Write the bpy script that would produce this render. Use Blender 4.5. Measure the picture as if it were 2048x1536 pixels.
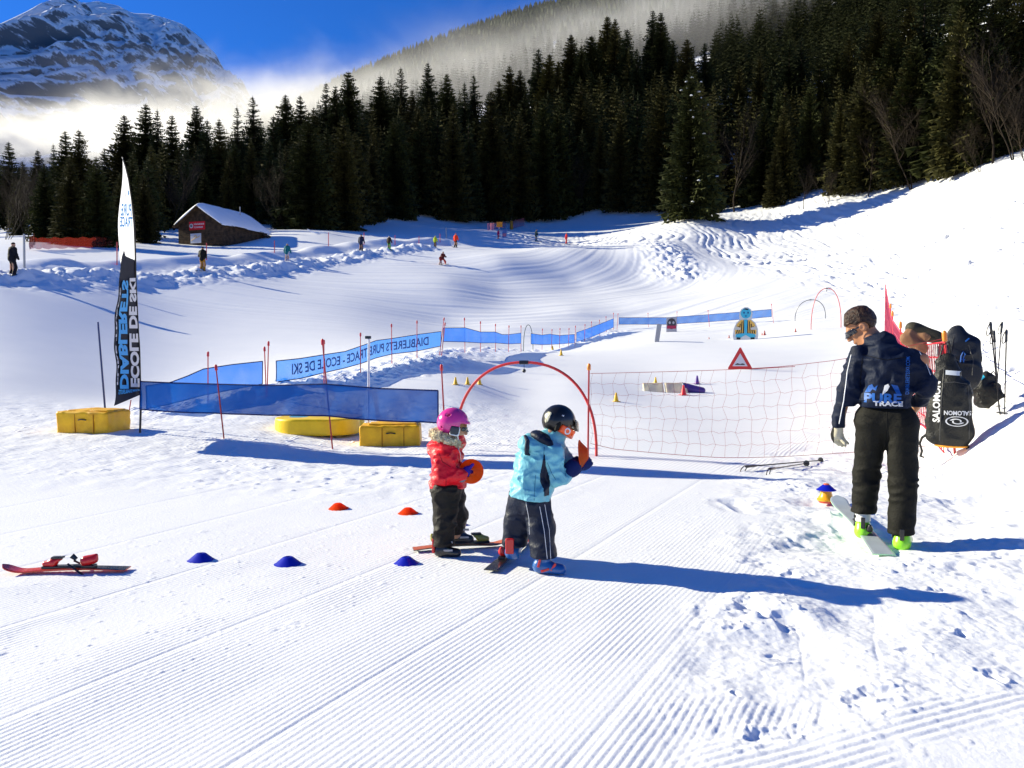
import bpy, bmesh, math, random
import numpy as np
from mathutils import Vector, Matrix
from mathutils.bvhtree import BVHTree
from math import sin, cos, radians, pi

for o in list(bpy.data.objects):
    bpy.data.objects.remove(o)
S = bpy.context.scene
COL = S.collection
R = math.radians

# ------------------------------------------------------------------ camera
CAMZ = 1.6
F = 1607.0                     # focal length in pixels of a 2048 px wide frame
PITCH = math.atan((768 - 690) / F)
cd = bpy.data.cameras.new("camera")
cam = bpy.data.objects.new("camera", cd)
COL.objects.link(cam)
cam.location = (0, 0, CAMZ)
cam.rotation_euler = (pi / 2 - PITCH, 0, 0)
cd.sensor_width = 36
cd.lens = 36 * F / 2048
cd.clip_start = 0.05
cd.clip_end = 20000
S.camera = cam

# ------------------------------------------------------------------ world, sun
SUN_EL = R(24.0)
SX, SY = -0.955, 0.297                       # horizontal direction towards the sun
w = bpy.data.worlds.new("World")
S.world = w
w.use_nodes = True
nt = w.node_tree
nt.nodes.clear()
sky = nt.nodes.new("ShaderNodeTexSky")
sky.sky_type = 'NISHITA'
sky.sun_disc = False
sky.sun_elevation = SUN_EL
sky.sun_rotation = math.atan2(SX, SY)
sky.altitude = 1200
sky.air_density = 1.0
sky.dust_density = 0.2
sky.ozone_density = 3.0
tint = nt.nodes.new("ShaderNodeMix")
tint.data_type = 'RGBA'
tint.blend_type = 'MULTIPLY'
tint.inputs[0].default_value = 1.0
tint.inputs[7].default_value = (0.10, 0.36, 0.80, 1)
bg = nt.nodes.new("ShaderNodeBackground")
bg.inputs[1].default_value = 0.115
wo = nt.nodes.new("ShaderNodeOutputWorld")
nt.links.new(sky.outputs[0], tint.inputs[6])
nt.links.new(tint.outputs[2], bg.inputs[0])
nt.links.new(bg.outputs[0], wo.inputs[0])

sd = bpy.data.lights.new("sun", 'SUN')
sd.energy = 5.0
sd.angle = R(0.5)
sd.color = (1.0, 0.935, 0.70)
sun = bpy.data.objects.new("sun", sd)
COL.objects.link(sun)
ce = cos(SUN_EL) / math.hypot(SX, SY)
sun.rotation_euler = Vector((SX * ce, SY * ce, sin(SUN_EL))).to_track_quat('Z', 'Y').to_euler()

S.view_settings.view_transform = 'Standard'
S.view_settings.look = 'None'
S.view_settings.exposure = 0.78
S.view_settings.gamma = 1
S.view_settings.use_curve_mapping = False
S.render.engine = 'CYCLES'
S.cycles.use_denoising = True
S.cycles.max_bounces = 8
S.cycles.diffuse_bounces = 3
S.cycles.glossy_bounces = 2
S.cycles.transparent_max_bounces = 24
S.cycles.volume_bounces = 2
S.cycles.volume_max_steps = 96
S.cycles.volume_step_rate = 1.0
S.cycles.caustics_reflective = False
S.cycles.caustics_refractive = False
S.cycles.sample_clamp_indirect = 4.0

# ------------------------------------------------------------------ helpers
MATS = {}
def lin(c):
    return tuple((x / 12.92 if x <= .04045 else ((x + .055) / 1.055) ** 2.4) for x in c)

def mat(name, col, rough=.6, var=.0, vscale=8., spec=.3, bump=0., bscale=30., metal=0., col2=None, coat=0., sheen=0., hue_by_object=0.):
    """Principled material, base colour varied by object-space noise, optional bump."""
    if name in MATS:
        return MATS[name]
    m = bpy.data.materials.new(name)
    m.use_nodes = True
    n = m.node_tree
    b = n.nodes["Principled BSDF"]
    b.inputs['Base Color'].default_value = (*col, 1)
    b.inputs['Roughness'].default_value = rough
    b.inputs['Specular IOR Level'].default_value = spec
    b.inputs['Metallic'].default_value = metal
    b.inputs['Coat Weight'].default_value = coat
    if var or bump or col2 or hue_by_object:
        tc = n.nodes.new("ShaderNodeTexCoord")
    if var or col2:
        no = n.nodes.new("ShaderNodeTexNoise")
        no.inputs['Scale'].default_value = vscale
        no.inputs['Detail'].default_value = 5
        n.links.new(tc.outputs['Object'], no.inputs['Vector'])
        cr = n.nodes.new("ShaderNodeValToRGB")
        c2 = col2 or tuple(min(1, c * (1 + var)) for c in col)
        c1 = col if col2 else tuple(c * (1 - var) for c in col)
        cr.color_ramp.elements[0].position = .35
        cr.color_ramp.elements[1].position = .65
        cr.color_ramp.elements[0].color = (*c1, 1)
        cr.color_ramp.elements[1].color = (*c2, 1)
        n.links.new(no.outputs[0], cr.inputs[0])
        out = cr.outputs[0]
        if hue_by_object:
            oi = n.nodes.new("ShaderNodeObjectInfo")
            mr = n.nodes.new("ShaderNodeMapRange")
            mr.inputs[3].default_value = 1 - hue_by_object
            mr.inputs[4].default_value = 1 + hue_by_object
            n.links.new(oi.outputs['Random'], mr.inputs[0])
            hs = n.nodes.new("ShaderNodeHueSaturation")
            n.links.new(mr.outputs[0], hs.inputs['Value'])
            n.links.new(out, hs.inputs['Color'])
            out = hs.outputs[0]
        n.links.new(out, b.inputs['Base Color'])
    if bump:
        nb = n.nodes.new("ShaderNodeTexNoise")
        nb.inputs['Scale'].default_value = bscale
        nb.inputs['Detail'].default_value = 4
        n.links.new(tc.outputs['Object'], nb.inputs['Vector'])
        bp = n.nodes.new("ShaderNodeBump")
        bp.inputs['Strength'].default_value = bump
        bp.inputs['Distance'].default_value = .02
        n.links.new(nb.outputs[0], bp.inputs['Height'])
        n.links.new(bp.outputs[0], b.inputs['Normal'])
    MATS[name] = m
    return m

def tag(o, label=None, cat=None, group=None, kind=None):
    if label: o["label"] = label
    if cat: o["category"] = cat
    if group: o["group"] = group
    if kind: o["kind"] = kind
    return o

def empty(name, loc, rz=0., label=None, cat=None, group=None):
    o = bpy.data.objects.new(name, None)
    o.empty_display_size = .1
    o.location = loc
    o.rotation_euler = (0, 0, rz)
    COL.objects.link(o)
    return tag(o, label, cat, group)

def raw_mesh(name, verts, faces, smooth=True):
    """Fast mesh from arrays; faces an (n,3|4) array or list of tuples."""
    me = bpy.data.meshes.new(name)
    V = np.asarray(verts, dtype=np.float32).reshape(-1, 3)
    if isinstance(faces, np.ndarray):
        k = faces.shape[1]
        nf = len(faces)
        me.vertices.add(len(V))
        me.vertices.foreach_set("co", V.ravel())
        me.loops.add(nf * k)
        me.loops.foreach_set("vertex_index", faces.astype(np.int32).ravel())
        me.polygons.add(nf)
        me.polygons.foreach_set("loop_start", np.arange(0, nf * k, k, dtype=np.int32))
        me.update(calc_edges=True)
        me.validate()
    else:
        me.from_pydata([tuple(map(float, p)) for p in V], [], [tuple(int(i) for i in f) for f in faces])
        me.update()
    if len(me.polygons):
        me.polygons.foreach_set("use_smooth", np.full(len(me.polygons), smooth))
    return me

def obj(name, me, m, parent=None, loc=(0, 0, 0)):
    if m is not None:
        for x in (m if isinstance(m, (list, tuple)) else [m]):
            me.materials.append(x)
    o = bpy.data.objects.new(name, me)
    o.location = loc
    if parent: o.parent = parent
    COL.objects.link(o)
    return o

def copy_tree(o, parent=None):
    c = o.copy()
    COL.objects.link(c)
    c.parent = parent
    for ch in list(o.children):
        copy_tree(ch, c)
    return c

class MB:
    """Collects simple shapes into one mesh."""
    def __init__(s): s.v = []; s.f = []
    def add(s, V, Fs):
        k = len(s.v)
        s.v += [tuple(p) for p in V]
        s.f += [tuple(i + k for i in f) for f in Fs]
        return s
    def box(s, c, h, rot=None, bev=.0):
        c = Vector(c); M = rot or Matrix.Identity(3)
        if bev <= 0:
            V = [c + M @ Vector((x * h[0], y * h[1], z * h[2])) for z in (-1, 1) for y in (-1, 1) for x in (-1, 1)]
            return s.add(V, [(0, 2, 3, 1), (4, 5, 7, 6), (0, 1, 5, 4), (2, 6, 7, 3), (0, 4, 6, 2), (1, 3, 7, 5)])
        bm = bmesh.new()
        bmesh.ops.create_cube(bm, size=2)
        for v in bm.verts: v.co = Vector((v.co.x * h[0], v.co.y * h[1], v.co.z * h[2]))
        bmesh.ops.bevel(bm, geom=list(bm.edges), offset=bev, segments=3, affect='EDGES', profile=.5)
        bm.verts.index_update()
        s.add([c + M @ v.co for v in bm.verts], [[v.index for v in f.verts] for f in bm.faces])
        bm.free()
        return s
    def tube(s, pts, r, n=8, caps=True):
        pts = [Vector(p) for p in pts]
        m = len(pts)
        rs = r if isinstance(r, (list, tuple)) else [r] * m
        k0 = len(s.v)
        prev = None
        for i, p in enumerate(pts):
            t = (pts[min(i + 1, m - 1)] - pts[max(i - 1, 0)]).normalized()
            if prev is None:
                a = Vector((0, 0, 1)) if abs(t.z) < .9 else Vector((1, 0, 0))
                prev = t.cross(a).normalized()
            prev = (prev - t * prev.dot(t)).normalized()
            b = t.cross(prev)
            for j in range(n):
                q = 2 * pi * j / n
                s.v.append(tuple(p + (prev * cos(q) + b * sin(q)) * rs[i]))
        for i in range(m - 1):
            for j in range(n):
                a = k0 + i * n + j; b_ = k0 + i * n + (j + 1) % n
                s.f.append((a, b_, b_ + n, a + n))
        if caps:
            s.f.append(tuple(k0 + j for j in reversed(range(n))))
            s.f.append(tuple(k0 + (m - 1) * n + j for j in range(n)))
        return s
    def lathe(s, prof, c=(0, 0, 0), n=24, M=None):
        k0 = len(s.v)
        c = Vector(c)
        for (r, z) in prof:
            for j in range(n):
                q = 2 * pi * j / n
                p = Vector((r * cos(q), r * sin(q), z))
                s.v.append(tuple(c + (M @ p if M else p)))
        for i in range(len(prof) - 1):
            for j in range(n):
                a = k0 + i * n + j; b = k0 + i * n + (j + 1) % n
                s.f.append((a, b, b + n, a + n))
        s.f.append(tuple(k0 + j for j in reversed(range(n))))
        s.f.append(tuple(k0 + (len(prof) - 1) * n + j for j in range(n)))
        return s
    def prism(s, poly, d0, d1, M=None, c=(0, 0, 0)):
        """poly in (x,z), extruded along y from d0 to d1."""
        n = len(poly); c = Vector(c)
        T = (lambda p: c + (M @ Vector(p) if M else Vector(p)))
        V = [T((x, d0, z)) for x, z in poly] + [T((x, d1, z)) for x, z in poly]
        Fs = [tuple(range(n)), tuple(reversed(range(n, 2 * n)))]
        Fs += [(i, i + n, (i + 1) % n + n, (i + 1) % n) for i in range(n)]
        return s.add(V, Fs)
    def build(s, name, m, parent=None, smooth=False, loc=(0, 0, 0)):
        me = raw_mesh(name, s.v, s.f, smooth)
        bm = bmesh.new(); bm.from_mesh(me)
        bmesh.ops.recalc_face_normals(bm, faces=bm.faces)
        bm.to_mesh(me); bm.free()
        if smooth:
            me.polygons.foreach_set("use_smooth", np.full(len(me.polygons), True))
            try: me.set_sharp_from_angle(angle=R(40))
            except Exception: pass
        return obj(name, me, m, parent, loc)

# ------------------------------------------------------------------ noise
_rs = np.random.RandomState(7)
PERM = _rs.permutation(256).astype(np.int32)
PERM = np.concatenate([PERM, PERM, PERM])
RND = _rs.rand(256).astype(np.float32) * 2 - 1
def noise2(x, y):
    xi = np.floor(x).astype(np.int32); yi = np.floor(y).astype(np.int32)
    fx = (x - xi).astype(np.float32); fy = (y - yi).astype(np.float32)
    ux = fx * fx * fx * (fx * (fx * 6 - 15) + 10); uy = fy * fy * fy * (fy * (fy * 6 - 15) + 10)
    def h(a, b): return RND[PERM[(PERM[a & 255] + b) & 255]]
    a = h(xi, yi); b = h(xi + 1, yi); c = h(xi, yi + 1); d = h(xi + 1, yi + 1)
    return (a + (b - a) * ux) * (1 - uy) + (c + (d - c) * ux) * uy
def noise3(P):
    I = np.floor(P).astype(np.int32); f = (P - I).astype(np.float32)
    u = f * f * (3 - 2 * f)
    x, y, z = I[:, 0], I[:, 1], I[:, 2]
    def h(a, b, c): return RND[PERM[(PERM[(PERM[a & 255] + b) & 255] + c) & 255]]
    o = 0
    for dx in (0, 1):
        for dy in (0, 1):
            for dz in (0, 1):
                wgt = (u[:, 0] if dx else 1 - u[:, 0]) * (u[:, 1] if dy else 1 - u[:, 1]) * (u[:, 2] if dz else 1 - u[:, 2])
                o = o + wgt * h(x + dx, y + dy, z + dz)
    return o
def fbm(x, y, oct=4, gain=.5):
    o = 0; a = 1.; 
    for i in range(oct):
        o = o + a * noise2(x * 2 ** i + 17.3 * i, y * 2 ** i - 9.1 * i); a *= gain
    return o
def sstep(a, b, x):
    t = np.clip((x - a) / (b - a), 0, 1)
    return t * t * (3 - 2 * t)

# ------------------------------------------------------------------ pixel ray -> point at forward distance d
def ray(u, v):
    X = (u - 1024) / F; Y = (768 - v) / F
    dy = cos(PITCH) + Y * sin(PITCH); dz = -sin(PITCH) + Y * cos(PITCH)
    return X / dy, dz / dy
def P(u, v, d):
    a, b = ray(u, v)
    return Vector((a * d, d, CAMZ + b * d))
# ------------------------------------------------------------------ terrain: heights measured along sight lines, smoothly joined
CP = [  # (u, v, forward distance)
 # meadow, middle
 (1024,900,12.2),(1024,800,19.5),(1024,750,24.5),(1024,704,34.5),(1024,660,48),(1300,850,15.5),(1300,790,22),(1300,740,27.5),(1300,700,34),
 (935,769,19.8),(800,795,17.6),(1150,770,22),(1160,705,34),(1300,682,38),(1320,663,48),(1320,654,53),(1490,737,27),(1490,679,38),(1490,655,47),(1620,660,39),(1620,640,46),(1547,646,49),
 (1227,661,52),(1227,690,38.5),(1042,704,40),(882,711,27),(721,751,21),(560,775,18),
 # left meadow
 (300,868,13.0),(180,868,12.9),(300,800,22),(300,750,26.5),(300,700,31),(300,650,36.5),(300,600,42.5),(300,580,46),
 (0,860,13.4),(0,750,21),(0,700,25.5),(0,650,29.3),(0,600,33.5),(0,575,36),(700,866,14.1),(700,700,32),(700,650,42),(700,600,52),(700,560,62),
 # lift track and its bank
 (25,553,40),(200,548,47),(405,543,55),(574,525,67),(722,503,79),(800,498,84),(905,494,93),
 (25,568,38.5),(200,563,44),(405,562,51.5),(574,541,64),(722,517,75),(885,531,74),
 (0,540,46),(200,530,55),(405,520,64),(574,505,77),(722,490,88),(850,480,98),(1000,480,110),(1072,483,114),(1132,488,122),
 # piste slope
 (900,640,52),(900,600,58),(900,560,66),(1000,640,53),(1000,600,63),(1000,562,71),(1000,522,77),(1000,506,83),(1000,499,93),
 (1150,620,58),(1150,600,66),(1150,566,76),(1150,526,82),(1150,501,88),(1150,494,96),(1290,600,64),(1290,562,80),(1290,528,86),(1290,504,91),(1290,497,99),
 (1400,600,62),(1390,562,78),(1410,527,85),(1450,507,98),(1550,600,58),(1550,560,70),(1550,520,88),(1700,620,48),(1700,560,66),(1700,520,78),
 # right bank and hillside
 (1800,900,11.5),(1800,790,19.5),(1800,690,31),(1800,640,40),(1800,560,60),(1800,500,80),(1800,450,96),(1800,385,110),
 (2000,828,10.4),(1980,813,11.2),(1912,906,10.2),(2040,750,13.2),(2040,690,17.5),(2040,640,23),(2040,560,36),(2040,480,54),(2040,400,72),(2040,325,90),
 (1912,780,15.5),(1912,690,24),(1912,640,31),(2048,905,8.7),(1650,450,108),(1650,405,118),(1500,470,110),(1500,425,128),(1380,437,118),(1350,425,158),(1250,462,128),
 # forest edge
 (0,500,62),(0,478,85),(100,490,70),(300,492,80),(300,470,95),(450,489,86),(450,470,98),(550,470,92),(640,466,95),(640,452,122),(850,444,145),(1000,450,160),(1000,462,128),(1150,438,166),(1150,462,140),
 # hillside under the forest
 (0,462,120),(0,455,160),(0,440,300),(250,418,140),(250,410,180),(300,425,320),(400,394,150),(420,385,200),(600,345,180),(600,325,330),(620,250,700),(640,205,1000),(640,230,1300),
 (850,292,220),(850,262,330),(850,190,600),(850,118,1000),(850,170,1300),(1050,255,230),(1050,215,330),(1050,130,600),(1050,48,1000),(1050,100,1300),
 (1280,195,245),(1280,160,330),(1280,90,600),(1280,-10,1000),(1280,60,1300),(1450,275,190),(1450,170,300),(1450,40,550),(1450,-80,1000),
 (1700,225,190),(1700,110,270),(1700,-40,450),(1700,-170,900),(1900,235,150),(2000,190,135),(2000,50,190),(2000,-120,330),(2000,-260,800),
 (2300,250,110),(2300,0,200),(2300,-250,500),(2300,620,18),(2300,500,34),(2300,800,9),(-300,560,40),(-300,500,70),(-300,460,200),(-300,700,24),(300,380,900),(0,420,900),(-300,430,900),
]
def _cpl():
    A = []; L = []; Sv = []
    for u, v, d in CP:
        p = P(u, v, d); r = math.hypot(p.x, p.y)
        A.append(math.atan2(p.x, p.y)); L.append(math.log(r)); Sv.append((p.z - CAMZ) / r)
    def add(a, r, z):
        A.append(a); L.append(math.log(r)); Sv.append((z - CAMZ) / r)
    for a in np.linspace(-.75, .75, 9):
        for r in (1.0, 1.7, 2.6, 3.8, 5.4, 7.4, 9.8):
            x = r * sin(a); y = r * cos(a)
            rise = max(0, x - 3.3 - .12 * (y - 6)) * .11 if y < 9.5 else None
            if rise is None:
                if a > .35: continue
                rise = 0
            add(a, r, rise)
    for a in (-3.1, -2.5, -1.9, -1.4, -1.05, 1.05, 1.4, 1.9, 2.5, 3.1):
        for r, z in ((1, 0), (3, 0), (8, 0), (25, .5), (80, 2.), (300, 15), (1500, 90)):
            add(a, r, z + (max(0, r * sin(a) - 4) * .08 if a > 0 and r < 50 else 0))
    return np.array(A), np.array(L), np.array(Sv)
_A, _L, _S = _cpl()
def _phi(q): return np.where(q > 1e-12, q * np.log(np.maximum(q, 1e-12)), 0.)
def _tps():
    n = len(_A)
    X = np.stack([_A * 1.6, _L * .8], 1)
    D = ((X[:, None] - X[None]) ** 2).sum(-1)
    K = _phi(D) + np.eye(n) * 2e-4
    Pm = np.concatenate([np.ones((n, 1)), X], 1)
    M = np.block([[K, Pm], [Pm.T, np.zeros((3, 3))]])
    return X, np.linalg.solve(M, np.concatenate([_S, np.zeros(3)]))
_X, _W = _tps()
GA0, GAS, GL0, GLS = -pi, .0125, math.log(.2), .045
GAN = int(2 * pi / GAS) + 4
GLN = int((math.log(6000) - GL0) / GLS) + 4
def _grid():
    a = GA0 + GAS * (np.arange(GAN) - 1); l = GL0 + GLS * (np.arange(GLN) - 1)
    Z = np.zeros((GAN, GLN))
    for i in range(GAN):
        q = np.stack([np.full(GLN, a[i]) * 1.6, l * .8], 1)
        D = ((q[:, None] - _X[None]) ** 2).sum(-1)
        s = _phi(D) @ _W[:-3] + _W[-3] + q @ _W[-2:]
        r = np.exp(l)
        z = CAMZ + s * r
        z *= sstep(.9, 2.2, r)
        bl = 1 - sstep(2.3, 2.9, abs(a[i]))
        z = z * bl
        Z[i] = np.clip(z, -60, 900)
    return Z
GZ = _grid()
def _cr(t):
    return (-.5 * t + t * t - .5 * t ** 3, 1 - 2.5 * t * t + 1.5 * t ** 3, .5 * t + 2 * t * t - 1.5 * t ** 3, -.5 * t * t + .5 * t ** 3)
def macro(x, y):
    x = np.asarray(x, float); y = np.asarray(y, float)
    r = np.maximum(np.hypot(x, y), .2)
    fa = (np.arctan2(x, y) - GA0) / GAS + 1; fl = (np.log(r) - GL0) / GLS + 1
    ia = np.clip(np.floor(fa).astype(int), 1, GAN - 3); il = np.clip(np.floor(fl).astype(int), 1, GLN - 3)
    wa = _cr(fa - ia); wl = _cr(fl - il)
    o = 0
    for i in range(4):
        for j in range(4):
            o = o + wa[i] * wl[j] * GZ[ia + i - 1, il + j - 1]
    return o

def seg_dist(x, y, pts):
    d = np.full(np.shape(x), 1e9); par = np.zeros(np.shape(x))
    for (x0, y0), (x1, y1) in zip(pts[:-1], pts[1:]):
        dx, dy = x1 - x0, y1 - y0
        t = np.clip(((x - x0) * dx + (y - y0) * dy) / (dx * dx + dy * dy), 0, 1)
        q = np.hypot(x - x0 - t * dx, y - y0 - t * dy)
        d = np.minimum(d, q)
    return d
def gpt(u, v, d):
    p = P(u, v, d); return (p.x, p.y)
BANK = [gpt(-200, 566, 35), gpt(25, 564, 38.8), gpt(200, 558, 45.5), gpt(405, 556, 53.5), gpt(574, 538, 65), gpt(722, 516, 76), gpt(850, 503, 86)]
BANK2 = [gpt(-200, 548, 43), gpt(25, 545, 44), gpt(200, 537, 51), gpt(405, 530, 60), gpt(574, 513, 72), gpt(722, 495, 84), gpt(900, 486, 98)]
NETB = [gpt(330, 850, 16), gpt(480, 835, 17), gpt(640, 790, 20), gpt(760, 758, 21.5), gpt(882, 722, 27), gpt(960, 709, 35), gpt(1042, 702, 40)]
NETC = [gpt(1150, 690, 43), gpt(1227, 668, 51)]
EDGE = [gpt(1775, 545, 66), gpt(1795, 580, 55), gpt(1805, 615, 45), gpt(1812, 640, 40)]
KICK = [gpt(1310, 500, 102), gpt(1335, 530, 90), gpt(1360, 560, 80)]
G27 = R(27)
def boundary(x, y):
    """signed distance-like: >0 on the trampled side, right of the groomed lane"""
    return x - (.55 + (y - 3.2) * .36) - np.maximum(0, y - 11.5) * .205
def smooth_detail(x, y):
    """shapes of half a metre and more that objects also stand on"""
    r = np.hypot(x, y)
    z = macro(x, y)
    # snow banks beside the lift track, chunky
    d = seg_dist(x, y, BANK)
    z = z + np.exp(-(d / 1.1) ** 2) * (.2 + .25 * fbm(x * .7, y * .7, 2))
    d = seg_dist(x, y, BANK2)
    z = z + np.exp(-(d / 1.6) ** 2) * (.55 + .2 * fbm(x * .3, y * .3, 2))
    # low pushed-up ridge along the lettered net
    d = seg_dist(x, y, NETB)
    z = z + np.exp(-(d / .8) ** 2) * .08
    # steep side of the roll
    d = seg_dist(x, y, KICK)
    z = z + np.exp(-(d / 4.) ** 2) * .35
    # broad undulation on the wild hillside
    far = sstep(30, 60, r) * sstep(.3, .42, np.arctan2(x, y))
    z = z + far * (.5 * noise2(x * .06, y * .06))
    # long shallow waves of the piste
    ps = sstep(42, 55, y) * (1 - sstep(92, 108, y)) * sstep(-12, -2, x) * (1 - sstep(16, 26, x))
    q = np.hypot(x + 22, y - 97)
    z = z + ps * (.14 * noise2(q * .13 + 3, x * .05) + .03 * noise2(q * .5, x * .09 + 8))
    return z
def chunk(x, y, s, dens, hgt, seed):
    """little lumps of snow lying about: one bump per random cell"""
    xi = np.floor(x / s); yi = np.floor(y / s)
    o = np.zeros(np.shape(x), np.float32)
    for dx in (-1, 0, 1):
        for dy in (-1, 0, 1):
            a = (xi + dx).astype(np.int32) + seed * 31; b = (yi + dy).astype(np.int32) + seed * 57
            h1 = RND[PERM[(PERM[a & 255] + b) & 255]]; h2 = RND[PERM[(PERM[(a + 91) & 255] + b) & 255]]
            h3 = RND[PERM[(PERM[(a + 13) & 255] + b + 47) & 255]]
            cx = (xi + dx + .5 + .4 * h1) * s; cy = (yi + dy + .5 + .4 * h2) * s
            rad = s * (.22 + .16 * h3)
            q = 1 - ((x - cx) ** 2 + (y - cy) ** 2) / (rad * rad)
            on = (np.abs(h1 * h2 * 7.3) % 1) < dens
            o = np.maximum(o, np.where(on & (q > 0), np.sqrt(np.maximum(q, 0)) * hgt * (.5 + .5 * np.abs(h2)), 0))
    return o
def gflat(u, v):
    a, b = ray(u, v); d = -CAMZ / b
    return (a * d, d)
PRINTS = [(1555, 1470, .14, .045, .5, .05), (1740, 1385, .13, .05, .35, .06), (1690, 1398, .05, .04, 0, .04), (1460, 1382, .035, .03, 0, .04), (1465, 1255, .035, .025, 0, .03),
          (1915, 1262, .05, .04, .3, .05), (1985, 1345, .07, .045, .6, .05), (1820, 1300, .08, .035, .1, .035), (1880, 1180, .10, .05, .2, .04), (1950, 1120, .12, .05, .1, .05), (1590, 1150, .10, .04, .8, .035), (1640, 1065, .11, .05, .4, .035),
          (1590, 985, .12, .05, .9, .03), (1905, 1040, .12, .05, .2, .045), (1975, 985, .12, .06, .3, .05), (1880, 965, .11, .05, 1.0, .04), (1560, 1310, .10, .03, .2, .025)]
CUTS = [[(1748, 1195), (1750, 1300), (1772, 1400), (1812, 1495)], [(1583, 1190), (1590, 1235), (1606, 1290), (1612, 1370)], [(1690, 1110), (1820, 1180), (2000, 1260)], [(1560, 1120), (1660, 1085), (1760, 1060)]]
def groomed(x, y):
    b = boundary(x, y)
    wob = .35 * fbm(x * 1.1, y * 1.1, 3)
    g = 1 - sstep(-.15, .45, b + wob)
    return g
def fine(x, y):
    """corduroy, footprints, lumps"""
    r = np.hypot(x, y)
    ang = np.arctan2(x, y)
    view = (np.abs(ang) < .8).astype(float)
    b = boundary(x, y)
    g = groomed(x, y)
    q = x * cos(G27) - y * sin(G27)
    p = x * sin(G27) + y * cos(G27)
    q = q + .012 * noise2(p * .7, q * .7) + .02 * noise2(p * .13, q * .1)
    pitch = .036
    ph = q / pitch
    prof = np.abs(((ph % 1) - .5) * 2)                # 0 at the crest
    prof = 1 - prof ** 1.6
    band = np.abs(((q / 1.15) % 1) - .5)              # seams between tiller combs
    seam = np.exp(-((band - .5) / .02) ** 2)
    amp = .0044 * (.75 + .35 * noise2(p * 1.5, q * 6)) * np.clip(1 - 1.25 * np.maximum(0, noise2(p * .9 + 5, q * 1.5) + .35 * noise2(p * 4, q * 5) - .30), 0, 1)
    fade = 1 - sstep(9.5, 13., r)
    wearl = 1 - .75 * sstep(-1.0, -3.6, x + .28 * (y - 4)) * sstep(4.6, 6.5, y)      # trodden flat on the left
    z = g * fade * amp * prof * wearl - g * fade * .003 * seam
    # second pass of corduroy bottom right, other heading
    G2 = R(66)
    q2 = x * cos(G2) - y * sin(G2); p2 = x * sin(G2) + y * cos(G2)
    m2 = sstep(.05, .35, b) * (1 - sstep(3.2, 3.5, y - .15 * (x - 1.2) + .2 * fbm(x * 1.5, y * 1.5, 2)))
    pr2 = 1 - np.abs(((q2 / .05) % 1 - .5) * 2) ** 1.4
    z = z + m2 * .0065 * pr2 * np.clip(.45 + 1.3 * fbm(x * 1.7, y * 1.7, 3), 0, 1)
    rg = sstep(9, 12, r) * (1 - sstep(34, 46, r)) * sstep(1.5, 3.5, b) * view
    z = z + rg * (-.34 * np.maximum(0, noise2(x * 1.7 + 7, y * 1.1) - .08) + .07 * fbm(x * 2.4, y * 1.8, 2))
    # boot prints, ski edge cuts
    if r.min() < 9:
        xw = x + .045 * fbm(x * 9, y * 9, 3); yw = y + .045 * fbm(x * 9 + 40, y * 9, 3); rag = np.clip(.75 + .9 * fbm(x * 14, y * 14, 3), .1, 1.5)
        for (u_, v_, lx, ly, an, dp) in PRINTS:
            px_, py_ = gflat(u_, v_)
            ca, sa = cos(an), sin(an)
            dx = (xw - px_) * ca + (yw - py_) * sa; dy = -(xw - px_) * sa + (yw - py_) * ca
            e = (dx / lx) ** 2 + (dy / ly) ** 2
            z = z - dp * .30 * np.exp(-e ** 1.3) * rag + dp * .16 * np.exp(-((np.sqrt(e) - 1.5) / .4) ** 2) * rag
        for ln_ in CUTS:
            dd = seg_dist(x + .012 * noise2(x * 8, y * 8), y, [gflat(*p_) for p_ in ln_])
            z = z - .0045 * np.exp(-(dd / .010) ** 2) * np.clip(.5 + 1.2 * noise2(x * 3, y * 3 + 5), 0, 1)
    # corduroy remnants in the trampled strip
    rem = (1 - g) * (1 - m2) * sstep(.15, .5, fbm(x * .9 + 4, y * .9, 2)) * fade * (1 - sstep(.7, 1.3, b))
    z = z + rem * .0042 * prof * np.clip(.5 + 1.4 * fbm(x * 2.6, y * 2.6, 2), 0, 1)
    # trampled snow
    tr = (1 - g) * (1 - m2 * .75)
    n1 = fbm(x * 1.9, y * 1.9, 2); n2 = fbm(x * 5.5 + 9, y * 5.5, 3); n3 = fbm(x * 17, y * 17, 3)
    calm = sstep(-.35, .3, noise2(x * .8 + 31, y * .55))
    nearf = 1 - sstep(26, 45, r)
    lump = .026 * n1 + (.017 * n2 - .012 * np.abs(n2)) * calm + .0035 * n3 * (1 - sstep(12, 18, r))
    grow = 1 + 1.6 * sstep(2.0, 4.5, b) * sstep(6, 9, y)
    z = z + tr * view * nearf * lump * grow
    pits = np.minimum(0, noise2(x * 3.1 + 40, y * 2.2 + 3) + .52) * .16
    z = z + tr * view * nearf * pits * calm * grow
    z = z + tr * view * (1 - sstep(12, 16, r)) * (chunk(x, y, .16, .2, .026, 1) + chunk(x, y, .07, .25, .012, 2)) * np.clip(.1 + n1 * 1.6, 0, 1)
    # crumbs on the groomed snow
    z = z + g * view * (1 - sstep(12, 18, r)) * (chunk(x, y, .11, .045, .006, 3) + chunk(x, y, .05, .12, .004, 5)) * np.clip(noise2(p * .5 + 2, q * 1.2) * 2.2 + .3, 0, 1)
    # rough trodden strip on the left (7-15 m)
    lf = g * view * sstep(7, 9.5, y + .2 * x) * (1 - sstep(16, 20, y)) * (1 - sstep(-1.2, 1.5, x))
    z = z + lf * (.010 * fbm(x * 4, y * 4, 3) + chunk(x, y, .2, .25, .02, 4) * sstep(0, .5, noise2(x * .9, y * .9)))
    # broken snow along the nets and banks
    d = np.minimum(seg_dist(x, y, NETB), seg_dist(x, y, NETC))
    k = np.exp(-(d / 1.25) ** 2)
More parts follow.
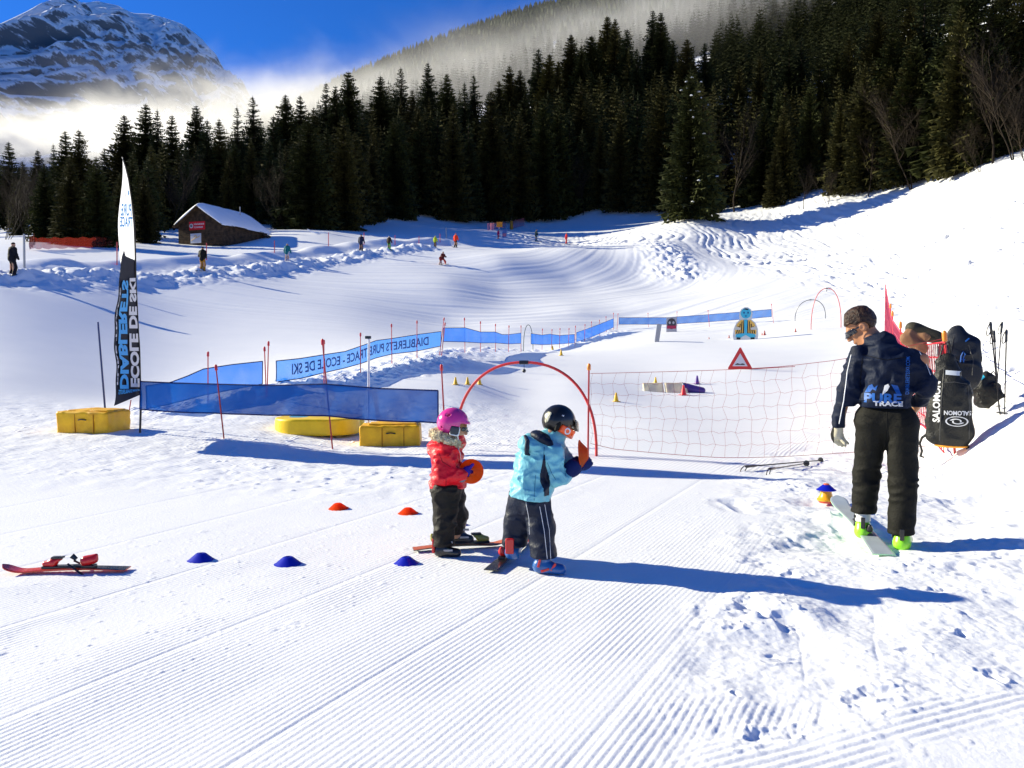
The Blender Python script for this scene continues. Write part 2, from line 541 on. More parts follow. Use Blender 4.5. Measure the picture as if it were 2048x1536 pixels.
    z = z + view * k * (.075 * np.abs(fbm(x * 2.6, y * 2.6, 3)) - .01 + chunk(x, y, .45, .4, .05, 6))
    d = seg_dist(x, y, BANK)
    k = np.exp(-(d / 1.7) ** 2)
    z = z + view * k * (.22 * np.abs(fbm(x * 1.3, y * 1.3, 3)) + chunk(x, y, .9, .5, .2, 7))
    d = seg_dist(x, y, EDGE)
    k = np.exp(-(d / .9) ** 2)
    z = z + view * k * (.16 * fbm(x * 1.3, y * 1.3, 3) - .1 * k)
    d = seg_dist(x, y, KICK)
    k = np.exp(-(d / 2.6) ** 2)
    z = z + view * k * (.30 * np.abs(fbm(x * 1.0, y * .8, 4, .6)))
    # hillside scribbled by skis: narrow wavy grooves running down the slope
    hm = view * sstep(26, 40, r) * sstep(-.02, .05, ang - .2 - .0042 * np.maximum(0, 105 - r)) * (1 - sstep(125, 140, r))
    hm2 = view * sstep(100, 108, y) * (1 - sstep(122, 140, y)) * sstep(-8, 4, x)
    hm = np.maximum(hm, hm2)
    wq = x + 1.3 * noise2(x * .12, y * .16) + .5 * np.sin(y * .55 + 2 * noise2(x * .1, y * .1))
    gro = np.maximum(0, noise2(wq * 3.3, y * .2 + 3) - .05)
    z = z + hm * ((-.42 * gro) * sstep(45, 75, r) * (1 - .5 * sstep(88, 100, r)) + (.13 - .075 * sstep(60, 90, r)) * fbm(x * 2.3, y * 1.5, 3))
    # ski-scraped stripes on the piste
    ps = view * sstep(36, 46, y) * (1 - sstep(94, 106, y)) * sstep(-26, -14, x) * (1 - sstep(20, 28, x))
    qq = np.hypot(x + 22, y - 97) + 1.2 * noise2(x * .04, y * .04)
    z = z + ps * (.022 * noise2(qq * 1.5, x * .09) + .018 * noise2(qq * 4.3 + 2 * noise2(x * .1, y * .1), x * .12))
    return z
def H(x, y):
    return float(smooth_detail(np.array([x]), np.array([y]))[0])
def H2(x, y):
    a = np.array([x]); b = np.array([y])
    return float((smooth_detail(a, b) + fine(a, b))[0])
def at(u, v, lo=2.0, hi=400.):
    """first point of the ground along a sight line"""
    a, b = ray(u, v)
    d = np.exp(np.linspace(math.log(lo), math.log(hi), 2500))
    g = CAMZ + b * d - smooth_detail(a * d, d)
    k = np.nonzero(g < 0)[0]
    i = k[0] if len(k) else len(d) - 1
    dd = d[i]
    if i > 0 and len(k):
        t = g[i - 1] / (g[i - 1] - g[i]); dd = d[i - 1] + t * (d[i] - d[i - 1])
    return Vector((a * dd, dd, H(a * dd, dd)))

def build_ground():
    av = np.arange(-.74, .7401, .00165)
    ao = np.concatenate([np.linspace(-pi, -.80, 90), av, np.linspace(.80, pi, 90)])
    rs = list(np.linspace(.3, 1.9, 20)) + list(np.arange(1.94, 6.2, .0068)) + list(np.arange(6.21, 10, .0125))
    r = rs[-1]
    while r < 4500:
        r *= 1.0036 if r < 130 else (1.012 if r < 1200 else 1.06)
        rs.append(r)
    rs = np.array(rs)
    A_, R_ = np.meshgrid(ao, rs, indexing='ij')
    x = (R_ * np.sin(A_)).ravel(); y = (R_ * np.cos(A_)).ravel()
    z = np.empty_like(x); gm = np.empty_like(x)
    st = 200000
    for i in range(0, len(x), st):
        sl = slice(i, i + st)
        z[sl] = smooth_detail(x[sl], y[sl]) + fine(x[sl], y[sl])
        gm[sl] = groomed(x[sl], y[sl])
    na, nr = len(ao), len(rs)
    I = np.arange(na * nr).reshape(na, nr)
    Fq = np.stack([I[:-1, :-1], I[:-1, 1:], I[1:, 1:], I[1:, :-1]], -1).reshape(-1, 4)
    me = bpy.data.meshes.new("snow_ground")
    V = np.stack([x, y, z], 1).astype(np.float32)
    Fq = Fq[:, ::-1]
    V = np.concatenate([V, [[0, 0, 0.]]]).astype(np.float32)
    gm = np.append(gm, 1)
    c = len(V) - 1
    # centre fan and closing seam as quads
    seam = np.stack([I[-1, :-1], I[-1, 1:], I[0, 1:], I[0, :-1]], -1)[:, ::-1]
    Fq = np.concatenate([Fq, seam])
    tri = np.stack([I[:-1, 0], I[1:, 0], np.full(na - 1, c)], -1)[:, ::-1]
    me.vertices.add(len(V)); me.vertices.foreach_set("co", V.ravel())
    nq, n3 = len(Fq), len(tri)
    me.loops.add(nq * 4 + n3 * 3)
    me.loops.foreach_set("vertex_index", np.concatenate([Fq.ravel(), tri.ravel()]).astype(np.int32))
    me.polygons.add(nq + n3)
    me.polygons.foreach_set("loop_start", np.concatenate([np.arange(nq) * 4, nq * 4 + np.arange(n3) * 3]).astype(np.int32))
    me.update(calc_edges=True)
    me.polygons.foreach_set("use_smooth", np.full(nq + n3, True))
    at_ = me.attributes.new("groom", 'FLOAT', 'POINT')
    at_.data.foreach_set("value", gm.astype(np.float32))
    return me

def snow_material():
    m = mat("snow", (.88, .885, .90), rough=.55, spec=.25)
    n = m.node_tree; b = n.nodes["Principled BSDF"]
    geo = n.nodes.new("ShaderNodeNewGeometry")
    # grain
    n1 = n.nodes.new("ShaderNodeTexNoise"); n1.inputs['Scale'].default_value = 38; n1.inputs['Detail'].default_value = 6; n1.inputs['Roughness'].default_value = .65
    n.links.new(geo.outputs['Position'], n1.inputs['Vector'])
    b1 = n.nodes.new("ShaderNodeBump"); b1.inputs['Strength'].default_value = .32; b1.inputs['Distance'].default_value = .012
    n.links.new(n1.outputs[0], b1.inputs['Height'])
    # far corduroy
    mp = n.nodes.new("ShaderNodeMapping"); mp.inputs['Rotation'].default_value = (0, 0, G27)
    n.links.new(geo.outputs['Position'], mp.inputs['Vector'])
    sx = n.nodes.new("ShaderNodeSeparateXYZ"); n.links.new(mp.outputs[0], sx.inputs[0])
    def M(op, a, b_=None):
        k = n.nodes.new("ShaderNodeMath"); k.operation = op
        for i, q in enumerate((a, b_)):
            if q is None: continue
            if isinstance(q, (int, float)): k.inputs[i].default_value = q
            else: n.links.new(q, k.inputs[i])
        return k.outputs[0]
    wv = M('SINE', M('MULTIPLY', sx.outputs[0], 2 * pi / .062))
    ln = n.nodes.new("ShaderNodeVectorMath"); ln.operation = 'LENGTH'; n.links.new(geo.outputs['Position'], ln.inputs[0])
    mr = n.nodes.new("ShaderNodeMapRange"); mr.inputs[1].default_value = 9.5; mr.inputs[2].default_value = 13
    n.links.new(ln.outputs['Value'], mr.inputs[0])
    mr2 = n.nodes.new("ShaderNodeMapRange"); mr2.inputs[1].default_value = 24; mr2.inputs[2].default_value = 44; mr2.inputs[3].default_value = 1; mr2.inputs[4].default_value = 0
    n.links.new(ln.outputs['Value'], mr2.inputs[0])
    ga = n.nodes.new("ShaderNodeAttribute"); ga.attribute_name = "groom"
    hgt = M('MULTIPLY', M('MULTIPLY', wv, mr.outputs[0]), M('MULTIPLY', mr2.outputs[0], ga.outputs['Fac']))
    b2 = n.nodes.new("ShaderNodeBump"); b2.inputs['Strength'].default_value = .55; b2.inputs['Distance'].default_value = .006
    n.links.new(hgt, b2.inputs['Height']); n.links.new(b1.outputs[0], b2.inputs['Normal'])
    n.links.new(b2.outputs[0], b.inputs['Normal'])
    # faint wind-blown dirt and old snow
    n2 = n.nodes.new("ShaderNodeTexNoise"); n2.inputs['Scale'].default_value = .8; n2.inputs['Detail'].default_value = 8
    n.links.new(geo.outputs['Position'], n2.inputs['Vector'])
    cr = n.nodes.new("ShaderNodeValToRGB")
    cr.color_ramp.elements[0].position = .3; cr.color_ramp.elements[1].position = .7
    cr.color_ramp.elements[0].color = (.86, .865, .885, 1); cr.color_ramp.elements[1].color = (.90, .90, .91, 1)
    n.links.new(n2.outputs[0], cr.inputs[0]); n.links.new(cr.outputs[0], b.inputs['Base Color'])
    return m
SNOW = snow_material()
ground = obj("snow_ground", build_ground(), SNOW)
tag(ground, "white piste and snow field rising to the forest edge, combed with corduroy in front", None, None, "structure")
# ------------------------------------------------------------------ mountain
def build_mountain():
    prof = [(-1500,-40),(-900,60),(-420,20),(-200,60),(-60,14),(0,38),(30,26),(60,13),(85,0),(110,-8),(150,-12),(170,0),(200,-4),(240,4),(268,20),(300,32),(340,50),(370,63),(395,78),(420,102),(440,124),(462,160),(500,220),(560,270),(800,330),(1100,360)]
    D = 3600.
    pu = np.array([p[0] for p in prof], float); pv = np.array([p[1] for p in prof], float)
    nx, ny = 520, 300
    us = np.linspace(-1400, 1000, nx); ts = np.linspace(0, 1.25, ny)
    U, T = np.meshgrid(us, ts, indexing='ij')
    Dm = np.clip(2750 + U * 2.7, 1500, 5200)
    X = (U - 1024) / F * Dm
    top = CAMZ + Dm * (690 - np.interp(U, pu, pv)) / F
    top = top + 22 * fbm(X / 190., X * 0 + 3., 4)
    front = 1 - T                                   # 1 at the foot, 0 on the ridge, negative behind it
    k = np.where(T <= 1, T ** .82, 1 - (T - 1) * 1.6)
    zb = 60.
    X = X + front * 900
    Y = Dm - front * 1300 + 70 * fbm(X / 420., T * 3, 3)
    Z = zb + (top - zb) * k
    wgt = np.sin(np.clip(T, 0, 1) * pi) ** .6
    # ribs, gullies and ledges
    q = X / 210. + T * 1.6
    rib = 1 - 2 * np.abs(fbm(q, T * 2.4, 6, .58))
    Z = Z + wgt * (75 * rib - 30) + wgt * 40 * fbm(X / 60., T * 17, 5, .6)
    led = T * 11 - X / 700. + .8 * fbm(X / 260., T * 5, 3)
    Y = Y + wgt * 60 * (np.abs((led % 1) - .5) * 2) ** 2
    I = np.arange(nx * ny).reshape(nx, ny)
    Fq = np.stack([I[:-1, :-1], I[1:, :-1], I[1:, 1:], I[:-1, 1:]], -1).reshape(-1, 4)
    return raw_mesh("mountain", np.stack([X, Y, Z], -1).reshape(-1, 3), Fq)
def rock_snow():
    m = mat("alpine_rock", (.1, .1, .1), rough=.9)
    n = m.node_tree; b = n.nodes["Principled BSDF"]
    geo = n.nodes.new("ShaderNodeNewGeometry")
    mp = n.nodes.new("ShaderNodeMapping"); mp.inputs['Scale'].default_value = (.011, .011, .034); mp.inputs['Rotation'].default_value = (0, R(18), 0)
    n.links.new(geo.outputs['Position'], mp.inputs['Vector'])
    no = n.nodes.new("ShaderNodeTexNoise"); no.inputs['Scale'].default_value = 1; no.inputs['Detail'].default_value = 13; no.inputs['Roughness'].default_value = .70; no.inputs['Distortion'].default_value = .35
    n.links.new(mp.outputs[0], no.inputs['Vector'])
    sp = n.nodes.new("ShaderNodeSeparateXYZ"); n.links.new(geo.outputs['Normal'], sp.inputs[0])
    ps = n.nodes.new("ShaderNodeSeparateXYZ"); n.links.new(geo.outputs['Position'], ps.inputs[0])
    def M(op, a, b_):
        k = n.nodes.new("ShaderNodeMath"); k.operation = op
        for i, q in enumerate((a, b_)):
            if isinstance(q, (int, float)): k.inputs[i].default_value = q
            else: n.links.new(q, k.inputs[i])
        return k.outputs[0]
    hgt = M('MULTIPLY', ps.outputs[2], .00007)
    v = M('ADD', M('ADD', M('MULTIPLY', no.outputs[0], 1.15), M('MULTIPLY', sp.outputs[2], .42)), hgt)
    mr = n.nodes.new("ShaderNodeMapRange"); mr.inputs[1].default_value = .79; mr.inputs[2].default_value = .89
    n.links.new(v, mr.inputs[0])
    cm = n.nodes.new("ShaderNodeMix"); cm.data_type = 'RGBA'
    cm.inputs[6].default_value = (.13, .135, .14, 1); cm.inputs[7].default_value = (.80, .81, .84, 1)
    n.links.new(mr.outputs[0], cm.inputs[0]); n.links.new(cm.outputs[2], b.inputs['Base Color'])
    bp = n.nodes.new("ShaderNodeBump"); bp.inputs['Strength'].default_value = .6; bp.inputs['Distance'].default_value = 14
    n.links.new(no.outputs[0], bp.inputs['Height']); n.links.new(bp.outputs[0], b.inputs['Normal'])
    return m
tag(obj("mountain", build_mountain(), rock_snow()), "snow streaked rocky alpine mountain rising above the valley fog", None, None, "structure")

# ------------------------------------------------------------------ trees
NEEDLE = [mat("spruce_needles_" + k, c, rough=.75, var=.45, vscale=.9, spec=.12, hue_by_object=.3) for k, c in
          (("dark", (.037, .042, .012)), ("olive", (.056, .052, .015)), ("deep", (.028, .036, .013)))]
BARK = mat("bark", (.045, .03, .02), rough=.9, var=.4, vscale=3)
TWIG = mat("bare_twigs", (.026, .017, .009), rough=.9, var=.35, vscale=2, hue_by_object=.25)

def spruce_meshes(seed, Hh=20., width=.19, whorls=40, dense=1.0, low=.04):
    rnd = random.Random(seed)
    V = []; Fc = []
    def tri(a, b, c):
        k = len(V); V.extend((a, b, c)); Fc.append((k, k + 1, k + 2))
    Rm = Hh * width
    lean = (rnd.uniform(-.01, .01), rnd.uniform(-.01, .01))
    for i in range(whorls):
        t = low + (1 - low) * (i / whorls) ** 1.0
        z0 = Hh * t + rnd.uniform(-.15, .15)
        env = (1 - t) ** .68 * (1 if t > .12 else .72 + t * 2.3)
        nb = max(4, int((9 if t < .7 else 6) * dense))
        a0 = rnd.uniform(0, 6.28)
        for j in range(nb):
            a = a0 + 6.283 * j / nb + rnd.uniform(-.3, .3)
            L = Rm * env * rnd.uniform(.60, 1.12) + .14
            if rnd.random() < .05: L *= 1.25
            ca, sa = cos(a), sin(a)
            droop = (.50 - .55 * t) * L + rnd.uniform(-.05, .05) * L
            pts = []
            for s in range(5):
                q = s / 4
                zz = z0 + L * .10 * q - droop * q ** 1.25 + .16 * L * max(0, q - .6)
                pts.append(Vector((ca * L * q + lean[0] * z0, sa * L * q + lean[1] * z0, zz)))
            side = Vector((-sa, ca, 0))
            for s in range(4):
                p, q = pts[s], pts[s + 1]
                wv = L * (.27 - .036 * s) * rnd.uniform(.6, 1.3) + .08
                for sg in (-1, 1):
                    tip = p.lerp(q, rnd.uniform(.7, 1.4)) + side * sg * wv + Vector((0, 0, -wv * rnd.uniform(.1, .6)))
                    tri(p, q, tip)
                    tip2 = p.lerp(q, rnd.uniform(.2, .8)) + side * sg * wv * rnd.uniform(.15, .5) + Vector((0, 0, -wv * rnd.uniform(.7, 1.4)))
                    tri(p, q, tip2)
            tri(pts[3], pts[4], pts[4] + (pts[4] - pts[3]) * .5 + Vector((0, 0, .03 * L)))
    # leader
    for k in range(5):
        a = 6.28 * k / 5
        tri(Vector((lean[0] * Hh, lean[1] * Hh, Hh * 1.015)), Vector((cos(a) * .12 + lean[0] * Hh, sin(a) * .12, Hh * .94)), Vector((cos(a + 1.3) * .12 + lean[0] * Hh, sin(a + 1.3) * .12, Hh * .94)))
    crown = raw_mesh("crown", [tuple(v) for v in V], np.array(Fc), smooth=False)
    tb = MB().tube([(0, 0, -1.2), (0, 0, .4 * Hh), (lean[0] * Hh, lean[1] * Hh, .95 * Hh)], [.016 * Hh, .011 * Hh, .02], 7)
    trunk = raw_mesh("trunk", tb.v, tb.f)
    return crown, trunk

def bare_tree_meshes(seed, Hh=11., spread=.5, stems=1):
    rnd = random.Random(seed)
    tr = MB(); V = []; Fc = []
    def grow(p, d, L, r, lv):
        n = 4
        pts = [p]; dd = d.copy()
        for i in range(n):
            dd = (dd + Vector((rnd.gauss(0, .12), rnd.gauss(0, .12), .06))).normalized()
            pts.append(pts[-1] + dd * L / n)
        if lv < 2:
            tr.tube(pts, [r * (1 - .13 * i) for i in range(n + 1)], 5, caps=False)
        else:
            s = dd.cross(Vector((rnd.random(), rnd.random(), rnd.random()))).normalized()
            for a, b, q in zip(pts[:-1], pts[1:], range(n)):
                k = len(V); w0 = r * (1 - .2 * q); w1 = r * (1 - .2 * (q + 1))
                V.extend((a - s * w0, a + s * w0, b + s * w1, b - s * w1)); Fc.append((k, k + 1, k + 2, k + 3))
        if lv >= 4: return
        nb = (9, 6, 5, 4)[lv]
        for i in range(nb):
            q = rnd.uniform(.3 if lv == 0 else .15, 1.0)
            j = min(n - 1, int(q * n)); pp = pts[j].lerp(pts[j + 1], q * n - j)
            a = rnd.uniform(0, 6.28)
            out = Vector((cos(a), sin(a), rnd.uniform(.2, 1.0)))
            nd = (dd * .75 + out * spread * 1.1).normalized()
            grow(pp, nd, L * rnd.uniform(.38, .6), r * .5, lv + 1)
    for s in range(stems):
        grow(Vector((rnd.uniform(-.3, .3) * (stems > 1), rnd.uniform(-.3, .3) * (stems > 1), -.5)), Vector((rnd.gauss(0, .12 * stems), rnd.gauss(0, .12 * stems), 1)).normalized(), Hh * rnd.uniform(.6, .75), .010 * Hh / stems ** .5, 0)
    crown = raw_mesh("crown", [tuple(v) for v in V], np.array(Fc), smooth=False)
    trunk = raw_mesh("trunk", tr.v, tr.f)
    return crown, trunk

SPR = []
for i in range(9):
    c, t = spruce_meshes(100 + i, 20, (.17, .20, .15, .22, .18, .16, .21, .19, .14)[i], (52, 56, 46, 54, 50, 44, 56, 50, 46)[i], (1, 1.1, .9, 1.1, 1, .85, 1.1, 1, .8)[i])
    c.materials.append(NEEDLE[i % 3]); t.materials.append(BARK)
    SPR.append((c, t))
BARE = []
for i in range(4):
    c, t = bare_tree_meshes(40 + i, 11, (.5, .6, .45, .7)[i], (1, 2, 1, 4)[i])
    c.materials.append(TWIG); t.materials.append(TWIG)
    BARE.append((c, t))
NTREE = [0]
def plant(p, Hh, kind, label, cat="tree", group=None, fat=1.0, name=None):
    bare = kind >= 100
    c, t = (BARE[kind - 100] if bare else SPR[kind % 9])
    o = empty(name or ("bare_tree" if bare else "spruce_tree"), p, random.uniform(0, 6.28), label, cat, group)
    s = Hh / (11. if bare else 20.)
    o.scale = (s * fat, s * fat, s)
    obj_c = bpy.data.objects.new("crown", c); obj_t = bpy.data.objects.new("trunk", t)
    for q in (obj_t, obj_c):
        q.parent = o; COL.objects.link(q)
    NTREE[0] += 1
    return o
random.seed(5)
rng = np.random.RandomState(11)
def ground_at(u, d):
    a, _ = ray(u, 690)
    return Vector((a * d, d, H(a * d, d)))
def topv(p, Hh):
    z = p.z + Hh
    return 690 - F * (z - CAMZ) / p.y
EDGE_U = [-200, 0, 100, 300, 420, 520, 560, 640, 760, 850, 1000, 1150, 1320, 1400, 1500, 1650, 1800, 1950, 2048, 2300]
EDGE_D = [88, 90, 78, 90, 106, 108, 104, 110, 134, 150, 164, 170, 162, 136, 132, 122, 112, 100, 94, 80]
def edge_d(u): return float(np.interp(u, EDGE_U, EDGE_D))
# named trees standing out at the edge: (u, base v, depth, top v, kind, fatness, label)
FRONT = [
 (1378, 436, 118, 148, 3, 1.15, "big dark spruce with snow specks standing alone in front of the forest at centre right"),
 (295, 487, 84, 352, 1, 1.25, "broad spruce reaching the snow directly beside the white feather flag"),
 (462, 455, 112, 356, 7, 1.2, "small pale green spruce just behind the snow roofed hut"),
 (620, 462, 106, 232, 3, 1.4, "broad olive spruce at the forest corner above the teal jacketed skier"),
 (690, 464, 110, 240, 4, 1.35, "dense olive spruce beside the fallen white branch at the forest corner"),
 (150, 498, 72, 322, 1, 1.35, "wide olive spruce behind the dark red netting"),
 (200, 498, 73, 318, 6, 1.35, "wide olive spruce between the dark red netting and the feather flag"),
 (100, 495, 76, 330, 3, 1.2, "hazy spruce behind the grey lift post at far left"),
 (905, 440, 154, 215, 4, 1.2, "tall olive spruce with drooping boughs above the snow bank"),
 (985, 442, 164, 190, 1, 1.15, "tall slim olive spruce above the red netted trail sign"),
 (1545, 418, 128, 300, 7, 1.2, "dark low spruce beside the bare snow gully"),
 (1902, 372, 102, 30, 1, .95, "very tall yellowish green spruce high on the right edge of the forest"),
]
for u, v, d, tv, k, fat, lab in FRONT:
    p = ground_at(u, d)
    Hh = (690 - tv) * d / F + CAMZ - p.z
    o_ = plant(p, Hh, k, lab, fat=fat)
    if 'snow specks' in lab:
        cr_ = [c_ for c_ in o_.children if c_.name.startswith('crown')][0]; rs_ = random.Random(4); mb_ = MB()
        for q_ in rs_.sample(list(cr_.data.polygons), 46):
            c0 = q_.center; w_ = rs_.uniform(.10, .32)
            mb_.lathe([(w_ * .2, -.05), (w_, .0), (w_ * .6, .10), (.02, .14)], c0, 7)
        mb_.build('snow_clumps', SNOW, o_, smooth=True)
# skyline trees: pixel of the tip, height in metres, the trunk foot is found on the hillside
TIPS = [(16,284,14),(45,322,12),(75,300,13),(105,288,13),(132,262,14),(157,258,14),(182,320,11),(208,296,13),(250,230,16),(270,262,15),(290,208,17),(316,218,16),(342,230,15),(392,210,17),(412,240,15),(438,236,15),(476,213,17),(508,193,18),(545,232,16),(570,190,18),(600,192,17),(628,214,15),(650,165,20),(672,172,20),(698,143,20),(725,205,18),(760,152,20),(803,134,22),(825,180,18),(856,124,23),(893,148,21),(930,164,20),(950,150,21),(978,185,18),(1000,160,20),(1020,132,21),(1040,140,20),(1078,98,22),(1098,108,21),(1118,120,20),(1142,68,24),(1165,92,22),(1185,72,23),(1215,32,26),(1230,36,26),(1252,58,24),(1275,95,20),(1304,20,26),(1322,24,26),(1345,80,20),(1372,76,22),(1410,84,17)]
TIPS2 = [(1450,150,17),(1480,130,18),(1520,110,20),(1545,140,18),(1580,84,21),(1605,70,22),(1640,120,19),(1675,96,20),(1700,70,22),(1735,40,22),(1758,22,24),(1790,60,21),(1822,10,23),(1850,-25,25),(1880,20,20),(1925,-20,24),(1950,-50,26),(1985,0,22),(2015,-60,25),(2045,-20,22),(2075,-40,24),(-30,290,14),(2110,0,22)]
GS = "dark spruces forming the skyline of the forest"
for lst in (TIPS, TIPS2):
    for i, (u, tv, Hh) in enumerate(lst):
        a, b = ray(u, tv)
        d = np.arange(edge_d(u) + 4, edge_d(u) + (60 if u < 1000 else 130), 1.5)
        gz = smooth_detail(a * d, d)
        f = CAMZ + b * d - gz - Hh
        j = int(np.argmin(np.abs(f)))
        dd = d[j]; p = Vector((a * dd, dd, gz[j]))
        h = CAMZ + b * dd - gz[j]
        h = max(8., min(30., h))
        if u < 600: lab = "dark pointed spruce on the skyline before the pale valley fog"
        elif u < 1050: lab = "dark pointed spruce on the skyline before the grey fogged ridge"
        elif u < 1430: lab = "tall spruce on the high central crest of the forest"
        else: lab = "spruce high on the steep shaded hillside at the top right"
        plant(p, h, rng.randint(9), lab, fat=rng.uniform(1.1, 1.65), group=GS + (" over the valley" if u < 600 else " before the ridge" if u < 1050 else " on the central crest" if u < 1430 else " on the upper right slope"))
# the wood between edge and skyline
_tu = np.array([t[0] for t in TIPS + TIPS2 if t[0] > -100]); _tv = np.array([t[1] for t in TIPS + TIPS2 if t[0] > -100])
_o = np.argsort(_tu); _tu = _tu[_o]; _tv = _tv[_o]
def sky_v(u):
    return float(np.mean([np.interp(u + q, _tu, _tv) for q in (-40, -15, 0, 15, 40)]))
GW = "spruces packed inside the forest wall"
GE = "spruces lining the lower forest edge"
GB = "bare trees mixed into the forest"
n = 0
INNER = []
for row in range(14):
    step = (30, 34, 38, 42, 44, 46, 48, 50, 52, 54, 56, 60, 60, 60)[row]
    back = (2, 9, 18, 29, 41, 54, 68, 83, 99, 116, 134, 153, 173, 194)[row]
    for u in np.arange(-60, 2130, step):
        uu = u + rng.uniform(-.45, .45) * step
        if row == 0 and (330 < uu < 560 or 1440 < uu < 1475 or 1585 < uu < 1660): continue
        if row > 5 and uu < 900: continue
        d = edge_d(uu) + back + rng.uniform(-2.5, 3.5)
        p = ground_at(uu, d)
        tv = sky_v(uu) + (74, 66, 62, 60, 58, 56, 54, 52, 50, 48, 46, 44, 42, 40)[row] + abs(rng.normal(0, 34))
        Hh = (690 - tv) * d / F + CAMZ - p.z
        Hh = min(Hh, rng.uniform(17, 26) if uu > 700 else rng.uniform(12, 18))
        if Hh < 6: continue
        if row == 0: plant(p, Hh, rng.randint(9), "dark spruce along the lower edge of the forest, boughs down to the snow", group=GE, fat=rng.uniform(1.05, 1.35))
        elif row == 1: plant(p, Hh, rng.randint(9), "dark spruce packed inside the forest wall behind its front row", group=GW, fat=rng.uniform(.95, 1.3))
        else: INNER.append((p, Hh, rng.uniform(.95, 1.35), rng.uniform(0, 6.28), rng.randint(3)))
def inner_wood(LST, wh=24, dn=.8):
    tm = []
    for i in range(3):
        c_, t_ = spruce_meshes(300 + i, 20., (.19, .17, .21)[i], wh, dn)
        v = np.zeros(len(c_.vertices) * 3, np.float32); c_.vertices.foreach_get("co", v)
        tm.append(v.reshape(-1, 3) / 20.); bpy.data.meshes.remove(c_); bpy.data.meshes.remove(t_)
    Vs = []
    for p, h, f, a, k in LST:
        q = tm[k]; cs, sn = cos(a), sin(a)
        Vs.append(np.stack([p.x + (q[:, 0] * cs - q[:, 1] * sn) * h * f, p.y + (q[:, 0] * sn + q[:, 1] * cs) * h * f, p.z + q[:, 2] * h], 1))
    V = np.concatenate(Vs)
    return raw_mesh("inner_forest", V, np.arange(len(V)).reshape(-1, 3), smooth=False)
tag(obj("inner_forest", inner_wood(INNER), NEEDLE[1]), "dense dark interior of the spruce forest on the hillside", "forest", None, "stuff")
for i, (u, dd, Hh, k, lab) in enumerate([
    (352, 6, 9.5, 101, "reddish brown bare tree in front of dark spruces behind the hut"),
    (60, -6, 8, 101, "hazy bare tree at the far left edge of the forest"),
    (20, -5, 7, 103, "low hazy bare tree at the extreme left forest edge"),
    (575, 0, 8, 103, "brownish bare tree at the forest corner right of the hut"),
    (1465, -2, 15, 100, "tall pale bare tree behind the lone big spruce"),
    (1440, 2, 16, 101, "bare tree with many upright stems behind the lone big spruce"),
    (1602, -6, 6, 100, "small gnarled bare tree in the bare snow gully"),
    (1650, -5, 5, 103, "small bare shrub tree rising from the shaded snow gully"),
    (1815, -3, 14, 101, "brown bare tree rising before dark spruces on the right hillside"),
    (1835, 4, 13, 100, "thin brown bare tree beside the very tall yellowish spruce"),
    (1975, -2, 14, 100, "pale branched bare tree near the right end of the hillside wood"),
    (2015, -3, 13, 101, "many stemmed bare tree at the right end of the hillside wood"),
    (2040, -4, 8, 103, "low brown bare thicket at the right end of the hillside wood"),
    (1950, -4, 6, 103, "low brown bare thicket below the pale branched bare tree"),
    (1730, -2, 9, 102, "thin bare tree on the shaded forest edge at right"),
    (1165, -1, 11, 100, "thin pale bare trunk among the central dark spruces")]):
    plant(ground_at(u, edge_d(u) + dd), Hh, k, lab, group=None)
print("TREES", NTREE[0])

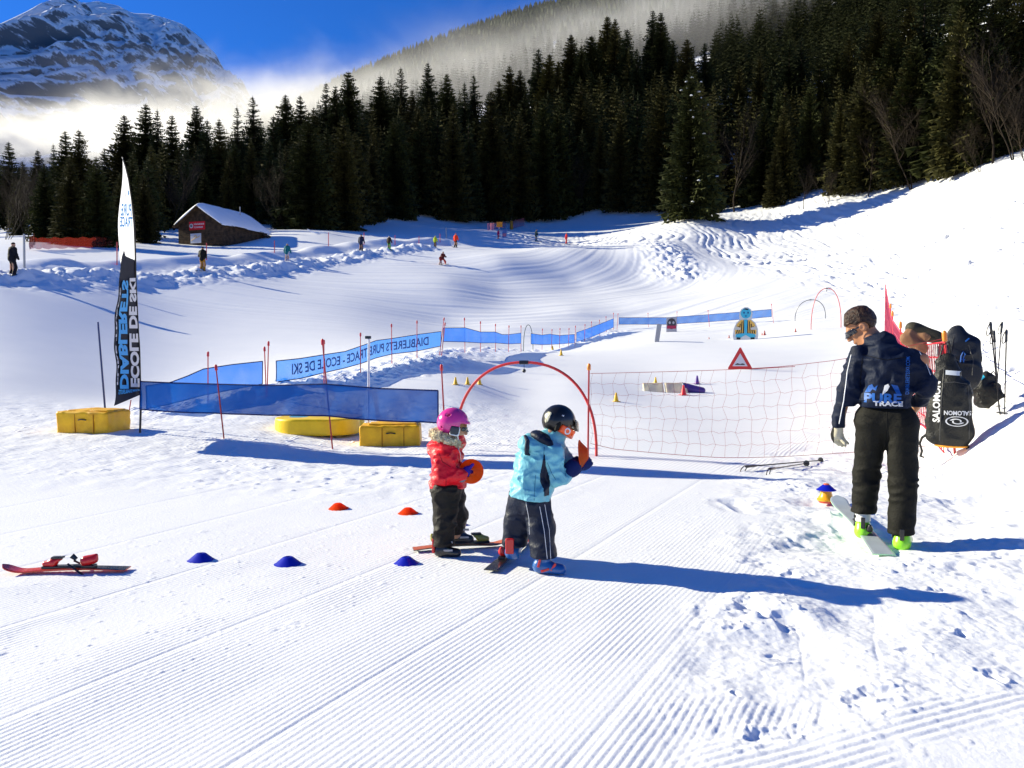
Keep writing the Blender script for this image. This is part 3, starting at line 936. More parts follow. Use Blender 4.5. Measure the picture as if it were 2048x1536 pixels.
# far wood on the ridge: too many and too small to count
FARNEAR = []
def far_wood():
    rnd = np.random.RandomState(3)
    tmpl_v = []; tmpl_f = []
    for tier in range(4):
        z0 = .08 + tier * .22; z1 = min(1.0, z0 + .42); r0 = .17 * (1 - tier * .22)
        k = len(tmpl_v)
        for j in range(8):
            q = 2 * pi * j / 8 + tier
            rr = r0 * (1 if j % 2 else .55)
            tmpl_v.append((rr * cos(q), rr * sin(q), z0 - (.03 if j % 2 else 0)))
        tmpl_v.append((0, 0, z1))
        for j in range(8): tmpl_f.append((k + j, k + (j + 1) % 8, k + 8))
    tv = np.array(tmpl_v); tf = np.array(tmpl_f)
    us = []; ds = []
    N = 15000
    d = 1180 * np.sqrt(rnd.uniform((190 / 1180) ** 2, 1, N)); u = rnd.uniform(-150, 2250, N)
    keep = d > np.interp(u, EDGE_U, EDGE_D) + 95
    keep &= ~((u < 430) & (d > 330))
    u = u[keep]; d = d[keep]
    ue = rnd.uniform(900, 2250, 1500); de = rnd.uniform(200, 620, 1500); ke = de > np.interp(ue, EDGE_U, EDGE_D) + 100
    u = np.append(u, ue[ke]); d = np.append(d, de[ke])
    # extra trees along the crest
    uc = rnd.uniform(560, 1350, 420); dc = 1000 + rnd.normal(0, 14, 420)
    u = np.append(u, uc); d = np.append(d, dc)
    x = (u - 1024) / F * d; z = smooth_detail(x, d)
    h = rnd.uniform(13, 24, len(u)) * np.where(d < 300, .8, 1)
    # stay under the near skyline
    lim = np.interp(u, _tu, _tv) + 25
    vv = 690 - F * (z + h - CAMZ) / d
    ok = (d > 420) | (vv > lim) | (u > 1420)
    x, d, z, h = x[ok], d[ok], z[ok], h[ok]
    nearm = (d < 620) & (x > -260)
    for q in np.nonzero(nearm)[0]:
        FARNEAR.append((Vector((x[q], d[q], z[q])), float(h[q]), rnd.uniform(.9, 1.3), rnd.uniform(0, 6.28), rnd.randint(3)))
    x, d, z, h = x[~nearm], d[~nearm], z[~nearm], h[~nearm]
    n = len(x)
    fat = rnd.uniform(.9, 1.5, n); rot = rnd.uniform(0, 6.28, n)
    c, s = np.cos(rot), np.sin(rot)
    V = np.empty((n, len(tv), 3))
    V[..., 0] = x[:, None] + (tv[None, :, 0] * c[:, None] - tv[None, :, 1] * s[:, None]) * (h * fat)[:, None]
    V[..., 1] = d[:, None] + (tv[None, :, 0] * s[:, None] + tv[None, :, 1] * c[:, None]) * (h * fat)[:, None]
    V[..., 2] = z[:, None] + tv[None, :, 2] * h[:, None]
    Fc = tf[None] + (np.arange(n) * len(tv))[:, None, None]
    return raw_mesh("far_forest", V.reshape(-1, 3), Fc.reshape(-1, 3), smooth=False)
tag(obj("far_forest", far_wood(), NEEDLE[2]), "distant spruce forest covering the fogged ridge", "forest", None, "stuff")

print("FARNEAR", len(FARNEAR))
tag(obj("hillside_forest", inner_wood(FARNEAR, 15, .62), NEEDLE[0]), "upper hillside forest between the dark front wood and the fogged ridge", "forest", None, "stuff")

# ------------------------------------------------------------------ fog banks
def fog_material(name, dens, axis_pts, thick, nscale, thr, soft, xr, aniso=.35):
    """layer of fog whose mid height runs along axis_pts (x, z); broken up by noise"""
    m = bpy.data.materials.new(name); m.use_nodes = True
    n = m.node_tree; n.nodes.clear()
    out = n.nodes.new("ShaderNodeOutputMaterial")
    pv = n.nodes.new("ShaderNodeVolumePrincipled")
    pv.inputs['Color'].default_value = (.985, .965, .93, 1)
    pv.inputs['Anisotropy'].default_value = aniso
    n.links.new(pv.outputs[0], out.inputs['Volume'])
    tc = n.nodes.new("ShaderNodeTexCoord")
    sp = n.nodes.new("ShaderNodeSeparateXYZ"); n.links.new(tc.outputs['Object'], sp.inputs[0])
    def M(op, a, b_=None, c_=None, clamp=False):
        k = n.nodes.new("ShaderNodeMath"); k.operation = op; k.use_clamp = clamp
        for i, q in enumerate((a, b_, c_)):
            if q is None: continue
            if isinstance(q, (int, float)): k.inputs[i].default_value = q
            else: n.links.new(q, k.inputs[i])
        return k.outputs[0]
    def MR(x, a, b, c=0., d=1.):
        k = n.nodes.new("ShaderNodeMapRange"); k.interpolation_type = 'SMOOTHSTEP'
        n.links.new(x, k.inputs[0])
        for i, q in enumerate((a, b, c, d)): k.inputs[i + 1].default_value = q
        return k.outputs[0]
    fc = n.nodes.new("ShaderNodeFloatCurve")
    x0, x1 = axis_pts[0][0], axis_pts[-1][0]
    zs = [p[1] for p in axis_pts]; z0, z1 = min(zs) - 1, max(zs) + 1
    cv = fc.mapping.curves[0]
    while len(cv.points) < len(axis_pts): cv.points.new(.5, .5)
    for pt, (px, pz) in zip(cv.points, axis_pts):
        pt.location = ((px - x0) / (x1 - x0), (pz - z0) / (z1 - z0))
    fc.mapping.update()
    n.links.new(M('DIVIDE', M('SUBTRACT', sp.outputs[0], x0), x1 - x0, clamp=True), fc.inputs['Value'])
    mid = M('ADD', M('MULTIPLY', fc.outputs[0], z1 - z0), z0)
    mid = M('MULTIPLY', mid, M('DIVIDE', sp.outputs[1], 500.))      # the bank climbs with the valley floor
    dz = M('DIVIDE', M('SUBTRACT', sp.outputs[2], mid), thick)
    lay = M('POWER', 2.718, M('MULTIPLY', M('MULTIPLY', dz, dz), -1))
    mp = n.nodes.new("ShaderNodeMapping"); mp.inputs['Scale'].default_value = (1 / nscale, 1 / (nscale * 1.6), 1.5 / nscale)
    n.links.new(tc.outputs['Object'], mp.inputs['Vector'])
    no = n.nodes.new("ShaderNodeTexNoise"); no.inputs['Scale'].default_value = 1; no.inputs['Detail'].default_value = 5; no.inputs['Roughness'].default_value = .62; no.inputs['Distortion'].default_value = .5
    n.links.new(mp.outputs[0], no.inputs['Vector'])
    ns = MR(M('ADD', no.outputs[0], M('MULTIPLY', lay, .35)), thr, thr + soft)
    win = M('MULTIPLY', MR(sp.outputs[0], xr[0], xr[0] + 60), MR(sp.outputs[0], xr[1] - 90, xr[1], 1, 0))
    den = M('MULTIPLY', M('MULTIPLY', M('MULTIPLY', lay, ns), win), dens)
    n.links.new(den, pv.inputs['Density'])
    return m
def fog(name, x0, x1, y0, y1, z0, z1, m, label):
    o = MB().box(((x0 + x1) / 2, (y0 + y1) / 2, (z0 + z1) / 2), ((x1 - x0) / 2, (y1 - y0) / 2, (z1 - z0) / 2)).build(name, m)
    tag(o, label, "fog", None, "stuff")
    return o
fog("fog_bank", -720, -60, 420, 720, 20, 330, fog_material("valley_fog", .0100,
    [(-720, 128), (-420, 128), (-300, 131), (-160, 149), (-60, 172)], 32, 36, .72, .24, (-720, -60), .45),
    "bright fog bank lying in the valley between spruces and mountain")
fog("fog_streak", -230, 260, 340, 760, 60, 420, fog_material("ridge_fog", .0036,
    [(-230, 132), (-116, 145), (-54, 156), (10, 174), (80, 194), (260, 222)], 34, 60, .64, .28, (-230, 260), .3),
    "thin grey fog drifting across the forested ridge")
# ------------------------------------------------------------------ smooth solids from distance fields (bodies, clothes, bags)
def V3(*a): return np.array(a, np.float32)
def cone(a, b, r1, r2, sy=1.):
    """tapered capsule; sy squashes it along y"""
    a = V3(*a); b = V3(*b)
    sc = V3(1, 1 / sy, 1)
    A_ = a * sc; BA = (b - a) * sc; L2 = max(float(BA @ BA), 1e-9)
    k = min(1., sy)
    def f(P_):
        pa = P_ * sc - A_
        h = np.clip(pa @ BA / L2, 0, 1)
        return (np.linalg.norm(pa - h[:, None] * BA, axis=1) - (r1 + (r2 - r1) * h)) * k
    return f
def ell(c, r, M=None):
    c = V3(*c); r = V3(*r)
    Mi = None if M is None else np.array(M, np.float32)
    def f(P_):
        q = P_ - c
        if Mi is not None: q = q @ Mi
        k0 = np.linalg.norm(q / r, axis=1); k1 = np.linalg.norm(q / (r * r), axis=1)
        return k0 * (k0 - 1) / np.maximum(k1, 1e-6)
    return f
def rbox(c, h, rad=.01, M=None):
    c = V3(*c); h = V3(*h) - rad
    Mi = None if M is None else np.array(M, np.float32)
    def f(P_):
        q = P_ - c
        if Mi is not None: q = q @ Mi
        q = np.abs(q) - h
        return np.linalg.norm(np.maximum(q, 0), axis=1) + np.minimum(q.max(1), 0) - rad
    return f
def torus(c, R_, r_, M=None, sq=1.):
    c = V3(*c)
    Mi = None if M is None else np.array(M, np.float32)
    def f(P_):
        q = P_ - c
        if Mi is not None: q = q @ Mi
        a = np.hypot(q[:, 0], q[:, 1] / sq) - R_
        return np.hypot(a, q[:, 2]) - r_
    return f
def plane(n, d):
    n = V3(*n); n = n / np.linalg.norm(n)
    return lambda P_: P_ @ n - d
def uni(k, *fs):
    def f(P_):
        o = fs[0](P_)
        for g in fs[1:]:
            e = g(P_)
            if k > 0:
                h = np.maximum(k - np.abs(o - e), 0) / k
                o = np.minimum(o, e) - h * h * k * .25
            else: o = np.minimum(o, e)
        return o
    return f
def inter(*fs):
    def f(P_):
        o = fs[0](P_)
        for g in fs[1:]: o = np.maximum(o, g(P_))
        return o
    return f
def sub(a, *bs):
    def f(P_):
        o = a(P_)
        for g in bs: o = np.maximum(o, -g(P_))
        return o
    return f
def grow(f, e): return lambda P_: f(P_) - e
def crease(f, amp, fx, fy, fz, seed=0, sharp=True):
    """cloth folds: ridged noise added to the surface"""
    def g(P_):
        q = P_ * V3(fx, fy, fz) + V3(seed * 3.7, seed * 1.3, seed * 5.1)
        q2 = q + .6 * np.stack([noise3(q * .6 + 9), noise3(q * .6 + 31), noise3(q * .6 + 57)], 1).astype(np.float32)
        n_ = noise3(q2)
        if sharp: n_ = 1 - 2 * np.abs(n_)
        return f(P_) - amp * n_
    return g
def nets(f, lo, hi, h):
    """surface nets: zero level of f -> one closed quad mesh"""
    ax = [np.arange(lo[i], hi[i] + h, h, dtype=np.float32) for i in range(3)]
    n = [len(a) for a in ax]
    G = np.stack(np.meshgrid(*ax, indexing='ij'), -1).reshape(-1, 3)
    v = np.empty(len(G), np.float32)
    for i in range(0, len(G), 300000): v[i:i + 300000] = f(G[i:i + 300000])
    v = v.reshape(n)
    v[0] = v[-1] = 1; v[:, 0] = v[:, -1] = 1; v[:, :, 0] = v[:, :, -1] = 1
    ins = v < 0
    def sl(o): return tuple(slice(o[i], n[i] - 1 + o[i]) for i in range(3))
    C8 = [(a, b, c) for a in (0, 1) for b in (0, 1) for c in (0, 1)]
    cnt = sum(ins[sl(c)].astype(np.int8) for c in C8)
    act = (cnt > 0) & (cnt < 8)
    idx = np.full(act.shape, -1, np.int64); idx[act] = np.arange(act.sum())
    pos = np.zeros((int(act.sum()), 3), np.float32); num = np.zeros(len(pos), np.float32)
    for a in C8:
        for k in range(3):
            if a[k]: continue
            b = list(a); b[k] = 1
            va = v[sl(a)][act]; vb = v[sl(b)][act]
            m = (va < 0) != (vb < 0)
            t = np.where(m, va / np.where(m, va - vb, 1), 0)
            q = np.tile(np.array(a, np.float32), (len(pos), 1)); q[:, k] += t
            pos += q * m[:, None]; num += m
    pos /= np.maximum(num, 1)[:, None]
    base = np.argwhere(act).astype(np.float32)
    Vt = (base + pos) * h + V3(*lo)
    Fs = []
    for k in range(3):
        j, l = (k + 1) % 3, (k + 2) % 3
        lo_ = [slice(1, n[i] - 1) for i in range(3)]; lo_[k] = slice(0, n[k] - 1)
        hi_ = list(lo_); hi_[k] = slice(1, n[k])
        a = ins[tuple(lo_)]; b = ins[tuple(hi_)]
        for flip, m in ((False, a & ~b), (True, ~a & b)):
            w_ = np.argwhere(m)
            if not len(w_): continue
            w_ = w_ + np.array([0 if i == k else 1 for i in range(3)])
            def cell(dj, dl):
                c = w_.copy(); c[:, j] -= dj; c[:, l] -= dl
                return idx[c[:, 0], c[:, 1], c[:, 2]]
            q = np.stack([cell(0, 0), cell(1, 0), cell(1, 1), cell(0, 1)], 1)
            Fs.append(q[:, ::-1] if flip else q)
    Fq = np.concatenate(Fs) if Fs else np.zeros((0, 4), int)
    Fq = Fq[(Fq >= 0).all(1)]
    return Vt, Fq
def solid(name, f, lo, hi, h, m, parent=None, relax=1, loc=(0, 0, 0)):
    Vt, Fq = nets(f, lo, hi, h)
    if relax and len(Fq):
        for _ in range(relax):
            acc = np.zeros_like(Vt); c = np.zeros(len(Vt), np.float32)
            for a in range(4):
                for b in ((a + 1) % 4, (a + 3) % 4):
                    np.add.at(acc, Fq[:, a], Vt[Fq[:, b]]); np.add.at(c, Fq[:, a], 1)
            Vt = Vt * .5 + .5 * acc / np.maximum(c, 1)[:, None]
    return obj(name, raw_mesh(name, Vt, Fq), m, parent, loc)
def rot_to(fwd, up=(0, 0, 1)):
    """matrix whose columns are forward(+x), left(+y), up(+z)"""
    x = Vector(fwd).normalized(); z = Vector(up); y = z.cross(x).normalized(); z = x.cross(y)
    return np.array([x, y, z], np.float32).T
def local(f, c, M):
    """place a field given in a part's own frame"""
    c = V3(*c); Mi = np.array(M, np.float32)
    return lambda P_: f((P_ - c) @ Mi)
def scaled(f, s): return lambda P_: f(P_ / s) * s

# ------------------------------------------------------------------ lettering
def text_geo(body, bold=.0):
    cu = bpy.data.curves.new("t", 'FONT'); cu.body = body; cu.offset = bold; cu.resolution_u = 3
    o = bpy.data.objects.new("t", cu); COL.objects.link(o)
    dg = bpy.context.evaluated_depsgraph_get(); dg.update()
    me = bpy.data.meshes.new_from_object(o.evaluated_get(dg))
    bm = bmesh.new(); bm.from_mesh(me)
    bmesh.ops.triangulate(bm, faces=bm.faces)
    bpy.data.objects.remove(o); bpy.data.curves.remove(cu); bpy.data.meshes.remove(me)
    return bm
def lettering(body, fn, m, parent, name="lettering", bold=.02, cuts=0, box=(0, 0, 1, 1), mirror=False):
    """text squeezed into box of the unit square, fn maps (s,t) to a point"""
    bm = text_geo(body, bold)
    if cuts: bmesh.ops.subdivide_edges(bm, edges=bm.edges, cuts=cuts, use_grid_fill=True)
    bmesh.ops.triangulate(bm, faces=bm.faces)
    xs = [v.co.x for v in bm.verts]; ys = [v.co.y for v in bm.verts]
    x0, x1, y0, y1 = min(xs), max(xs), min(ys), max(ys)
    ok = True
    for v in bm.verts:
        s = (v.co.x - x0) / (x1 - x0); t = (v.co.y - y0) / (y1 - y0)
        if mirror: s = 1 - s
        p = fn(box[0] + s * (box[2] - box[0]), box[1] + t * (box[3] - box[1]))
        if p is None: p = Vector((0, 0, -99)); v.tag = True
        v.co = p
    bad = [v for v in bm.verts if v.co.z < -90]
    if bad: bmesh.ops.delete(bm, geom=bad, context='VERTS')
    me = bpy.data.meshes.new(name); bm.to_mesh(me); bm.free()
    return obj(name, me, m, parent)
def bvh_of(o):
    me = o.data
    return BVHTree.FromPolygons([v.co.copy() for v in me.vertices], [tuple(p.vertices) for p in me.polygons])
def onto(bvh, origin, ux, uz, off=.003, dr=(0, 1, 0)):
    """(s,t) in metres on a plane -> point on a surface, cast along dr"""
    o_ = Vector(origin); ux = Vector(ux); uz = Vector(uz); dr = Vector(dr)
    def f(s, t):
        q = o_ + ux * s + uz * t
        hit = bvh.ray_cast(q - dr * 1.5, dr)
        return None if hit[0] is None else hit[0] - dr * off
    return f
def strip(bvh, pts, wdt, off, m, parent, name, dr=(0, 1, 0)):
    """thin piping laid on a surface along pts (x,z)"""
    fine_ = []
    for (a, b) in zip(pts[:-1], pts[1:]):
        k = max(2, int(math.dist(a, b) / .012))
        fine_ += [(a[0] + (b[0] - a[0]) * i / k, a[1] + (b[1] - a[1]) * i / k) for i in range(k)]
    fine_.append(pts[-1])
    P3 = []
    for x, z in fine_:
        hit = bvh.ray_cast(Vector((x, 0, z)) - Vector(dr) * 1.5, Vector(dr))
        if hit[0] is not None: P3.append(hit[0] - Vector(dr) * off)
    mb = MB().tube(P3, wdt, 5)
    return mb.build(name, m, parent, smooth=True)
# ------------------------------------------------------------------ people
SKIN = mat("skin", (.55, .29, .17), rough=.55, var=.1, vscale=14, spec=.3)
SKIN_TAN = mat("skin_tanned", (.44, .20, .10), rough=.55, var=.14, vscale=14, spec=.3)
HAIR = mat("brown_hair", (.030, .011, .004), rough=.55, var=.6, vscale=45, spec=.4, bump=.6, bscale=60)
GLASS = mat("dark_lens", (.006, .007, .009), rough=.06, spec=.8, coat=.6)
def cloth(name, c, rough=.75, var=.14, spec=.22, bump=.25):
    return mat(name, c, rough=rough, var=var, vscale=7, spec=spec, bump=bump, bscale=55)
def plastic(name, c, rough=.3, coat=.3, var=.05):
    return mat(name, c, rough=rough, var=var, vscale=9, spec=.5, coat=coat)
BLACK_CLOTH = cloth("black_cloth", (.012, .012, .011))
WHITE_TRIM = mat("white_trim", (.75, .76, .78), rough=.5, var=.06)

def head_fields(sc=1.):
    """face forward +x, up +z, ears along y"""
    cran = ell((-.012, 0, .045), (.100, .079, .092))
    skin = uni(.03, cran, ell((.028, 0, -.035), (.064, .058, .085)), ell((.066, 0, -.104), (.024, .027, .020)))
    skin = uni(.02, skin, cone((.088, -.034, .030), (.088, .034, .030), .013, .013))
    skin = uni(.012, skin, cone((.094, 0, .012), (.114, 0, -.026), .009, .014), ell((.104, .012, -.03), (.013, .009, .009)), ell((.104, -.012, -.03), (.013, .009, .009)))
    skin = uni(.008, skin, ell((.090, 0, -.058), (.013, .025, .007)), ell((.088, 0, -.070), (.013, .022, .008)))
    skin = sub(skin, ell((.108, .034, .010), (.022, .017, .012)), ell((.108, -.034, .010), (.022, .017, .012)))
    skin = uni(.004, skin, ell((.083, .034, .010), (.012, .013, .010)), ell((.083, -.034, .010), (.012, .013, .010)))
    for s in (-1, 1):
        ear = sub(ell((-.006, s * .082, .002), (.026, .010, .034)), ell((.000, s * .094, .004), (.014, .010, .020)))
        skin = uni(.008, skin, ear)
    skin = uni(.03, skin, cone((-.02, 0, -.06), (-.035, 0, -.17), .056, .06))
    return cran, skin

class Frame:
    """local metres from pixels of the photograph, standing at a point of the ground"""
    def __init__(s, u0, v0, d=None):
        p = at(u0, v0) if d is None else P(u0, v0, d)
        s.p = p; s.u0 = u0; s.v0 = v0; s.d = p.y
        s.a = math.atan2(p.x, p.y); s.s = F / p.y; s.rz = -s.a
    def __call__(s, u, v, y=0.):
        return ((u - s.u0) / s.s * cos(s.a), y, (s.v0 - v) / s.s)
    def world(s, q):
        return s.p + Matrix.Rotation(s.rz, 3, 'Z') @ Vector(q)

def mitten(wrist, palm, tip, thumb, r, sy=.6, curl=(0, 0, 0), nrm=(0, 1, 0), finger=.011):
    """glove: palm, four separate fingers and a thumb"""
    w_, p_, t_ = Vector(wrist), Vector(palm), Vector(tip)
    ax = (t_ - p_); L = ax.length; axn = ax.normalized()
    n_ = Vector(nrm).normalized(); side = axn.cross(n_).normalized()
    cu = Vector(curl)
    f = [cone(w_, p_, r * .82, r, 1.)]
    fs = []
    for i, (q, ln) in enumerate(((-1.5, .86), (-.5, 1.), (.5, .95), (1.5, .76))):
        b = p_ + side * q * r * .52 + axn * r * .35
        m_ = b + axn * L * ln * .45 + cu * .25
        e = b + axn * L * ln * .85 + cu
        fs.append(uni(.004, cone(b, m_, finger * 1.08, finger), cone(m_, e, finger, finger * .88)))
    th0 = p_ + (Vector(thumb) - p_).normalized() * r * .5 - axn * r * .3
    tm = th0.lerp(Vector(thumb), .55) + axn * r * .1
    body = uni(.02, f[0], *[uni(0, x) for x in fs[:1]])
    for x in fs[1:]: body = uni(.006, body, x)
    return uni(.012, body, uni(.004, cone(th0, tm, finger * 1.35, finger * 1.15), cone(tm, thumb, finger * 1.15, finger)))

def boot(heel, toe, h, r, lean=.04):
    """ski boot: (shell, cuff) fields"""
    he, to = Vector(heel), Vector(toe)
    d = (to - he); d.z = 0; d.normalize()
    up = Vector((0, 0, 1))
    shell = uni(.04, cone(he + up * r * .8, to + up * r * .62 - d * r * .3, r, r * .8), cone(he + up * r + d * r * .3, he + up * h * .32 + d * (r * .4), r * 1.02, r * 1.02))
    shell = inter(shell, plane((0, 0, -1), -he.z))
    cuff = cone(he + up * h * .45 + d * r * .4, he + up * h + d * (r * .4 + lean), r * 1.0, r * 1.12)
    return shell, cuff

# ---- instructor
I = Frame(1768, 1091)
ins = empty("person", I.p, I.rz, "man in navy jacket and dark trousers looking down, one boot on a ski", "person")
NAVY = cloth("navy_softshell", (.005, .010, .028), rough=.62, spec=.16)
OLIVE = cloth("dark_olive_trousers", (.010, .0095, .007), rough=.7, spec=.16)
hc = I(1712, 651, .20); HM = rot_to((-.84, -.04, -.54))
cran, hsk = head_fields()
HS = 1.17
def hd(f): return local(scaled(f, HS), hc, HM)
neck_lo = I(1742, 694, .13)
fb = uni(.03, hd(hsk), cone(I(1727, 672, .17), neck_lo, .066, .07),
         cone(I(1772, 840, .02), I(1758, 712, .1), .13, .14, .65), cone(I(1705, 715, .1), I(1835, 715, .1), .05, .05),
         cone(I(1700, 716, .09), I(1684, 786, .05), .045, .04), cone(I(1684, 786, .05), I(1668, 858, .06), .038, .03),
         cone(I(1834, 716, .1), I(1850, 775, .1), .045, .04), cone(I(1850, 775, .1), I(1824, 818, .26), .038, .03),
         cone(I(1738, 850, .05), I(1729, 955, .10), .085, .06), cone(I(1729, 955, .10), I(1724, 1060, .12), .055, .045),
         cone(I(1803, 850, .02), I(1805, 960, .0), .085, .06), cone(I(1805, 960, .0), I(1801, 1070, -.03), .055, .045))
solid("body", fb, (-.42, -.2, .02), (.45, .5, 1.98), .0085, SKIN_TAN, ins)
# hair
def hair_f(P_):
    a = scaled(cran, 1)(P_)
    x, y, z = P_[:, 0], P_[:, 1], P_[:, 2]
    k = noise3(P_ * V3(60, 60, 34)) * .003 + noise3(P_ * V3(130, 130, 60)) * .0025 + noise3(P_ * 25.) * .002
    th = .009 + .010 * np.clip((z - .04) / .08, 0, 1) + .004 * np.clip(x / .08, 0, 1)
    d = a - th - k
    hl = np.where(z > .066, x - .090, np.maximum(x - (.014 + np.clip(z - .02, 0, .05) * .7), -.075 - z + np.clip(x + .02, 0, .1) * 1.0))
    d = np.maximum(d, hl)
    earhole = np.linalg.norm((P_ - V3(.0, 0, -.005)) * V3(1, .0, 1) , axis=1) - .044
    d = np.maximum(d, -np.where(np.abs(y) > .055, earhole, 1.))
    return np.maximum(d, -.088 - z)
solid("hair", local(scaled(hair_f, HS), hc, HM), I(1672, 720, .02), I(1765, 596, .40), .0055, HAIR, ins, relax=0)
gl = inter(sub(grow(hsk, .011), grow(hsk, .005)), rbox((.085, 0, .010), (.05, .072, .021), .008))
tmp = uni(0, gl, rbox((.035, .083, .016), (.055, .003, .006), .002), rbox((.035, -.083, .016), (.055, .003, .006), .002))
solid("sunglasses", hd(tmp), I(1672, 705, .02), I(1745, 620, .38), .004, GLASS, ins, relax=0)
# jacket
torso = uni(.07, cone(I(1766, 806, .03), I(1764, 735, .08), .182, .184, .68), cone(I(1765, 735, .08), I(1757, 692, .12), .180, .115, .68))
arm_l = uni(.05, cone(I(1709, 712, .09), I(1686, 786, .05), .086, .066, .95), cone(I(1686, 786, .05), I(1669, 850, .06), .064, .052))
arm_r = uni(.05, cone(I(1817, 711, .1), I(1845, 768, .09), .078, .060, .95), cone(I(1845, 768, .09), I(1830, 811, .24), .058, .050))
jk = uni(.03, torso, arm_l, arm_r)
jk = uni(.025, jk, cone(I(1749, 696, .13), I(1738, 678, .16), .080, .072))
jk = sub(jk, cone(I(1738, 688, .15), I(1726, 640, .20), .060, .075))
jk = crease(jk, .014, 5, 5, 9, 1); jk = crease(jk, .009, 13, 11, 17, 4)
hem = plane((0, 0, -1), -(I(0, 813)[2]))
jk = inter(jk, lambda P_: np.where(np.abs(P_[:, 0] - .0) < .30, (I(0, 812)[2] + .0 * P_[:, 0]) - P_[:, 2], -1.))
jk = inter(jk, lambda P_: np.where(P_[:, 0] < -.3, I(0, 857)[2] - P_[:, 2], -1.))
jacket = solid("jacket", jk, (-.47, -.22, .86), (.47, .52, 1.80), .0085, NAVY, ins)
bv = bvh_of(jacket)
LB = mat("light_blue_print", (.016, .11, .40), rough=.5, var=.1); WP = mat("white_print", (.7, .7, .7), rough=.5)
DB = mat("mid_blue_print", (.012, .09, .36), rough=.5, var=.1)
o0 = I(1720, 800); 
onb = onto(bv, (0, 0, 0), (1, 0, 0), (0, 0, 1), .003)
def boxpx(u0, v0, u1, v1):
    a = I(u0, v1); b = I(u1, v0)
    return (a[0], a[2], b[0], b[2])
lettering("PURE", onb, LB, jacket, bold=.04, cuts=2, box=boxpx(1721, 782, 1796, 801))
lettering("TRACE", onb, WP, jacket, bold=.04, cuts=2, box=boxpx(1740, 797, 1799, 807))
bx = boxpx(1803, 709, 1811, 783)
lettering("DIABLERETSSKI.COM", lambda s, t: onb(bx[0] + (1 - t) * (bx[2] - bx[0]), bx[1] + s * (bx[3] - bx[1])), LB, jacket, bold=.02, cuts=1)
def print_poly(pts, m, name="printed_emblem", cuts=3):
    bm = bmesh.new()
    f_ = bm.faces.new([bm.verts.new((I(u, v)[0], 0, I(u, v)[2])) for u, v in pts])
    bmesh.ops.triangulate(bm, faces=bm.faces)
    bmesh.ops.subdivide_edges(bm, edges=bm.edges, cuts=cuts, use_grid_fill=True)
    for v in bm.verts:
        q = onb(v.co.x, v.co.z); v.co = q if q is not None else v.co
    me = bpy.data.meshes.new(name); bm.to_mesh(me); bm.free()
    return obj(name, me, m, jacket)
print_poly([(1722, 781), (1730, 767), (1737, 764), (1741, 771), (1748, 766), (1745, 777), (1738, 774), (1733, 780)], DB)
print_poly([(1775, 764), (1788, 766), (1795, 783), (1786, 782), (1780, 771)], DB)
print_poly([(1762, 766), (1769, 763), (1772, 768), (1768, 776), (1757, 786), (1766, 774), (1767, 768)], WP)
strip(bv, [(I(1692, 706)[0], I(1692, 706)[2]), (I(1685, 740)[0], I(1685, 740)[2]), (I(1683, 765)[0], I(1683, 765)[2]), (I(1679, 800)[0], I(1679, 800)[2]), (I(1670, 848)[0], I(1670, 848)[2])], .004, .001, WHITE_TRIM, jacket, "piping")
strip(bv, [(I(1824, 690)[0], I(1824, 690)[2]), (I(1842, 720)[0], I(1842, 720)[2]), (I(1852, 745)[0], I(1852, 745)[2])], .003, .001, WHITE_TRIM, jacket, "piping")
# trousers
tr = uni(.04, cone(I(1742, 836, .04), I(1789, 836, .03), .142, .142, .85),
         cone(I(1737, 850, .04), I(1729, 955, .10), .118, .092, .95), cone(I(1798, 850, .02), I(1804, 960, .0), .122, .094, .95))
tr = uni(.03, tr, cone(I(1729, 955, .10), I(1724, 1034, .12), .094, .092), cone(I(1804, 960, .0), I(1801, 1062, -.02), .096, .094))
def knee(P_):
    z = P_[:, 2]
    return np.exp(-((z - .52) / .2) ** 2) + .5 * np.exp(-((z - .22) / .1) ** 2)
tr0 = tr
trc = crease(tr0, .016, 6, 6, 17, 2); trc2 = crease(tr0, .006, 9, 8, 12, 5)
tr = lambda P_: (lambda a, b, k: a * k + b * (1 - k))(trc(P_), trc2(P_), np.clip(knee(P_), 0, 1))
zl, zr = I(0, 1033)[2], I(0, 1063)[2]
xm = I(1766, 0)[0]
tr = inter(tr, lambda P_: np.where(P_[:, 0] < xm, zl - P_[:, 2], zr - P_[:, 2]), plane((0, 0, 1), I(0, 806)[2]))
trousers = solid("trousers", tr, (-.36, -.28, .08), (.36, .36, 1.20), .0095, OLIVE, ins)
bvq = bvh_of(trousers); TSEAM = cloth("black_seam", (.003, .003, .003))
for pl in ([(1767, 818), (1768, 850), (1767, 885)], [(1722, 826), (1735, 832), (1748, 830)], [(1722, 840), (1735, 846), (1748, 843)], [(1784, 832), (1800, 834), (1813, 828)], [(1784, 846), (1800, 848), (1815, 842)]):
    strip(bvq, [(I(u, v)[0], I(u, v)[2]) for u, v in pl], .003, 0, TSEAM, trousers, "seam")
for pl in ([(1716, 706), (1765, 716), (1815, 708)], [(1716, 712), (1712, 760), (1714, 805)], [(1808, 715), (1812, 745)]):
    strip(bv, [(I(u, v)[0], I(u, v)[2]) for u, v in pl], .003, 0, TSEAM, jacket, "seam")
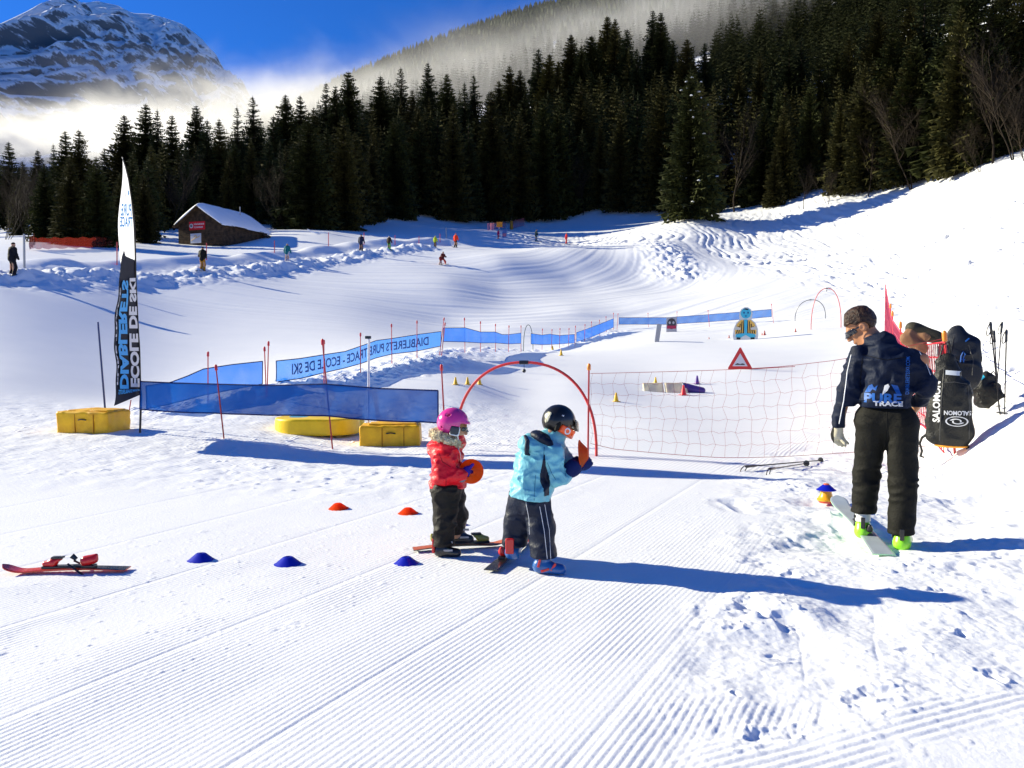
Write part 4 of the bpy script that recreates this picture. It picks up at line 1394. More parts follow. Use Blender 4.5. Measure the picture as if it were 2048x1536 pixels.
# boots
LIME = plastic("lime_plastic", (.30, .78, .02)); WPL = plastic("white_plastic", (.72, .73, .68)); BPL = plastic("black_plastic", (.012, .012, .013))
for heel, toe in ((I(1724, 1083, .07), I(1716, 1083, .36)), (I(1803, 1093, -.06), I(1815, 1093, .20))):
    sh, cu = boot(heel, toe, .30, .058)
    b_ = solid("boot", sh, (heel[0] - .25, heel[1] - .2, heel[2] - .02), (heel[0] + .25, heel[1] + .5, heel[2] + .42), .008, LIME, ins)
    solid("boot_cuff", sub(cu, grow(sh, .004)), (heel[0] - .25, heel[1] - .2, heel[2] - .02), (heel[0] + .25, heel[1] + .5, heel[2] + .42), .008, WPL, b_)
    for k in (.10, .17, .23):
        MB().box((heel[0] - .062, heel[1] + .05, heel[2] + k), (.010, .05, .010), bev=.004).build("buckle", BPL, b_)
    MB().box((heel[0], heel[1] - .050, heel[2] + .13), (.016, .012, .045), bev=.005).build("spine", BPL, b_)
# glove
CREAM = cloth("cream_leather", (.60, .55, .40), rough=.6, var=.12); 
gf = mitten(I(1668, 854, .06), I(1665, 872, .07), I(1671, 896, .09), I(1683, 889, .03), .048, curl=(.03, .02, 0), nrm=(.35, -1, 0), finger=.0125)
gl_ = solid("glove", gf, I(1645, 905, -.06), I(1695, 845, .2), .005, CREAM, ins)
solid("glove_palm", inter(grow(gf, .002), lambda P_: (P_[:, 0] - I(1660, 0)[0]) * 1. + (.03 - P_[:, 2] * 0) - .028), I(1645, 905, -.06), I(1695, 845, .2), .005, BLACK_CLOTH, gl_)
gf2 = mitten(I(1826, 812, .26), I(1818, 822, .31), I(1808, 838, .35), I(1806, 822, .28), .048, finger=.0125)
solid("glove", gf2, I(1785, 855, .16), I(1845, 800, .48), .006, CREAM, ins)

# ---- girl
G = Frame(898, 1109)
gi = empty("person", G.p, G.rz, "small child in red jacket and pink helmet holding an orange disc", "person")
REDJ = cloth("red_nylon", (.74, .004, .016), rough=.42, spec=.4, var=.2)
BLKT = cloth("black_snow_trousers", (.012, .010, .008), rough=.6)
ghc = G(908, 852, .0); GM = rot_to((.96, .12, -.20)); GSC = .92
def gh(f): return local(scaled(f, GSC), ghc, GM)
cran, hsk = head_fields()
fb = uni(.02, gh(hsk), cone(G(905, 868), G(898, 895), .045, .05), cone(G(896, 965), G(895, 900), .085, .085, .8),
         cone(G(888, 900, -.07), G(886, 944, -.10), .03, .028), cone(G(886, 944, -.10), G(922, 940, -.09), .026, .022),
         cone(G(902, 900, .08), G(908, 944, .11), .03, .028), cone(G(908, 944, .11), G(932, 946, .04), .026, .022),
         cone(G(893, 980, -.05), G(888, 1085, -.05), .06, .04), cone(G(904, 980, .06), G(913, 1075, .12), .06, .04))
solid("body", fb, (-.22, -.2, .02), (.22, .25, 1.16), .007, SKIN, gi)
PINK = plastic("pink_helmet_shell", (.72, .04, .28), rough=.22, coat=.5)
hel = uni(.02, grow(cran, .030), ell((-.035, 0, .03), (.105, .105, .105)))
hel = inter(hel, lambda P_: np.where(P_[:, 0] > .035, .052 + (P_[:, 0] - .035) * .10 - P_[:, 2], np.where(P_[:, 0] > -.035, .022 - P_[:, 2] + .0, -.055 - P_[:, 2])))
hel = uni(.006, hel, inter(sub(ell((.004, 0, .055), (.128, .100, .06)), grow(cran, .012)), rbox((.09, 0, .064), (.045, .085, .010), .006)))
hel = sub(hel, grow(cran, .008))
for s in (-1, 1):
    hel = sub(hel, rbox((.045, s * .045, .135), (.035, .006, .03), .004), rbox((-.075, s * .075, .10), (.02, .012, .012), .004), rbox((-.09, s * .06, -.005), (.02, .012, .008), .004))
helmet = solid("helmet", gh(hel), G(862, 885, -.2), G(952, 800, .2), .005, PINK, gi)
GREY = plastic("grey_padding", (.055, .06, .068), rough=.7, coat=0)
pad = uni(0, *[inter(rbox((-.004, s * .098, -.012), (.036, .022, .036), .020), grow(hsk, .034)) for s in (-1, 1)])
pad_o = solid("ear_pad", gh(pad), G(862, 885, -.2), G(952, 800, .2), .005, GREY, helmet)
rim = uni(0, *[inter(sub(rbox((.000, s * .098, -.015), (.042, .024, .042), .022), rbox((-.005, s * .098, -.008), (.036, .06, .035), .018)), grow(hsk, .036)) for s in (-1, 1)])
solid("ear_pad_trim", gh(rim), G(862, 885, -.2), G(952, 800, .2), .0045, WHITE_TRIM, helmet)
ggl = inter(sub(grow(hsk, .012), grow(hsk, .004)), rbox((.095, 0, .008), (.04, .062, .019), .008))
ggl = uni(0, ggl, rbox((.045, .072, .014), (.05, .003, .004), .002), rbox((.045, -.072, .014), (.05, .003, .004), .002))
solid("sunglasses", gh(ggl), G(880, 885, -.2), G(952, 820, .2), .004, GLASS, gi, relax=0)
hairg = inter(grow(hsk, .006), rbox((.05, 0, .04), (.05, .09, .03), .01))
solid("hair", gh(crease(hairg, .004, 60, 60, 20, 3)), G(880, 885, -.2), G(952, 820, .2), .005, mat("blond_hair", (.30, .15, .05), rough=.5, var=.3, vscale=40), gi, relax=0)
strap = MB().tube([Vector(ghc) + Vector(GM @ V3(.03, -.10, -.05) * GSC), Vector(ghc) + Vector(GM @ V3(.055, -.062, -.10) * GSC), Vector(ghc) + Vector(GM @ V3(.06, 0, -.135) * GSC)], .006, 6)
strap.build("chin_strap", WHITE_TRIM, helmet, smooth=True)
jg = uni(.05, cone(G(896, 962), G(895, 902), .122, .098, .88), cone(G(896, 905, -.06), G(898, 905, .06), .075, .075))
jg = uni(.035, jg, cone(G(889, 898, -.075), G(885, 945, -.105), .060, .056), cone(G(904, 900, .085), G(910, 945, .11), .056, .05), ell(G(876, 893, 0), (.062, .085, .055)))
jg = uni(.03, jg, cone(G(885, 945, -.105), G(921, 941, -.10), .054, .043), cone(G(910, 945, .11), G(931, 948, .05), .046, .04))
jg = uni(.03, jg, cone(G(906, 888, .0), G(917, 880, .01), .062, .05))
jg = crease(jg, .016, 7, 7, 14, 7); jg = crease(jg, .011, 17, 15, 24, 8)
jg = inter(jg, lambda P_: G(0, 977)[2] + .10 * P_[:, 0] - P_[:, 2])
gj = solid("jacket", jg, (-.24, -.24, .4), (.24, .26, 1.0), .0062, REDJ, gi)
bg_ = bvh_of(gj); RSEAM = cloth("dark_red_seam", (.22, .004, .012)); 
def seams(Fm, bvx, lst, m, par, wd=.0025):
    for pl in lst: strip(bvx, [(Fm(u, v)[0], Fm(u, v)[2]) for u, v in pl], wd, 0, m, par, "seam")
seams(G, bg_, [[(879, 897), (886, 915), (902, 925)], [(867, 968), (895, 969), (922, 968)], [(917, 900), (921, 925)], [(893, 948), (892, 968)]], RSEAM, gj)
seams(G, bg_, [[(915, 886), (921, 900), (923, 920)]], WHITE_TRIM, gj, .003)
FUR = mat("fur_trim", (.78, .64, .42), rough=.9, var=.35, vscale=30, bump=1., bscale=90)
FM = rot_to((.83, 0, .52))
fur = torus((0, 0, 0), .085, .040, None, 1.05)
FR = np.array(Matrix.Rotation(R(24), 3, 'Y'), np.float32)
fur = local(torus((0, 0, 0), .094, .036, None, 1.0), G(893, 873, 0), FR)
furn = lambda P_: fur(P_) - .014 * noise3(P_ * 55.) - .011 * noise3(P_ * 120.)
fo = solid("fur_trim", furn, G(845, 905, -.2), G(940, 840, .2), .0055, FUR, gi, relax=0)
# strands standing off the fur
rv = random.Random(9); fm = MB()
for p in rv.sample(list(fo.data.vertices), min(1500, len(fo.data.vertices))):
    c_ = p.co; n_ = (p.normal + Vector((rv.gauss(0, .5), rv.gauss(0, .5), rv.gauss(0, .5)))).normalized()
    s_ = n_.cross(Vector((rv.random(), rv.random(), rv.random()))).normalized() * .0022
    fm.add([c_ - s_, c_ + s_, c_ + n_ * rv.uniform(.012, .026)], [(0, 1, 2)])
obj("fur_strands", raw_mesh("fur_strands", fm.v, fm.f), FUR, fo)
tg = uni(.04, cone(G(893, 972, -.03), G(902, 972, .03), .105, .105, .95), cone(G(892, 982, -.05), G(891, 1035, -.055), .092, .078), cone(G(904, 982, .055), G(914, 1030, .075), .088, .074))
tg = uni(.03, tg, cone(G(891, 1035, -.055), G(886, 1078, -.05), .080, .076), cone(G(914, 1030, .075), G(912, 1070, .12), .074, .070))
tg = crease(tg, .014, 8, 8, 15, 11); tg = crease(tg, .005, 18, 18, 24, 12)
tg = inter(tg, lambda P_: np.where(P_[:, 1] < .03, G(0, 1087)[2], G(0, 1073)[2]) - P_[:, 2])
solid("trousers", tg, (-.24, -.24, .06), (.24, .3, .62), .007, BLKT, gi)
RPL = plastic("red_plastic", (.62, .012, .012))
for (he, to, yo) in ((G(880, 1107, -.05), G(917, 1108, -.08), 0), (G(914, 1094, .15), G(944, 1095, .14), 1)):
    sh, cu = boot(he, to, .19, .044, .02)
    b_ = solid("boot", uni(.01, sh, cu), (he[0] - .12, he[1] - .15, he[2] - .02), (to[0] + .12, he[1] + .15, he[2] + .28), .006, BPL, gi)
    if not yo: MB().box((he[0] - .05, he[1], he[2] + .075), (.010, .035, .05), bev=.006).build("heel_spoiler", RPL, b_)
    for k in (.05, .11): MB().box((he[0] + .06, he[1] - .05, he[2] + k), (.035, .006, .008), bev=.003).build("buckle", plastic("grey_metal", (.35, .36, .38)), b_)
VIO = cloth("violet_blue_fleece", (.05, .018, .30), rough=.8)
gm = mitten(G(921, 941, -.10), G(932, 937, -.10), G(947, 935, -.085), G(946, 922, -.11), .036, curl=(.0, .015, -.01), nrm=(0, -1, 0), finger=.0115)
gv = solid("glove", gm, G(908, 965, -.2), G(965, 905, 0), .005, VIO, gi)
gm2 = mitten(G(931, 948, .05), G(940, 948, .0), G(948, 938, -.035), G(940, 935, .0), .034, nrm=(0, -1, 0), finger=.0115)
solid("glove", gm2, G(915, 975, -.12), G(970, 915, .12), .0055, VIO, gi)
# a thumb pulled up and a grey cuff
solid("glove_cuff", cone(G(917, 945, -.10), G(924, 949, -.10), .036, .034), G(905, 970, -.2), G(935, 930, 0), .005, plastic("grey_cuff", (.16, .18, .24), rough=.8, coat=0), gv)

# ---- boy
B = Frame(1068, 1138)
bo = empty("person", B.p, B.rz, "child in light blue jacket and black helmet bending over an orange marker", "person")
CYAN = cloth("light_blue_nylon", (.17, .50, .58), rough=.45, spec=.4, var=.1)
NAVY2 = cloth("dark_navy_nylon", (.007, .012, .030), rough=.5, spec=.25)
bhc = B(1116, 851, .07); BM = rot_to((.80, .36, -.48)); BSC = .94
def bh(f): return local(scaled(f, BSC), bhc, BM)
fb = uni(.02, bh(hsk), cone(B(1108, 868, .05), B(1096, 890, .04), .048, .052), cone(B(1062, 980), B(1088, 900, .04), .095, .09, .8),
         cone(B(1104, 897, -.07), B(1112, 942, -.10), .03, .028), cone(B(1112, 942, -.10), B(1136, 938, -.05), .026, .022),
         cone(B(1112, 897, .12), B(1140, 936, .14), .03, .028), cone(B(1140, 936, .14), B(1160, 930, .10), .026, .022),
         cone(B(1042, 995, .05), B(1026, 1105, .05), .065, .042), cone(B(1075, 995, -.05), B(1087, 1115, -.09), .065, .042))
solid("body", fb, (-.25, -.25, .02), (.42, .32, 1.2), .007, SKIN, bo)
BH = plastic("black_helmet_shell", (.008, .008, .009), rough=.32, coat=.15)
helb = uni(.02, grow(cran, .032), ell((-.035, 0, .035), (.105, .108, .105)))
helb = inter(helb, lambda P_: np.where(P_[:, 0] > .03, .045 - P_[:, 2], np.where(P_[:, 0] > -.03, .02 - P_[:, 2], -.055 - P_[:, 2])))
helb = sub(helb, grow(cran, .008))
LOB, HIB = B(1070, 890, -.15), B(1165, 795, .32)
hb = solid("helmet", bh(helb), LOB, HIB, .005, BH, bo)
vis = inter(sub(grow(uni(.02, cran, ell((.03, 0, .02), (.09, .075, .07))), .046), grow(uni(.02, cran, ell((.03, 0, .02), (.09, .075, .07))), .040)), rbox((.09, 0, .070), (.075, .10, .034), .015))
solid("visor", bh(vis), LOB, HIB, .0045, mat("smoked_visor", (.045, .035, .022), rough=.08, spec=.7, coat=.7), hb)
epd = uni(0, *[inter(rbox((-.068, s * .10, -.008), (.032, .022, .040), .018), grow(hsk, .03)) for s in (-1, 1)])
solid("ear_pad", bh(epd), LOB, HIB, .005, BLACK_CLOTH, hb)
sticker = rbox((-.055, -.108, .085), (.012, .006, .012), .003)
solid("sticker", bh(inter(sticker, grow(helb, .002))), LOB, HIB, .004, WHITE_TRIM, hb, relax=0)
backclip = inter(sub(grow(helb, .006), grow(helb, .0)), rbox((-.140, -.05, .02), (.02, .018, .045), .01))
solid("goggle_clip", bh(backclip), LOB, HIB, .0045, plastic("cream_plastic", (.6, .57, .42)), hb, relax=0)
ORG = plastic("orange_goggle_frame", (.95, .10, .0), rough=.3)
gog = inter(sub(grow(hsk, .036), grow(hsk, .003)), rbox((.050, 0, -.008), (.080, .115, .034), .02))
gg = solid("goggles", bh(gog), LOB, HIB, .0045, ORG, bo)
solid("goggle_trim", bh(inter(sub(grow(hsk, .050), grow(hsk, .014)), torus((.034, -.109, -.008), .020, .008, np.array(Matrix.Rotation(R(90), 3, 'X'), np.float32)))), LOB, HIB, .004, WHITE_TRIM, gg, relax=0)
jb = uni(.06, cone(B(1061, 992, -.01), B(1072, 925, .02), .146, .135, 1.12), cone(B(1072, 925, .02), B(1093, 893, .05), .130, .095, .95))
jb = uni(.04, jb, cone(B(1106, 897, -.07), B(1112, 945, -.10), .066, .055), cone(B(1112, 897, .12), B(1138, 938, .14), .06, .05))
jb = uni(.03, jb, cone(B(1112, 945, -.10), B(1134, 941, -.05), .054, .046), cone(B(1138, 938, .14), B(1158, 932, .11), .05, .044))
jb = uni(.03, jb, cone(B(1096, 888, .05), B(1108, 872, .06), .082, .075))
hood = ell(B(1064, 884, -.02), (.088, .105, .058), np.array(Matrix.Rotation(R(18), 3, 'Y'), np.float32))
jb = uni(.025, jb, hood)
jb0 = jb
jb = crease(jb, .015, 7, 7, 10, 14); jb = crease(jb, .010, 16, 14, 22, 15)
jb = inter(jb, lambda P_: B(0, 992)[2] - .14 * P_[:, 0] - P_[:, 2])
LOJ, HIJ = (-.3, -.26, .42), (.45, .34, 1.12)
jo = solid("jacket", jb, LOJ, HIJ, .007, CYAN, bo)
bvj = bvh_of(jo); seams(B, bvj, [[(1071, 940), (1069, 965), (1068, 988)], [(1088, 886), (1087, 900)], [(1094, 915), (1102, 935), (1110, 948)], [(1128, 918), (1130, 945)]], cloth("teal_seam", (.05, .20, .28)), jo)
hl = crease(uni(.03, ell(B(1081, 870, -.01), (.075, .100, .040), np.array(Matrix.Rotation(R(22), 3, 'Y'), np.float32)), cone(B(1098, 878, -.09), B(1104, 893, -.115), .028, .016)), .006, 12, 12, 16, 21)
solid("hood_lining", hl, LOJ, HIJ, .006, NAVY2, jo)
rimh = MB().tube([B(1050, 866, -.06), B(1055, 874, -.125), B(1054, 886, -.13), B(1053, 899, -.10), B(1060, 902, -.09)], [.012, .016, .018, .016, .008], 8)
rimh.build("hood_trim", NAVY2, jo, smooth=True)
def side_panel(P_):
    x, z = P_[:, 0], P_[:, 2]
    pts = [(900, 1088, 1.5), (922, 1087, 4), (940, 1088, 9), (955, 1090, 10), (968, 1092, 6), (982, 1093, 5)]
    zz = np.array([B(0, v)[2] for v, _, _ in pts])[::-1]; cx = np.array([B(u, 0)[0] for _, u, _ in pts])[::-1]; hw = np.array([w_ / B.s for _, _, w_ in pts])[::-1]
    return np.maximum(np.maximum(np.abs(x - np.interp(z, zz, cx)) - np.interp(z, zz, hw), np.maximum(zz[0] - z, z - zz[-1])), P_[:, 1] - .03)
solid("side_panel", inter(grow(jb, .004), side_panel), LOJ, HIJ, .006, NAVY2, jo)
tb = uni(.05, cone(B(1048, 996, .02), B(1066, 996, -.02), .092, .092, .95), cone(B(1043, 1000, .04), B(1034, 1045, .07), .090, .086), cone(B(1074, 1000, -.035), B(1083, 1050, -.06), .090, .085))
tb = uni(.03, tb, cone(B(1034, 1045, .07), B(1029, 1088, .05), .088, .082), cone(B(1083, 1050, -.06), B(1087, 1102, -.08), .086, .084))
tb = crease(tb, .011, 8, 8, 14, 17); tb = crease(tb, .004, 18, 18, 24, 18)
tb = inter(tb, lambda P_: np.where(P_[:, 0] < -.03, B(0, 1094)[2], B(0, 1107)[2]) - P_[:, 2])
to_ = solid("trousers", tb, (-.3, -.26, .06), (.25, .3, .66), .007, NAVY2, bo)
bvt = bvh_of(to_)
for pl in ([(1079, 1003), (1088, 1050), (1094, 1104)], [(1089, 1000), (1098, 1050), (1101, 1106)], [(1052, 996), (1058, 1030), (1059, 1060)]):
    strip(bvt, [(B(u, v)[0], B(u, v)[2]) for u, v in pl], .0022, 0, WHITE_TRIM, to_, "piping")
BLUB = plastic("blue_boot_plastic", (.015, .10, .33))
he, to = B(1080, 1136, -.09), B(1124, 1137, -.14)
sh, cu = boot(he, to, .15, .05, .01)
b_ = solid("boot", uni(.012, sh, cu), (he[0] - .12, he[1] - .18, he[2] - .02), (to[0] + .12, he[1] + .15, he[2] + .3), .006, BLUB, bo)
for u_, v_, a_ in ((1106, 1122, 60), (1078, 1114, 75), (1090, 1128, 20)): 
    q = B(u_, v_, -.155); MB().box(q, (.030, .006, .008), Matrix.Rotation(R(-a_), 3, 'Y'), bev=.003).build("buckle", RPL, b_)
he, to = B(1024, 1118, .02), B(1036, 1112, .22)
sh, cu = boot(he, to, .17, .048, .02)
b_ = solid("boot", uni(.012, sh, cu), (he[0] - .15, he[1] - .15, he[2] - .02), (to[0] + .15, to[1] + .15, he[2] + .3), .006, BLUB, bo)
MB().box((he[0] - .018, he[1] - .045, he[2] + .10), (.030, .014, .055), bev=.008).build("heel_spoiler", RPL, b_)
NVG = cloth("dark_blue_fleece", (.008, .018, .10), rough=.85)
g1 = uni(.02, mitten(B(1134, 941, -.05), B(1147, 930, -.02), B(1158, 922, .02), B(1152, 920, -.05), .052, curl=(.01, .02, .0), nrm=(0, -1, 0), finger=.016), ell(B(1144, 932, -.03), (.062, .055, .058)))
solid("glove", g1, B(1120, 962, -.16), B(1182, 895, .12), .006, NVG, bo)
g2 = uni(.02, mitten(B(1158, 932, .11), B(1168, 928, .09), B(1179, 917, .06), B(1166, 915, .06), .044, nrm=(0, -1, 0), finger=.015), ell(B(1168, 927, .085), (.05, .045, .042)))
solid("glove", g2, B(1140, 962, -.05), B(1200, 895, .22), .006, NVG, bo)

# ---- small skiers far off
def hexc(h): return lin(tuple(int(h[i:i + 2], 16) / 255 for i in (0, 2, 4)))
def small_skier(u, v, px, jac, tro, hat, face, label, wide=.13, crouch=0., arms="hang", skis=True, group=None, bald=False):
    p = at(u, v, 20)
    Hh = px * p.y / F
    k = Hh / 1.78
    rz = -math.atan2(p.x, p.y)
    o = empty("person", p, rz, label, "skier", group)
    cf, sf = cos(face), sin(face)
    def T(f, s, z): return ((f * cf - s * sf) * k, (f * sf + s * cf) * k, z * k)
    zc = 1 - crouch
    hip = .92 * zc; sho = hip + .50 - .12 * crouch; ln = .05 + .35 * crouch
    hd_ = (ln + .04, 0, sho + .22)
    A = lambda n, c: cloth("skier_" + n + "_" + c, hexc(c), var=.1)
    bod = uni(.03 * k, ell(T(*hd_), (.10 * k, .095 * k, .12 * k)), cone(T(ln, 0, sho + .1), T(ln, 0, sho), .06 * k, .08 * k), cone(T(0, 0, hip), T(ln, 0, sho), .11 * k, .12 * k),
              *[cone(T(0, s * .1, hip), T(0, s * wide, .1), .07 * k, .05 * k) for s in (-1, 1)])
    lo = (-.75 * k, -.75 * k, -.03); hi = (.75 * k, .75 * k, 1.95 * k)
    h = .035 * k
    solid("body", bod, lo, hi, .03 * k, SKIN, o)
    jf = uni(.08 * k, cone(T(0, 0, hip), T(ln, 0, sho - .05), .19 * k, .20 * k))
    jf = uni(.06 * k, jf, cone(T(ln, -.12, sho), T(ln, .12, sho), .12 * k, .12 * k), cone(T(ln, 0, sho + .05), T(ln, 0, sho + .13), .08 * k, .07 * k))
    for s in (-1, 1):
        if arms == "hang": e, w_ = (ln + .03, s * .30, sho - .30), (ln + .12, s * .32, sho - .52)
        elif arms == "bar": e, w_ = (ln - .02, s * .27, sho - .30), (ln + .22, s * .16, sho - .38)
        elif arms == "fore": e, w_ = (ln + .15, s * .26, sho - .28), (ln + .40, s * .22, sho - .30)
        jf = uni(.05 * k, jf, cone(T(ln, s * .20, sho), T(*e), .085 * k, .07 * k), cone(T(*e), T(*w_), .068 * k, .058 * k))
    jf = crease(jf, .02 * k, 5 / k, 5 / k, 7 / k, int(u) % 17)
    solid("jacket", jf, lo, hi, h, A("jacket", jac), o)
    tf = uni(.05 * k, *[uni(.04 * k, cone(T(0, s * .08, hip), T(.10 + .2 * crouch, s * (wide * .8), hip * .52), .125 * k, .10 * k), cone(T(.10 + .2 * crouch, s * (wide * .8), hip * .52), T(0, s * wide, .14), .10 * k, .095 * k)) for s in (-1, 1)])
    solid("trousers", tf, lo, hi, h, A("trousers", tro), o)
    solid("boots", uni(0, *[cone(T(-.05, s * wide, .07), T(.16, s * wide, .06), .065 * k, .055 * k) for s in (-1, 1)]), lo, hi, .03 * k, BPL, o)
    solid("hat", inter(grow(ell(T(*hd_), (.105 * k, .10 * k, .125 * k)), .018 * k), plane((cf * .25, sf * .25, -1), -(hd_[2] - .0) * k + .25 * hd_[0] * k)), lo, hi, .025 * k, A("hat", hat), o)
    if skis:
        for s in (-1, 1):
            mb = MB().box((0, 0, 0), (.80 * k, .05 * k, .014 * k)); 
            so = mb.build("ski", plastic("skier_ski", (.05, .05, .06)), o)
            so.location = T(.10, s * wide, .02); so.rotation_euler = (0, 0, face + s * (wide - .13) * -.3)
    return o
LIFTG = "skiers riding up the lift track"
RIDE = R(62)
small_skier(25, 553, 68, "15141a", "16141a", "151313", R(25), "skier all in black at the far left end of the lift track", wide=.17)
sk2 = small_skier(405, 543, 49, "191512", "b0781a", "1a1512", RIDE, "skier in black jacket and ochre trousers on the lift track", arms="bar")
small_skier(574, 525, 38, "0f6670", "b9b2bd", "7d8a97", RIDE, "skier in teal jacket and pale grey trousers on the lift track", arms="hang")
small_skier(722, 503, 34, "1b2340", "171c30", "14141a", RIDE, "skier in navy jacket and dark trousers on the lift track", arms="hang")
small_skier(778, 500, 28, "3a2b22", "2fae2a", "c9c4c0", RIDE, "skier in brown jacket and bright green trousers on the lift track", arms="hang")
small_skier(870, 495, 23, "a6b81c", "1b1b1f", "b6c42c", RIDE, "skier in yellow green jacket and black trousers on the lift track", arms="hang")
small_skier(911, 495, 28, "e23a1c", "1d181a", "c92f1c", RIDE, "skier in bright orange red jacket and black trousers on the lift track", arms="hang")
small_skier(885, 529, 29, "5a1c1c", "c03a3a", "3a1514", R(-60), "crouching skier in maroon snowploughing down with legs wide apart", wide=.40, crouch=.22, arms="fore")
small_skier(881, 530, 20, "7d2626", "b9a79d", "4d1a1c", R(-75), "small child in dark red skiing between the legs of the crouching skier", wide=.2, crouch=.1, arms="fore")
small_skier(996, 478, 18, "c01f5c", "b01c50", "7a1c3a", R(20), "person in magenta suit standing below the netted trail sign", skis=False)
small_skier(1072, 483, 24, "16313a", "24617a", "14181c", R(20), "skier in dark teal at the top of the piste")
small_skier(1132, 488, 22, "d0242c", "cf2a32", "a01c22", R(10), "skier all in red at the top of the piste", wide=.2)
# ------------------------------------------------------------------ piste furniture
RED = plastic("red_pole_plastic", (.62, .018, .022), rough=.4); ORC = plastic("orange_cap", (.90, .26, .01))
REDD = plastic("dark_red_plastic", (.42, .012, .016), rough=.4)
BLUEP = plastic("blue_pole_plastic", (.008, .022, .12), rough=.4)
GREYP = plastic("grey_pole_metal", (.30, .30, .31), rough=.45)
def pole(ub, vb, ut, vt, label, group=None, m=RED, cap=RED, r=.013, d=None, name="net_pole", cat="pole", capname="cap", caph=.05):
    b = at(ub, vb) if d is None else P(ub, vb, d)
    t = P(ut, vt, b.y)
    o = empty(name, b, 0, label, cat, group)
    q = t - b
    MB().tube([q * (-.12 / q.length), q * .5, q], [r, r, r * .9], 8).build("shaft", m, o, smooth=True)
    if cap is not None:
        n_ = q.normalized()
        MB().tube([q - n_ * caph, q - n_ * caph * .8, q + n_ * caph * .6, q + n_ * caph], [r * 1.2, r * 2.0, r * 1.9, r * .9], 8).build(capname, cap, o, smooth=True)
    return o
BLUE_NET = None
def net_mat(name, c, trans, fs=220.):
    m = bpy.data.materials.new(name); m.use_nodes = True
    n = m.node_tree; b = n.nodes["Principled BSDF"]; out = n.nodes["Material Output"]
    b.inputs['Base Color'].default_value = (*c, 1); b.inputs['Roughness'].default_value = .6; b.inputs['Specular IOR Level'].default_value = .2
    tl = n.nodes.new("ShaderNodeBsdfTranslucent"); tl.inputs[0].default_value = (*[min(1, x * 1.6) for x in c], 1)
    m1 = n.nodes.new("ShaderNodeMixShader"); m1.inputs[0].default_value = .35
    n.links.new(b.outputs[0], m1.inputs[1]); n.links.new(tl.outputs[0], m1.inputs[2])
    tp = n.nodes.new("ShaderNodeBsdfTransparent"); tp.inputs[0].default_value = (.75, .86, 1, 1)
    tc = n.nodes.new("ShaderNodeTexCoord"); no = n.nodes.new("ShaderNodeTexNoise"); no.inputs['Scale'].default_value = 2.2; no.inputs['Detail'].default_value = 3
    n.links.new(tc.outputs['Object'], no.inputs['Vector'])
    mr = n.nodes.new("ShaderNodeMapRange"); mr.inputs[1].default_value = .3; mr.inputs[2].default_value = .7; mr.inputs[3].default_value = trans - .06; mr.inputs[4].default_value = trans + .06
    n.links.new(no.outputs[0], mr.inputs[0])
    m2 = n.nodes.new("ShaderNodeMixShader"); n.links.new(mr.outputs[0], m2.inputs[0]); n.links.new(m1.outputs[0], m2.inputs[1]); n.links.new(tp.outputs[0], m2.inputs[2])
    n.links.new(m2.outputs[0], out.inputs['Surface'])
    return m
BN_DARK = net_mat("blue_mesh_dense", (.005, .095, .40), .12)
BN = net_mat("blue_mesh", (.010, .13, .55), .18)
BN_PALE = net_mat("blue_mesh_pale", (.025, .19, .60), .22)
HEM = cloth("blue_webbing", (.006, .022, .12))
INK = cloth("grey_blue_ink", (.05, .12, .34))
def net_panel(cols, m, label, group=None, wave=.03, text=None, sag=.0):
    """cols: (u, vtop, vbottom, d); a hanging mesh banner with hemmed edges"""
    o = empty("net_banner", P(cols[0][0], cols[0][2], cols[0][3]), 0, label, "net banner", group)
    U = np.array([c[0] for c in cols], float); L = np.concatenate([[0], np.cumsum(np.hypot(np.diff(U), 40))])
    L = L / L[-1]
    def fn(s, t):
        u = np.interp(s, L, U); vt = np.interp(s, L, [c[1] for c in cols]); vb = np.interp(s, L, [c[2] for c in cols])
        d = np.interp(s, L, [c[3] for c in cols])
        q = P(u, vb + (vt - vb) * t, d)
        k = q.x * 1.7
        q.y += wave * (sin(k * 2.1 + t * 2) + .6 * sin(k * 5.3 + 1 - t * 3)) * (.35 + .65 * (1 - t))
        return q - o.location
    ns = max(30, int(len(cols) * 12)); ntt = 6
    V = [fn(i / ns, j / ntt) for i in range(ns + 1) for j in range(ntt + 1)]
    Fq = np.array([(i * (ntt + 1) + j, (i + 1) * (ntt + 1) + j, (i + 1) * (ntt + 1) + j + 1, i * (ntt + 1) + j + 1) for i in range(ns) for j in range(ntt)])
    sh = obj("mesh_panel", raw_mesh("mesh_panel", [tuple(v) for v in V], Fq), m, o)
    h = MB()
    for t in (0, 1): h.tube([fn(i / ns, t) for i in range(ns + 1)], .011, 5)
    for s in (0, 1): h.tube([fn(s, j / 4) for j in range(5)], .011, 5)
    h.build("hem", HEM, o, smooth=True)
    if text:
        for body, bx in text:
            lettering(body, lambda s, t: fn(s, t) + Vector((0, -.012, 0)), INK, sh, bold=.02, cuts=1, box=bx, mirror=True)
    return o
GN = "blue mesh banners fencing the beginners' track"
net_panel([(281, 763, 818, 12.95), (350, 766, 824, 12.9), (430, 768, 827, 12.8), (545, 771, 830, 12.5), (650, 768, 832, 12.25), (760, 777, 841, 12.1), (876, 781, 846, 11.95)],
          BN_DARK, "long dark blue mesh banner beside the feather flag, in front of yellow mats", GN, .035)
net_panel([(292, 772, 818, 15.2), (340, 765, 808, 15.6), (375, 752, 799, 16.0), (407, 738, 790, 16.4), (465, 729, 779, 17.2), (525, 722.5, 768, 17.9)],
          BN, "blue mesh banner rising from behind the dark front one near the flag", GN)
